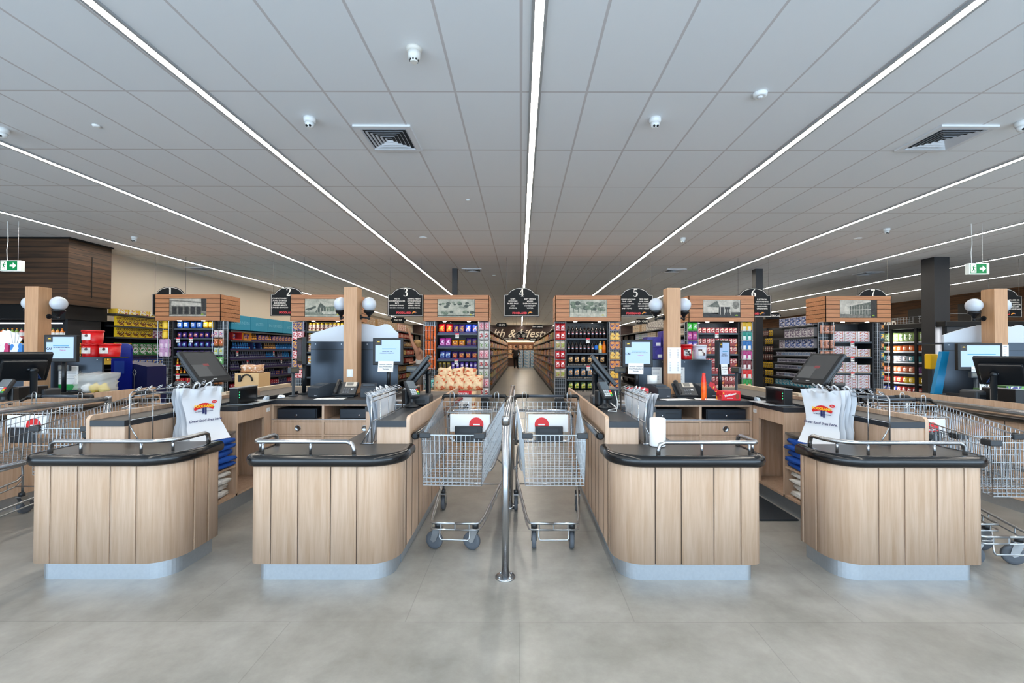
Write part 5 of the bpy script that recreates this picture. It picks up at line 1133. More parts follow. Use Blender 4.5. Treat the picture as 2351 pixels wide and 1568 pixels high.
row(P_box(.2, .12, .12, mat(190, 24, 34, .4), PR((200, 28, 40), (150, 16, 30), (240, 200, 120))), 4, E1, .9, YF, SH1[6], 'chocolate_carton', 'chocolate box', 'red gift box', 'bottom shelf of the egg display', 'red gift boxes')
for i, (dx, j, v) in enumerate(((-.36, 1, '4.50'), (-.06, 1, '4.50'), (-.36, 4, '5.00'), (-.36, 5, '15.0'), (.0, 5, '10.0'))): price_card(E1 + dx, 10.60, SH1[j] + .01, 0, v, ('first price card below the second egg shelf', 'second price card below the second egg shelf', 'price card between the two gold bunny shelves', 'first price card below the gold bunnies', 'second price card below the gold bunnies')[i])
# --- E2 coffee jars
JAR = P_jar(.042, .20, mat(210, 190, 150, .2), prnt((120, 40, 30), (220, 200, 180), (60, 90, 150), 22), mat(220, 180, 60, .25, .7))
for j in range(3): row(JAR, 10, E2, .95, YF, SH2[j], 'coffee_jar', 'coffee jar', 'gold lidded coffee jar', '%s shelf behind the crested stand' % ORD[j], 'coffee jars %d' % j)
row(P_box(.12, .08, .19, mat(236, 236, 236, .5), PR((240, 240, 240), (230, 180, 30), (190, 30, 40))), 7, E2, .93, YF, SH2[3], 'tea_box', 'box', 'white packet', 'fourth shelf of the coffee display', 'white packets')
# --- wings
def wing(xc, s, zs, me_list, name, cat, what, where, n=2, zoff=0.0):
    for i, z in enumerate(zs):
        me = me_list[i % len(me_list)]
        for k in range(n):
            x = xc + s * .63 + (k - (n - 1) / 2) * .115
            put(me, name, x, 10.50, z + zoff, random.uniform(-.1, .1), '%s %s, %s row down, %s' % (('left', 'right')[k] if n == 2 else ('single' if n == 1 else nth(k)), what[i % len(what)], nth(i), where), cat, what[0] + where)
Z9 = [.34 + .22 * i + .004 for i in range(7, -1, -1)]
wing(E4, -1, [Z9[0] - .03, Z9[1] , Z9[2], Z9[3], Z9[4], Z9[5]], [P_bag(.125, .2, .1, K(200, 40, 50), PR((210, 50, 60), (240, 230, 230), (180, 30, 40))), P_bag(.125, .2, .1, K(206, 60, 60), PR((210, 60, 60), (250, 240, 240), (200, 40, 50))), P_bag(.125, .2, .1, K(200, 190, 180), PR((190, 150, 110), (140, 190, 60), (180, 60, 70), 30))], 'lolly_bag', 'lollies', ['lolly bag'], 'wire rack left of the cola')
wing(E4, 1, Z9[0:7], [P_box(.11, .08, .19, mat(74, 50, 90, .4), PR((90, 66, 110), (230, 150, 60), (210, 110, 40), 14)), P_box(.11, .08, .18, mat(60, 40, 50, .4), PR((230, 170, 50), (240, 200, 90), (90, 50, 60), 14))], 'snack_box', 'snack box', ['snack box with orange picture'], 'wire rack right of the cola')
wing(E3, 1, Z9, [P_bag(.12, .21, .08, K(230, 190, 200), PR((236, 200, 210), (220, 60, 90), (250, 240, 240), 28)), P_bag(.12, .21, .05, K(214, 214, 214), PR((220, 220, 222), (200, 60, 50), (90, 100, 110), 26)), P_bag(.12, .21, .05, K(206, 206, 204), PR((216, 216, 214), (110, 140, 70), (230, 230, 230), 26))], 'lolly_bag', 'lollies', ['white and pink packet', 'pale packet', 'pale packet'], 'wire rack right of the chocolate bags')
for i in range(4):
    for q in range(3):
        x = E3 - .70 + i * .065; z = .98 + q * .34; m_ = proto(('strip',), lambda m: (m.pillow(.052, .33, .035, Matrix.Translation((0, .02, 0)), 0, jit=.004)), [mat(226, 104, 34, .4)])
        put(m_, 'lolly_strip', x, 10.49, z, .0, '%s orange packet from the left, %s up, hanging left of the chocolate bags' % (nth(i), nth(q)), 'lollies', 'orange hanging packets')
wing(E5, 1, Z9, [P_roll(mat(240, 190, 40, .4), mat(240, 236, 226, .5)), P_roll(mat(30, 140, 130, .4), mat(224, 236, 236, .5)), P_roll(mat(40, 110, 180, .4), mat(240, 240, 240, .5)), P_roll(mat(180, 60, 130, .4), mat(240, 236, 240, .5)), P_roll(mat(120, 50, 60, .4), mat(240, 236, 236, .5)), P_roll(mat(214, 44, 40, .4), mat(236, 230, 226, .5)), P_roll(mat(40, 150, 70, .4), mat(220, 170, 120, .5))], 'roll_pack', 'rolls', ['yellow roll pack', 'teal roll pack', 'blue roll pack', 'magenta roll pack', 'maroon roll pack', 'red roll pack', 'green roll pack'], 'wire rack right of the soup', 1)
wing(E5, -1, [Z9[0], Z9[1], Z9[2], Z9[3], Z9[4]], [P_bag(.12, .2, .05, K(60, 200, 60), PR((70, 210, 60), (230, 240, 230), (40, 150, 60), 22)), P_bag(.12, .2, .05, K(170, 60, 140), PR((180, 70, 150), (220, 140, 200), (230, 130, 50), 18)), P_bag(.12, .2, .06, K(90, 84, 170), PR((100, 90, 180), (230, 220, 240), (200, 70, 90), 18)), P_bag(.12, .2, .06, K(200, 210, 190), PR((210, 220, 200), (110, 170, 60), (240, 240, 236), 18))], 'household_packet', 'packet', ['bright green packet', 'magenta packet', 'violet packet', 'white and green packet'], 'wire rack left of the soup')
wing(E6, -1, [Z9[0] - .06, Z9[2] + .04, Z9[3]], [P_bag(.105, .20, .06, K(206, 150, 130), PR((206, 150, 130), (90, 60, 60), (230, 150, 90), 22))], 'pouch', 'pouch', ['dusty pink pouch'], 'wire rack left of the wafers', 3)
wing(E6, 1, Z9[:6], [P_bag(.11, .2, .05, K(60, 56, 60), PR((70, 66, 70), (220, 140, 50), (60, 100, 60), 22)), P_bag(.11, .2, .05, K(60, 90, 110), PR((60, 110, 140), (240, 200, 60), (200, 60, 60), 22))], 'hanging_packet', 'packet', ['dark hanging packet'], 'wire rack right of the wafers', 1)
wing(E1, 1, [Z9[1] + .04, Z9[2] + .06, Z9[3] + .07, Z9[4] + .08, Z9[5] + .08, Z9[6] + .06, Z9[7] + .05], [P_bag(.115, .18, .08, K(220, 216, 220), PR((226, 220, 226), (200, 60, 90), (90, 130, 200), 26)), P_bag(.115, .18, .08, K(190, 120, 70), PR((200, 130, 70), (220, 50, 50), (240, 210, 170), 26)), P_bag(.115, .18, .08, K(190, 214, 214), PR((200, 220, 220), (220, 200, 50), (120, 180, 60), 22)), P_bag(.115, .18, .08, K(90, 180, 90), PR((100, 190, 90), (230, 240, 230), (60, 150, 60), 22))], 'lolly_bag', 'lollies', ['white lolly bag', 'caramel lolly bag', 'yellow lolly bag', 'green lolly bag'], 'wire rack right of the egg display')
wing(E1, -1, [Z9[0] + .02, Z9[1] + .02, Z9[2] + .02, Z9[3] + .04], [P_jar(.055, .19, mat(240, 196, 30, .35), mat(246, 210, 60, .35), mat(230, 180, 20, .4)), P_jar(.055, .19, mat(240, 196, 30, .35), mat(246, 210, 60, .35), mat(230, 180, 20, .4)), P_roll(mat(214, 170, 214, .5), mat(236, 214, 236, .5)), P_roll(mat(214, 170, 214, .5), mat(236, 214, 236, .5))], 'tub', 'tub', ['yellow tub', 'yellow tub', 'mauve roll pack', 'mauve roll pack'], 'wire rack left of the egg display', 1)
wing(E1, -1, [Z9[5] + .07, Z9[6] + .06], [P_bottle(.055, .24, mat(226, 222, 216, .4), mat(236, 236, 236, .4), mat(30, 60, 140, .4))], 'milk_jug', 'bottle', ['white jug with blue cap'], 'wire rack left of the egg display', 1)
wing(E2, -1, Z9[:6], [P_box(.11, .08, .19, mat(70, 48, 120, .4), PR((78, 54, 130), (230, 170, 70), (60, 40, 100), 20)), P_box(.11, .08, .19, mat(190, 26, 40, .4), PR((210, 40, 60), (250, 220, 220), (170, 20, 40), 20))], 'chocolate_carton', 'chocolate box', ['purple box', 'red box'], 'wire rack left of the coffee jars')
wing(E2, 1, Z9[:6], [P_box(.11, .08, .19, mat(180, 40, 40, .4), PR((200, 50, 50), (240, 230, 210), (60, 60, 60), 20))], 'packet_box', 'box', ['red packet'], 'wire rack right of the coffee jars')

# ------------------------------------------------------------------ long gondola runs
def run(xf, d, y0, y1, zs, lab, back=None, depth=.42, top=2.1):
    """shelving run along y; front edge plane at x = xf, goods face direction d (+1 = +x)"""
    t = thing('gondola_shelving', lab, 'shelving', (xf, y0, 0), 'long aisle shelving'); b = xf - d * depth
    m = MB(); m.box(xf - d * .02, b, y0, y1, 0, .13); part('kickplate', m, mat(30, 31, 33, .5), t)
    m = MB(); m.box(b, b - d * .03, y0, y1, 0, top); part('back_panel', m, SHELFM, t)
    for z in [.15] + zs:
        m = MB(); m.box(xf, b, y0, y1, z - .028, z); m.box(xf, xf + d * .006, y0, y1, z - .036, z + .003, 1); part('shelf', m, [SHELFM, mat(64, 66, 70, .4)], t)
    m = MB(); yy = y0
    while yy < y1 + .01: m.box(b, b + d * .05, yy - .012, yy + .012, 0, top); yy += .98
    part('upright', m, SHELFM, t)
    return t
def fill(xf, d, y0, y1, zs, kinds, name, cat, aisle, rnd, gap=.012, top_i=0, n_max=999, inset=.05):
    """stock a run shelf by shelf; kinds: list of (mesh, pitch, what); one product per facing, blocks of two to five alike"""
    cnt = 0; rz = PI / 2 * d
    for si, z in enumerate(zs):
        y = y0 + .05; i = 0
        while y < y1 - .1:
            me, pitch, what = rnd.choice(kinds[si] if isinstance(kinds, dict) else kinds)
            for _ in range(rnd.randint(2, 5)):
                if y + pitch > y1: break
                if cnt < n_max and rnd.random() > .03:
                    put(me, name, xf - d * inset, y + pitch / 2, z + .001, rz + rnd.uniform(-.015, .015), '%s from near end, %s shelf up, %s, %s' % (nth(i), ORD[len(zs) - 1 - si] if zs[0] > zs[-1] else ORD[si], aisle, what), cat, name + ' ' + aisle)
                    cnt += 1
                y += pitch + .008; i += 1
            y += gap
    return cnt
def stuff_run(xf, d, y0, y1, zs, mats, lab, rnd, hmin=.15, hmax=.235, name='distant_groceries'):
    m = MB()
    for z in zs:
        y = y0
        while y < y1 - .1:
            k = rnd.randrange(len(mats)); w_ = rnd.uniform(.09, .2); h_ = rnd.uniform(hmin, hmax)
            for _ in range(rnd.randint(2, 4)):
                if y + w_ > y1: break
                m.box(xf - d * .04, xf - d * .16, y + .004, y + w_ - .004, z + .002, z + h_, k); y += w_
    o = solo(name, m, mats, lab, 'groceries', (xf, y0, 0)); o['kind'] = 'stuff'
rng = random.Random(21)
Z7 = [1.82, 1.53, 1.24, .96, .69, .42, .15]
def bags(cols, w_=.17, h_=.23, d_=.1, what='packet'): return [(P_bag(w_, h_, d_, K(*c[0]), PR(*c)), w_, n + ' ' + what) for c, n in cols]
def boxes(cols, w_=.13, h_=.22, d_=.16, what='box'): return [(P_box(w_, d_, h_, mat(*c[0], .4), PR(*c)), w_, n + ' ' + what) for c, n in cols]
MIX = [(((190, 40, 40), (240, 220, 120), (120, 20, 30)), 'red'), (((220, 170, 60), (200, 60, 40), (250, 240, 200)), 'yellow'), (((70, 110, 60), (220, 210, 120), (230, 240, 220)), 'green'), (((200, 196, 188), (150, 80, 60), (90, 110, 130)), 'silver'), (((60, 50, 56), (220, 150, 60), (180, 180, 180)), 'black'), (((210, 110, 40), (250, 220, 130), (150, 50, 30)), 'orange'), (((120, 60, 110), (230, 200, 220), (80, 40, 80)), 'plum'), (((60, 96, 150), (230, 230, 240), (200, 60, 60)), 'blue')]
# aisle 4 both sides
run(-1.02, 1, 11.15, 38, Z7[:-1], 'shelving run of chip packets on the left of the middle aisle'); run(1.045, -1, 11.15, 38, Z7[:-1], 'shelving run of soft drinks on the right of the middle aisle')
fill(-1.02, 1, 11.2, 17.0, Z7, bags(MIX, .19, .22, .1, 'chip packet'), 'chip_packet', 'chips', 'middle aisle left', rng)
DK = [(((44, 34, 30), (150, 40, 40), (90, 70, 50)), 'dark'), (((60, 90, 60), (200, 180, 60), (40, 50, 40)), 'green'), (((210, 90, 40), (240, 200, 100), (130, 40, 30)), 'orange'), (((170, 40, 44), (230, 210, 200), (90, 20, 20)), 'red'), (((120, 80, 50), (200, 150, 80), (70, 40, 30)), 'amber')]
fill(1.045, -1, 11.2, 17.0, Z7, boxes(DK, .15, .23, .2, 'drink carton'), 'drink_carton', 'drink', 'middle aisle right', rng)
FARM = [prnt(*c, 16, .4) for c, _ in MIX] + [prnt(*c, 16, .4) for c, _ in DK]
stuff_run(-1.02, 1, 17.05, 37.9, Z7, FARM, 'crowded distant packets along the far left side of the middle aisle', rng); stuff_run(1.045, -1, 17.05, 37.9, Z7, FARM, 'crowded distant cartons along the far right side of the middle aisle', rng)
# goods on top of the runs
for xx, d, nm in ((-1.25, 1, 'left'), (1.3, -1, 'right')):
    for i in range(9): put(P_box(.22, .2, .2 + .05 * (i % 3), mat(*[(206, 176, 60), (150, 60, 50), (60, 60, 66), (220, 216, 206)][i % 4], .5), PR(*MIX[i % 8][0], 10)), 'stock_carton', xx, 12.0 + i * .55 + .12 * (i % 2), 2.131, PI / 2 * d, '%s stock carton from the near end on top of the %s middle aisle shelving' % (nth(i), nm), 'carton', 'stock cartons %s' % nm)
for xx, d, y1, lab in ((-1.02, 1, 38, 'left'), (1.045, -1, 38, 'right')):
    m = MB(); m.box(xx - d * .02, xx - d * .44, 11.15, y1, 2.101, 2.13); solo('top_shelf', m, SHELFM, 'dark capping shelf along the top of the %s middle aisle shelving' % lab, 'shelf', (xx, 11.15, 2.07))
# aisle 2 confectionery (right face of the first gondola)
run(-7.1, 1, 11.15, 16, [1.90, 1.66, 1.42, 1.18, .94, .68, .42], 'confectionery shelving run left of the coffee display')
ZC = [1.66, 1.42, 1.18, .94, .68, .42]
def bun(c, n): return (P_bunny(c, mat(60, 40, 120), 1.45), .088, n + ' foil bunny')
CF = {0: [bun(mat(214, 150, 60, .3, .5), 'golden'), (P_box(.16, .14, .17, mat(60, 40, 120, .4), PR((70, 46, 130), (230, 160, 50), (150, 120, 200))), .16, 'purple gift box')], 1: [bun(mat(60, 140, 210, .3, .4), 'blue'), bun(mat(200, 150, 90, .3, .4), 'tan')], 2: [bun(mat(60, 150, 220, .3, .4), 'blue'), bun(mat(130, 130, 150, .3, .5), 'silver')], 3: [bun(mat(120, 120, 140, .3, .5), 'silver')], 4: [bun(mat(110, 110, 130, .3, .5), 'silver'), (P_bag(.1, .16, .06, K(60, 44, 110), PR((66, 48, 120), (230, 160, 60), (190, 40, 60))), .1, 'purple bag')], 5: [bun(mat(110, 110, 130, .3, .5), 'silver'), (P_bag(.1, .16, .06, K(190, 40, 60), PR((200, 44, 60), (240, 220, 220), (120, 20, 40))), .1, 'red bag')]}
fill(-7.1, 1, 11.2, 14.4, ZC, CF, 'confectionery', 'confectionery', 'Easter shelving', rng)
for i, z in enumerate(ZC):
    m = MB(); m.box(-7.1 - .045, -7.1 - .04, 11.2, 14.4, z, z + .04); solo('shelf_tray', m, mat(52, 34, 92, .4), '%s purple tray edge up along the Easter shelving' % ORD[5 - i], 'tray', (-7.1, 11.2, z), 'purple tray edges')
for i in range(6):
    m = MB(); yy = 11.2 + i * .82; m.box(-7.12, -7.45, yy, yy + .80, 1.93, 2.30, 0, .006)
    m.text('EASTER NEEDS' if i % 2 == 0 else 'EASTER', .11, Matrix.Translation((-7.117, yy + .4, 2.11)) @ Matrix.Rotation(PI / 2, 4, 'Z') @ RX, 1, .001); solo('shelf_header_board', m, [mat(44, 160, 196, .5), mat(120, 204, 226, .5)], '%s blue header board from the near end above the Easter shelving' % nth(i), 'header board', (-7.2, yy, 1.93), 'blue header boards', fix=False)
for i in range(7): price_card(-7.085, 11.4 + .42 * i, ZC[1 + i % 4] - .03, PI / 2, '2.50', '%s price card from the near end on the Easter shelving' % nth(i), .07)
for i in range(3):
    m = MB(); y = 11.22 + .42 * i; z = 1.668 if i < 2 else 1.428; m.box(-7.09, -7.096, y, y + .36, z, z + .035); m.box(-7.09, -7.35, y, y + .008, z, z + .2); m.box(-7.09, -7.35, y + .352, y + .36, z, z + .2); m.box(-7.09, -7.35, y, y + .36, z + .19, z + .2)
    solo('display_carton', m, mat(*((196, 40, 44), (232, 150, 40), (26, 34, 84))[i], .5), '%s open display carton on the Easter shelving' % ('red', 'orange', 'navy')[i], 'carton', (-7.2, y, 1.66), 'open display cartons')
# aisle 3 pasta
run(-4.02, 1, 11.15, 20, Z7[:-1] + [2.07], 'pasta shelving run behind the aisle 3 sign')
PA = [(((200, 160, 90), (220, 190, 130), (150, 100, 50)), 'wheat coloured'), (((150, 110, 70), (220, 200, 150), (90, 60, 40)), 'brown'), (((190, 60, 50), (230, 200, 170), (120, 40, 40)), 'red')]
fill(-4.02, 1, 11.3, 17.5, Z7[:-1], bags(PA, .16, .20, .1, 'pasta packet'), 'pasta_packet', 'pasta', 'pasta aisle', rng)
fill(-4.02, 1, 11.3, 17.0, [2.075], boxes([(((190, 60, 50), (240, 230, 220), (230, 190, 60)), 'red'), (((190, 150, 100), (160, 120, 80), (220, 200, 170)), 'brown')], .22, .24, .2, 'stock box'), 'stock_box', 'box', 'pasta shelving top', rng)
# aisle 5 skin care
run(4.11, -1, 11.15, 20, Z7[:-1] + [2.07], 'skin care shelving run behind the aisle 5 sign')
SK = [(((220, 220, 216), (120, 150, 190), (200, 190, 190)), 'white'), (((60, 140, 130), (220, 230, 226), (40, 90, 90)), 'teal'), (((200, 170, 130), (240, 236, 226), (140, 90, 70)), 'beige'), (((90, 80, 150), (220, 220, 240), (60, 50, 110)), 'violet'), (((230, 190, 80), (240, 240, 230), (200, 120, 40)), 'yellow')]
fill(4.11, -1, 11.3, 16.5, Z7[:-1], boxes(SK, .085, .19, .1, 'toiletry box'), 'toiletry', 'toiletry', 'skin care aisle', rng, n_max=290)
fill(4.11, -1, 11.3, 17.0, [2.075], boxes([(((226, 222, 216), (180, 170, 160), (120, 120, 126)), 'white'), (((196, 166, 130), (220, 200, 170), (60, 60, 60)), 'tan')], .24, .26, .2, 'stock box'), 'stock_box', 'box', 'skin care shelving top', rng)
# aisle 6 electrical
run(7.2, -1, 11.15, 13.0, [2.07, 1.78, 1.50, 1.30, 1.12, .95, .74, .50], 'electrical goods shelving run right of the aisle 6 sign', top=2.12)
EL = boxes([(((226, 222, 224), (110, 90, 120), (236, 234, 236)), 'white'), (((222, 220, 226), (80, 110, 180), (60, 50, 60)), 'white and blue')], .24, .24, .2, 'appliance box')
SM = boxes([(((210, 212, 220), (120, 150, 190), (236, 236, 240)), 'pale blue'), (((216, 212, 220), (90, 84, 110), (180, 200, 220)), 'pale grey')], .055, .10, .06, 'bulb box')
fill(7.2, -1, 11.2, 12.75, [1.78, 1.50], EL, 'appliance_box', 'box', 'electrical aisle', rng); fill(7.2, -1, 11.2, 12.75, [2.075], EL, 'appliance_box', 'box', 'electrical aisle top', rng)
fill(7.2, -1, 11.2, 13.0, [1.30, 1.12, .95, .74], SM, 'bulb_box', 'bulb box', 'electrical aisle', rng); fill(7.2, -1, 11.2, 13.0, [.50], boxes([(((40, 150, 180), (200, 220, 226), (30, 60, 80)), 'teal')], .16, .14, .1, 'cable box'), 'cable_box', 'box', 'electrical aisle', rng)
HW = bags([(((40, 36, 34), (150, 110, 60), (90, 90, 96)), 'dark'), (((200, 160, 30), (60, 50, 40), (230, 220, 200)), 'yellow'), (((90, 40, 36), (200, 190, 180), (40, 40, 44)), 'rust')], .10, .17, .04, 'hardware card')
run(7.2, -1, 13.02, 19, [], 'pegboard run of hanging hardware cards behind the electrical goods', top=2.12)
fill(7.2, -1, 13.05, 16.2, [1.85, 1.62, 1.39, 1.16, .93, .70, .47], HW, 'hardware_card', 'hardware', 'far electrical aisle', rng)
# cereal bays along the cream wall
run(-9.35, 1, 10.5, 15.0, [2.26, 1.98, 1.72, 1.30, .98, .66, .36], 'cereal shelving bays along the cream wall', depth=.5)
CE = [(((240, 200, 40), (120, 60, 30), (250, 230, 120)), 'yellow'), (((60, 140, 70), (240, 240, 240), (120, 70, 40)), 'green'), (((60, 90, 180), (240, 240, 250), (220, 180, 100)), 'blue'), (((150, 60, 110), (236, 226, 236), (200, 60, 60)), 'purple and white')]
def P_cereal(c, word, h_=.284):
    def f(m):
        m.box(-.10, .10, 0, .07, 0, h_); m.box(-.092, .092, -.001, 0, h_ * .04, h_ * .62, 1); m.text(word, .075, face(0, -.0025, h_ * .80), 2, .003)
    return proto(('cereal', c, word, h_), f, [mat(*c[0], .4), PR(*c, 12), mat(*((96, 50, 26) if word == 'COCO' else (240, 240, 240)), .4)])
CC = [(P_cereal(CE[0][0], 'COCO'), .2, 'yellow COCO cereal box'), (P_cereal(CE[1][0], 'MILO'), .2, 'green MILO cereal box'), (P_cereal(CE[2][0], 'COCO'), .2, 'blue COCO cereal box')]
fill(-9.35, 1, 10.55, 13.2, [1.30, .98, .66, .36], CC, 'cereal_box', 'cereal', 'cream wall bays', rng, gap=.004)
fill(-9.35, 1, 10.55, 13.2, [1.98, 1.72], [(P_cereal(CE[0][0], 'COCO', .225), .2, 'yellow cereal box'), (P_box(.2, .08, .2, mat(226, 214, 226, .4), PR(*CE[3][0])), .2, 'white and purple cereal box')], 'cereal_box', 'cereal', 'upper cream wall bays', rng, gap=.004)
fill(-9.35, 1, 10.55, 12.2, [2.262], boxes([(((150, 60, 70), (200, 180, 190), (90, 110, 160)), 'red'), (((230, 190, 60), (240, 236, 226), (170, 60, 60)), 'yellow')], .3, .12, .2, 'stock box') + boxes([(((220, 200, 220), (190, 70, 130), (240, 220, 80)), 'mauve')], .14, .3, .2, 'stock box'), 'stock_box', 'box', 'cream wall bays top', rng)
# gold bunny crates and oddments in front of the fridge
for j, (x0, z) in enumerate(((-9.05, 1.40), (-8.9, 1.18))):
    m = MB(); m.box(x0 - .55, x0 + .62, 9.27, 9.54, z - .06, z, 0, .003); m.box(x0 - .55, x0 + .62, 9.26, 9.27, z - .06, z + .02, 0); m.box(x0 - .52, x0 - .49, 9.29, 9.52, .0 if j else 1.19, z - .06); m.box(x0 + .56, x0 + .6, 9.29, 9.52, .0 if j else 1.19, z - .06)
    solo('bunny_stand', m, mat(180, 140, 40, .4), ('upper', 'lower')[j] + ' gold card shelf of foil bunnies behind the red buckets', 'display stand', (x0, 9.4, 0), 'gold bunny shelves')
    row(BUN, 15, x0 + .03, 1.1, 9.29, z, 'chocolate_bunny', 'chocolate bunny', 'gold foil bunny', ('upper', 'lower')[j] + ' gold shelf behind the red buckets', 'gold bunnies by the fridge %d' % j)
# drinks fridge under the bulkhead
t = thing('drinks_fridge', 'open drinks fridge below the dark timber bulkhead on the left', 'fridge', (-11.5, 9.8, 0))
m = MB(); m.box(-14, -9.55, 10.36, 10.45, 0, 2.06); m.box(-9.6, -9.55, 9.6, 10.45, 0, 2.06); m.box(-14, -9.55, 9.6, 10.45, 0, .3); part('cabinet', m, mat(36, 37, 40, .5), t)
for z in (1.63, 1.36, 1.0, .65):
    m = MB(); m.box(-14, -9.6, 9.66, 10.36, z - .025, z); part('shelf', m, SHELFM, t)
m = MB(); m.box(-14, -9.66, 9.585, 9.605, 1.965, 1.985); part('light_strip', m, mat(236, 240, 255, .4, 0, 5), t)
jcol = ((236, 130, 30), (230, 120, 30), (120, 150, 60), (214, 120, 110), (70, 120, 70), (226, 150, 60))
for j, z in enumerate((1.63, 1.36)):
    for i in range(20):
        c = jcol[(i // 3 + j * 2) % 6]
        put(P_bottle(.042, .24, mat(*c, .2), mat(232, 228, 220, .4), mat(*((230, 130, 40), (60, 110, 60))[i // 3 % 2], .4)), 'juice_bottle', -11.55 + i * .097, 9.70, z + .001, 0, '%s juice bottle from the left on the %s fridge shelf under the bulkhead' % (nth(i), ('upper', 'lower')[j]), 'juice bottle', 'juice bottles')
# blue stand and blue bin on the left
m = MB(); m.prism([(-5.84, .0), (-5.56, .0)] + arc(-5.63, 1.44, .07, 0, 90, 5) + arc(-5.77, 1.44, .07, 90, 180, 5), 'y', 6.5, 6.53); m.box(-5.79, -5.65, 6.495, 6.5, 1.08, 1.26, 1); solo('blue_stand', m, [mat(14, 30, 130, .25), mat(40, 66, 150, .2)], 'tall blue rounded board standing left of the egg display', 'display board', (-5.7, 6.5, 0))
m = MB(); m.prism([(-5.63, 0), (-5.36, 0), (-5.36, 1.18), (-5.63, 1.24)], 'y', 6.54, 6.9); m.tube([(-5.53, 6.53, .85), (-5.53, 6.53, 1.04), (-5.505, 6.53, 1.10), (-5.53, 6.53, 1.14), (-5.555, 6.53, 1.10), (-5.53, 6.53, 1.04)], .006, 6, 1); solo('blue_bin', m, [mat(12, 20, 70, .4), mat(150, 154, 160, .3, .8)], 'dark blue bin with sloping lid behind the tall blue board', 'bin', (-5.5, 6.7, 0))

# ------------------------------------------------------------------ freezer on the right
t = thing('glass_door_freezer', 'long glass door freezer of colourful packets at the far right', 'freezer', (10.4, 11, 0)); fx = 10.32
m = MB(); m.box(fx + .75, 12.6, 11.0, 17.5, 0, 2.02); m.box(fx, fx + .75, 17.4, 17.5, 0, 2.02); m.box(fx, fx + .75, 11.0, 11.06, 0, 2.02); m.box(fx, fx + .75, 11.06, 17.4, 0, .25); part('cabinet', m, mat(62, 64, 68, .5), t)
m = MB(); m.box(fx - .08, 12.7, 10.95, 17.5, 2.02, 2.16, 0, .02); part('canopy', m, BLACK, t)
FZ = [.28, .56, .84, 1.13, 1.42, 1.68]
for z in FZ[1:]:
    m = MB(); m.box(fx + .12, fx + .75, 11.06, 17.4, z - .02, z); m.box(fx + .115, fx + .12, 11.06, 17.4, z - .03, z + .005, 1); part('shelf', m, [mat(150, 152, 156, .4, .4), mat(210, 212, 214, .4)], t)
for i in range(8):
    m = MB(); yy = 11.06 + i * .79; m.box(fx - .03, fx + .02, yy - .035, yy + .035, .25, 2.02); part('door_frame', m, mat(30, 31, 33, .4), t)
for i in range(4):
    m = MB(); yy = 11.06 + i * 1.58; m.box(fx + .03, fx + .055, yy + .05, yy + .07, .35, 1.98); part('light_tube', m, mat(246, 250, 255, .4, 0, 26), t)
FR = {0: [(P_bag(.16, .18, .1, K(200, 60, 50), PR((210, 70, 60), (240, 230, 220), (150, 40, 40))), .16, 'red frozen bag'), (P_bag(.16, .18, .1, K(60, 70, 150), PR((70, 80, 160), (230, 230, 240), (230, 200, 60))), .16, 'blue frozen bag')], 1: [(P_bag(.18, .17, .12, K(240, 200, 40), PR((240, 200, 50), (250, 240, 180), (210, 120, 40))), .18, 'yellow frozen bag'), (P_bag(.18, .17, .12, K(210, 60, 50), PR((220, 70, 60), (240, 200, 90), (240, 230, 220))), .18, 'red frozen bag')], 2: [(P_bag(.18, .17, .12, K(220, 120, 80), PR((220, 130, 90), (240, 220, 190), (170, 60, 60))), .18, 'peach frozen bag'), (P_bag(.18, .17, .12, K(150, 90, 150), PR((150, 100, 160), (230, 210, 230), (240, 170, 80))), .18, 'violet frozen bag')],
      3: [(P_bag(.18, .17, .12, K(70, 150, 160), PR((90, 160, 160), (230, 230, 220), (200, 90, 60))), .18, 'teal frozen bag'), (P_bag(.18, .17, .12, K(200, 200, 206), PR((210, 206, 206), (120, 80, 60), (90, 130, 160))), .18, 'white frozen bag')], 4: [(P_bag(.18, .16, .12, K(226, 110, 40), PR((230, 120, 50), (240, 210, 170), (200, 60, 40))), .18, 'orange frozen bag'), (P_bag(.18, .16, .12, K(80, 160, 80), PR((90, 170, 90), (230, 236, 220), (200, 60, 60))), .18, 'green frozen bag')], 5: [(P_bag(.17, .26, .08, K(190, 214, 130), PR((200, 220, 140), (240, 240, 230), (90, 160, 70))), .15, 'pale green frozen bag')]}
fill(fx + .12, -1, 11.15, 14.6, FZ, FR, 'frozen_bag', 'frozen food', 'glass door freezer', rng)
for i in range(5):
    m = MB(); yy = 11.3 + i * 1.0
    for k in range(9): m.tube([(fx + .3, yy + .1 * k, 2.17), (fx + .3, yy + .1 * k, 2.36)], .004, 4)
    for zz in (2.17, 2.23, 2.30, 2.36): m.tube([(fx + .3, yy, zz), (fx + .3, yy + .85, zz)], .004, 4)
    for k in (0, .85): m.tube([(fx + .3, yy + k, 2.36), (fx + .9, yy + k, 2.36), (fx + .9, yy + k, 2.17)], .004, 4)
    solo('wire_basket', m, WIRE, '%s wire basket from the near end on top of the freezer' % nth(i), 'basket', (fx + .6, yy, 2.17), 'wire baskets on the freezer')
m = MB(); MT = Matrix.Translation((17.97, 22.6, 2.78)) @ Matrix.Rotation(-PI / 2, 4, 'Z') @ RX; m.text('Frozen', .62, MT, 0, .012); solo('wall_lettering', m, mat(236, 230, 216, .5, 0, .2), 'big white lettering on the right timber wall, mostly hidden by the hotel header', 'lettering', (17.97, 22.6, 2.78), fix=False)
for i, (y0, y1) in enumerate(((17.2, 18.6), (19.4, 21.0))):
    m = MB(); m.box(17.9, 18.0, y0, y1, 2.4, 3.35); struct('window_%d' % (i + 1), m, mat(22, 22, 24, .3))
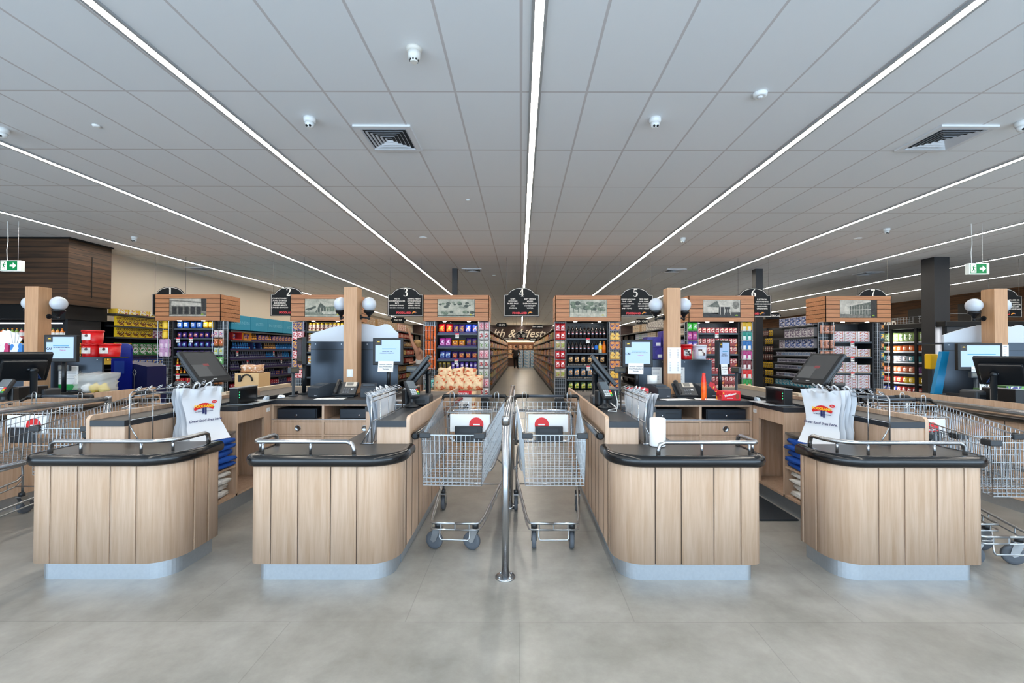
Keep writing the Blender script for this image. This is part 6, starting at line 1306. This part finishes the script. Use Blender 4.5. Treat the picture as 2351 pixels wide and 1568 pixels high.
# far end of the middle aisle
m = MB()
for s_, z_, a in (('Health & Lifestyle', 3.2, 1.05),): m.text(s_, a, face(-.55, 41.97, 2.98), 0, .012, shear=.35)
solo('wall_lettering', m, mat(214, 202, 180, .5, 0, .15), 'cream script lettering on the dark wall at the end of the middle aisle', 'lettering', (0, 41.97, 3), fix=False)
t = thing('bread_display', 'lit timber display at the far end of the middle aisle', 'display', (0, 41, 0))
m = MB(); m.box(-1.6, 1.7, 40.6, 41.6, 0, 2.3); part('body', m, mat(70, 44, 30, .5), t)
m = MB(); m.box(-1.5, 1.6, 40.45, 40.6, 2.2, 2.3); part('light_strip', m, mat(255, 226, 180, .4, 0, 6), t)
for z in (.8, 1.2, 1.6): m = MB(); m.box(-1.55, 1.65, 40.35, 40.6, z - .04, z); part('shelf', m, CREAM, t)
for j, z in enumerate((.8, 1.2, 1.6)):
    for i in range(7): put(P_box(.36, .2, .3, mat(190, 120, 70, .5), PR((200, 130, 80), (230, 200, 160), (120, 60, 40), 9)), 'bread_loaf', -1.35 + i * .45, 40.37, z + .001, 0, '%s loaf from the left, %s shelf up of the far lit display' % (nth(i), ORD[j]), 'bread', 'far bread loaves')
for i in range(3):
    for q in range(6): put(P_box(.55, .5, .24, mat(150, 190, 220, .4), PR((160, 200, 226), (236, 240, 244), (90, 140, 190), 6)), 'water_carton', .05 + i * .6 - .1, 38.6, .001 + q * .245, 0, '%s water carton up in the %s stack at the end of the middle aisle' % (nth(q), nth(i)), 'water carton', 'stacked water cartons')

# ------------------------------------------------------------------ hanging signs
DIG = {'1': [([(.15, .86), (.33, .98)], [.03, .10]), ([(.33, .02), (.33, .97)], [.15, .15]), ([(.12, .02), (.54, .02)], [.05, .05])],
       '2': [([(.10, .74), (.16, .90), (.33, .97), (.50, .86), (.52, .70), (.40, .48), (.14, .10)], [.10, .07, .05, .12, .15, .10, .05]), ([(.09, .06), (.56, .06)], [.13, .13]), ([(.55, .04), (.59, .22)], [.06, .03])],
       '3': [([(.10, .82), (.22, .96), (.38, .95), (.48, .80), (.42, .60), (.26, .53)], [.06, .05, .07, .14, .11, .04]), ([(.26, .53), (.46, .44), (.52, .26), (.42, .07), (.22, .02), (.08, .14)], [.04, .11, .15, .10, .05, .09])],
       '4': [([(.42, .02), (.42, .97)], [.14, .14]), ([(.40, .95), (.06, .30)], [.05, .05]), ([(.05, .27), (.60, .27)], [.08, .08]), ([(.26, .02), (.57, .02)], [.05, .05])],
       '5': [([(.14, .93), (.54, .95)], [.13, .10]), ([(.15, .93), (.12, .54)], [.05, .05]), ([(.12, .55), (.30, .60), (.48, .48), (.51, .28), (.40, .07), (.22, .02), (.08, .13)], [.05, .06, .12, .15, .10, .05, .09])],
       '6': [([(.50, .95), (.28, .78), (.14, .45), (.16, .18), (.32, .03), (.48, .14), (.52, .32), (.42, .50), (.28, .50), (.16, .36)], [.04, .09, .15, .14, .05, .13, .14, .08, .05, .05])],
       '7': [([(.08, .93), (.56, .93)], [.13, .13]), ([(.55, .92), (.34, .50), (.26, .02)], [.05, .09, .15]), ([(.08, .95), (.07, .76)], [.06, .03])],
       '8': [([(.31, .53), (.15, .68), (.16, .86), (.31, .97), (.46, .86), (.45, .68), (.31, .53), (.12, .38), (.12, .14), (.31, .02), (.50, .14), (.50, .38), (.31, .53)], [.09, .11, .12, .05, .10, .11, .10, .12, .13, .05, .13, .12, .09])]}
SIGN_TXT = {1: (['CEREAL', 'SPREADS', 'TEA / COFFEE', 'MILK', 'HONEY'], ['BISCUITS', 'SNACKS', 'CRACKERS', 'SUGAR', 'JAM']), 2: (['CONFECTIONERY', 'FOOD STORAGE', 'BAKED BEANS', 'CANNED MEATS', 'CANNED SEAFOOD'], ['SOUP', 'COFFEE', 'TEA', 'BISCUITS', 'FRUIT']), 3: (['PASTA', 'COOKING SAUCES', 'RICE', 'INTERNATIONAL', 'SIDE DISH / NOODLES'], ['BAKING NEEDS', 'KITCHENWARE', 'WRAPS / FOILS', 'HERBS / SPICES', 'COOKING OIL']), 4: (['CHIPS', 'POPCORN', 'MUESLI BARS', 'JUICE', 'CORDIAL'], ['SOFT DRINKS', 'MIXERS', 'ENERGY DRINKS', 'HOME BREW', 'WATER']), 5: (['DEODORANTS / BODY WASH', 'ORAL CARE', 'MEDICINAL / VITAMINS', 'HOSIERY', 'BABY FOOD'], ['SKIN CARE', 'HAIR CARE', 'FEM. HYGIENE', 'MANCHESTER', 'BABY NEEDS']), 6: (['LAUNDRY', 'PAPER', 'TISSUES', 'PET FOOD', 'PET CARE'], ['ELECTRICAL', 'DISHWASHING', 'HOUSEHOLD CLEANING', 'HARDWARE', 'GARDENING']), 7: (['FREEZER', 'ICE CREAM', 'DESSERTS', 'PIZZA', 'PASTRY'], ['FROZEN', 'MEALS', 'FISH', 'CHICKEN', 'PIES']), 8: (['PACKAGED ICE', 'BREAD', 'ROLLS', 'WRAPS', 'CAKES'], ['PACKAGED ICE', 'FROZEN MEALS', 'FROZEN SEAFOOD', 'FROZEN CHIPS', 'FROZEN VEGETABLES'])}
def aisle_sign(n, xc, y, zb, w_, h_, lab, wires=True):
    t = thing('aisle_sign', lab, 'aisle sign', (xc, y, zb), 'black arched aisle signs')
    def shape(e):
        W, Hh = w_ / 2 - e, h_ - 2 * e
        p = [(-W, 0), (W, 0), (W, Hh * .745), (W - w_ * .10 + e * .5, Hh * .755)] + [(W * .76 * math.cos(math.radians(a)), Hh * .735 + Hh * .265 * math.sin(math.radians(a))) for a in range(12, 169, 12)] + [(-W + w_ * .10 - e * .5, Hh * .755), (-W, Hh * .745)]
        return [(xc + a, zb + e + b) for a, b in p]
    m = MB(); m.prism(shape(0), 'y', y, y + .02, 0); b = part('board', m, SIGNB, t)
    m = MB()
    for sa, k, dy in ((shape(.014), 0, .001), (shape(.024), 1, .002)):
        f = m.bm.faces.new([m.bm.verts.new((p[0], y - dy, p[1])) for p in sa]); f.material_index = k
    k = w_ / .9
    for pts, wd in DIG[str(n)]: m.stroke([(a - .31, c) for a, c in pts], [q * 1.35 for q in wd], Matrix.Translation((xc, y - .004, zb + h_ * .69)) @ RX @ Matrix.Scale(.20 * k, 4), 0)
    for c, xo in zip(SIGN_TXT[n], (-.215, .215)):
        for i, s_ in enumerate(c): m.text(s_, .047 * k * min(1, 15 / max(len(s_), 1)), face(xc + xo * k, y - .004, zb + h_ * .60 - i * .057 * k), 0, .0012 * k)
    m.text('FOODLAND', .066 * k, face(xc - .045 * k, y - .004, zb + h_ * .115), 2, .004 * k)
    m.stroke([(-.05, -.015), (-.01, .02), (.03, .022), (.06, .012)], [.016, .03, .026, .012], Matrix.Translation((xc + .215 * k, y - .005, zb + h_ * .115)) @ RX @ Matrix.Scale(k, 4), 3); m.box(xc + .255 * k, xc + .265 * k, y - .0065, y - .006, zb + h_ * .09, zb + h_ * .155, 4)
    part('lettering', m, [SIGNT, SIGNB, mat(222, 60, 70, .5), mat(240, 160, 60, .5), mat(50, 70, 140)], b, fix=False)
    for dx in (-.385, .385):
        m = MB(); m.tube([(xc + dx * k, y + .01, zb + h_ * .7), (xc + dx * k, y + .01, H)], .004, 5); part('hanging_rod', m, mat(90, 88, 86, .5, .3), t)
SX_ = (-8.79, -5.82, -2.885, .022, 2.88, 5.845, 8.84, 12.14)
for n, x in enumerate(SX_): aisle_sign(n + 1, x, 11.4, 2.275, .895, .73, 'arched black hanging sign with the number %d, %s' % (n + 1, ('half hidden by the verandah header', 'partly hidden by the shed header', 'hanging left of the town photograph header', 'hanging over the middle aisle', 'hanging right of the grove header', 'mostly hidden behind the cottage header', 'peeping over the hotel header', 'half hidden by the far right post')[n]))
aisle_sign(4, .035, 27, 2.07, .66, .53, 'small distant arched sign with the number 4 deep in the middle aisle')
def tag_sign(txt, xc, y, z, w_, lab):
    t = thing('category_sign', lab, 'category sign', (xc, y, z), 'small black category signs'); h_ = w_ * .36
    m = MB(); m.box(xc - w_ / 2, xc + w_ / 2, y, y + .02, z - h_ / 2, z + h_ / 2, 0); bmesh.ops.bevel(m.bm, geom=[e for e in m.bm.edges if abs(e.verts[0].co.y - e.verts[1].co.y) > .01], offset=h_ * .28, segments=4, affect='EDGES')
    b = part('board', m, SIGNB, t)
    e = min(((-7.1, -4.02, -1.02, 1.045, 4.11, 7.2)), key=lambda g: abs(g - xc)); sg = 1 if e > xc else -1
    m = MB(); m.tube([(xc + sg * w_ * .4, y + .03, z - h_ * .3), (xc + sg * w_ * .45, y + .05, 2.085), (e + sg * .05, y + .05, 2.085)], .006, 5); part('bracket', m, SIGNB, t)
    m = MB(); m.text(txt, h_ * .52 * min(1, 9 / len(txt)), face(xc, y - .003, z), 0, .003); part('lettering', m, SIGNT, b, fix=False)
for txt, x, y, z, w_, lab in (('PASTA', -3.50, 13, 2.285, .43, 'small black PASTA sign under the aisle 3 sign'), ('CHIPS', -.545, 13.2, 2.165, .34, 'small black CHIPS sign left in the middle aisle'), ('SOFT DRINKS', .50, 13.2, 2.115, .33, 'small black SOFT DRINKS sign right in the middle aisle'), ('SKIN CARE', 3.475, 13, 2.265, .40, 'small black SKIN CARE sign under the aisle 5 sign'), ('ELECTRICAL', 6.6, 11.9, 2.345, .44, 'small black ELECTRICAL sign beside the aisle 6 sign'),
                              ('POPCORN', -.62, 22, 1.98, .42, 'tiny dark POPCORN sign deeper on the left of the middle aisle'), ('MIXERS', .62, 22, 1.96, .42, 'tiny dark MIXERS sign deeper on the right of the middle aisle')):
    tag_sign(txt, x, y, z, w_, lab)

# ------------------------------------------------------------------ bread mix bags beyond the left belt, goods at the right edge
m = MB(); m.box(-1.36, -.60, 6.25, 6.95, 0, .86, 0, .004); m.box(-1.0, -.62, 6.0, 6.25, 0, .50); m.box(-1.3, -1.12, 6.246, 6.25, .74, .82, 1); solo('pallet_stack', m, [CARD, mat(30, 110, 110, .5)], 'stack of cartons under the cream bags at the end of the left belt', 'carton stack', (-1, 6.5, 0))
BM = prnt((232, 204, 164), (222, 190, 150), (200, 96, 56), 17, .6, .45, .585); rb = random.Random(5)
for i in range(9):
    x = -1.12 + (i % 5) * .125; z = .862 + (i // 5) * .10; m = MB(); m.pillow(.19, .24, .12, Matrix.Translation((x, 6.36 + .12 * (i // 5), z)) @ Matrix.Rotation(rb.uniform(-.5, .2), 4, 'Y') @ Matrix.Rotation(-.5, 4, 'X'), 0, jit=.008, seed=i)
    solo('flour_bag', m, BM, '%s cream bag of the heap beyond the left belt' % nth(i), 'flour bag', (x, 6.4, z), 'cream bags in a heap')
for i in range(3):
    for q in range(2):
        x = -.92 + i * .13; m = MB(); m.pillow(.13, .20, .10, Matrix.Translation((x, 6.10, .501 + q * .17)), 0, jit=.006, seed=20 + i); solo('flour_bag', m, BM, '%s cream bag %s, front pile behind the left trolley' % (nth(i), ('at the bottom', 'on top')[q]), 'flour bag', (x, 6.1, .5 + .17 * q), 'cream bags front pile')
m = MB(); m.pillow(.26, .13, .2, Matrix.Translation((-1.25, 6.6, .862)), 0, jit=.012, seed=31); solo('frozen_bag', m, prnt((90, 190, 190), (230, 236, 234), (60, 160, 170), 10), 'teal and white bag left of the cream bags', 'bag', (-1.25, 6.6, .862))
t = thing('sale_sign', 'white sale sign with red top seen through the left middle trolley', 'sign', (-.70, 5.9, 0))
m = MB(); m.box(-.83, -.63, 5.88, 5.885, .60, .90); m.box(-.83, -.63, 5.878, 5.88, .82, .90, 1); m.text('5.50', .085, face(-.73, 5.877, .70), 2, .002); m.text('SPECIAL', .04, face(-.73, 5.876, .86), 0, .001); m.box(-.735, -.725, 5.885, 5.895, 0, .62, 2); part('card', m, [WHITE, REDP, INK], t, fix=False)
m = MB(); m.prism([(4.92, .917), (5.02, .917), (5.11, 1.42), (5.03, 1.42)], 'y', 5.42, 5.47); solo('blue_board', m, mat(20, 130, 180, .35), 'leaning bright blue board beside the right crested stand', 'board', (5, 5.45, .917))
m = MB(); m.box(5.59, 5.69, 6.2, 6.3, 1.18, 1.385, 0, .01); m.box(5.62, 5.66, 6.22, 6.28, 0, 1.18, 1); solo('yellow_dispenser', m, [YEL, GREYM], 'yellow plastic dispenser left of the leaning blue board', 'dispenser', (5.64, 6.25, 0))
for i, (x, c, nm) in enumerate(((5.16, PR((90, 150, 60), (180, 210, 90), (230, 230, 220)), 'green'), (5.38, PR((110, 170, 60), (60, 50, 120), (230, 230, 240)), 'green and violet'), (5.60, PR((200, 30, 40), (220, 60, 60), (240, 230, 230)), 'red'), (5.82, PR((60, 60, 150), (220, 220, 240), (220, 60, 60)), 'blue'))):
    put(P_box(.2, .14, .10 + .03 * (i % 2), mat(70, 110, 60, .5), c), 'snack_tray', x, 4.95, .9165, 0, '%s snack tray below the bright monitor at the right edge' % nm, 'snack tray', 'snack trays')
price_card(5.02, 4.93, 1.12, 0, '1.20', 'price card below the bright monitor at the right edge', .10)

# ------------------------------------------------------------------ people
def figure(name, lab, joints, edges, clothes, head, skin, hair, hairfn, root):
    """one skinned body; clothes are radius-offset skins over the same joints"""
    def skin_obj(nm, idx, rad, mt, parent=None):
        me = bpy.data.meshes.new(nm); ids = list(idx); vs = [joints[i] for i in ids]; es = [(ids.index(a), ids.index(b)) for a, b in edges if a in ids and b in ids]
        me.from_pydata(vs, es, []); o = link(nm, me, (0, 0, 0), parent); me.materials.append(mt)
        md = o.modifiers.new('skin', 'SKIN'); lay = me.skin_vertices[0]
        for i, k in enumerate(ids): lay.data[i].radius = (rad[k], rad[k])
        lay.data[0].use_root = True; md.use_smooth_shade = True
        s_ = o.modifiers.new('sub', 'SUBSURF'); s_.levels = 1; s_.render_levels = 2
        WL[o.name] = Vector((0, 0, 0)); return o
    o = skin_obj(name, joints.keys(), root, skin); tag(o, lab, 'person')
    for nm, idx, ext, mt in clothes: skin_obj(nm, idx, {k: root[k] + ext for k in idx}, mt, o)
    hx, hy, hz = head
    m = MB(); hairfn(m, hx, hy, hz); part('hair', m, hair, o)
    return o
def P3(**k): return {a: Vector(b) for a, b in k.items()}
# woman reaching up to the pasta shelf (faces the shelf on her right-hand side of us: towards -x)
wx, wy = -2.60, 12.0
J = P3(pel=(wx, wy, .98), waist=(wx - .02, wy, 1.10), chest=(wx - .05, wy, 1.28), neck=(wx - .09, wy, 1.45), headb=(wx - .12, wy, 1.52), headm=(wx - .14, wy, 1.58), headt=(wx - .13, wy, 1.65), nose=(wx - .245, wy - .01, 1.565),
       shl=(wx - .09, wy - .17, 1.40), ell=(wx - .20, wy - .20, 1.62), wrl=(wx - .27, wy - .19, 1.83), hal=(wx - .30, wy - .19, 1.92), shr=(wx - .05, wy + .17, 1.39), elr=(wx - .12, wy + .22, 1.14), wrr=(wx - .30, wy + .18, 1.08), har=(wx - .38, wy + .16, 1.09),
       hipl=(wx, wy - .09, .94), knl=(wx - .03, wy - .09, .50), anl=(wx + .02, wy - .09, .08), tol=(wx - .13, wy - .10, .03), hipr=(wx, wy + .09, .94), knr=(wx - .02, wy + .10, .50), anr=(wx + .04, wy + .10, .08), tor=(wx - .11, wy + .11, .03))
for i, dz in enumerate((.016, .004, -.010, -.022)): J['f%d' % i] = Vector((wx - .33 - .02, wy - .19 + .018 * (i - 1.5), 1.99 + .012 * (1 - abs(i - 1.2))))
J['th'] = Vector((wx - .30, wy - .145, 1.93))
EG = [('pel', 'waist'), ('waist', 'chest'), ('chest', 'neck'), ('neck', 'headb'), ('headb', 'headm'), ('headm', 'headt'), ('headm', 'nose'), ('chest', 'shl'), ('shl', 'ell'), ('ell', 'wrl'), ('wrl', 'hal'), ('chest', 'shr'), ('shr', 'elr'), ('elr', 'wrr'), ('wrr', 'har'), ('pel', 'hipl'), ('hipl', 'knl'), ('knl', 'anl'), ('anl', 'tol'), ('pel', 'hipr'), ('hipr', 'knr'), ('knr', 'anr'), ('anr', 'tor')]
EW = EG + [('hal', 'f%d' % i) for i in range(4)] + [('wrl', 'th')]
RW = dict(pel=.15, waist=.125, chest=.14, neck=.05, headb=.07, headm=.088, headt=.06, nose=.014, shl=.06, ell=.042, wrl=.028, hal=.032, shr=.06, elr=.042, wrr=.028, har=.036, hipl=.10, knl=.062, anl=.042, tol=.04, hipr=.10, knr=.062, anr=.042, tor=.04, f0=.009, f1=.009, f2=.009, f3=.009, th=.010)
def blonde(m, x, y, z):
    m.ball((x + .03, y, z + .03), .10, .098, .095, 12); m.ball((x + .06, y, z - .03), .065, .085, .07, 10)
    for k in range(5): m.ball((x - .02 + .03 * k, y - .05, z + .085 - .01 * k), .035, .03, .025, 7)
figure('person', 'woman in a white singlet reaching up to a pasta shelf left of the chocolate bags', J, EW, [('singlet', ['pel', 'waist', 'chest'], .014, mat(230, 226, 218, .8)), ('skirt', ['pel', 'hipl', 'knl', 'hipr', 'knr'], .02, mat(120, 110, 104, .8))], J['headm'], mat(206, 150, 120, .5), mat(196, 160, 104, .7), blonde, RW)
mx, my = -.36, 35.0
J = P3(pel=(mx, my, 1.0), waist=(mx, my, 1.12), chest=(mx + .01, my, 1.36), neck=(mx + .02, my, 1.54), headb=(mx + .02, my - .01, 1.62), headm=(mx + .02, my - .02, 1.70), headt=(mx + .02, my, 1.78), nose=(mx + .03, my + .11, 1.68), shl=(mx - .21, my, 1.47), ell=(mx - .26, my + .03, 1.20), wrl=(mx - .22, my + .14, .98), hal=(mx - .20, my + .18, .91), shr=(mx + .22, my, 1.47), elr=(mx + .28, my + .02, 1.20), wrr=(mx + .25, my + .12, .98), har=(mx + .24, my + .16, .91),
       hipl=(mx - .10, my, .95), knl=(mx - .09, my + .06, .50), anl=(mx - .08, my - .08, .09), tol=(mx - .08, my + .06, .04), hipr=(mx + .10, my, .95), knr=(mx + .11, my - .02, .50), anr=(mx + .16, my - .10, .09), tor=(mx + .17, my + .04, .04))
RM = dict(RW, pel=.16, waist=.15, chest=.17, shl=.08, shr=.08)
def dark(m, x, y, z): m.ball((x, y - .02, z + .035), .092, .10, .085, 12)
figure('person', 'person in dark clothes walking away at the far end of the middle aisle', J, EG, [('shirt', ['pel', 'waist', 'chest', 'shl', 'ell', 'shr', 'elr'], .016, mat(48, 46, 48, .8)), ('trousers', ['pel', 'hipl', 'knl', 'anl', 'hipr', 'knr', 'anr'], .018, mat(20, 20, 24, .8))], J['headm'], mat(190, 140, 112, .5), mat(60, 46, 38, .7), dark, RM)
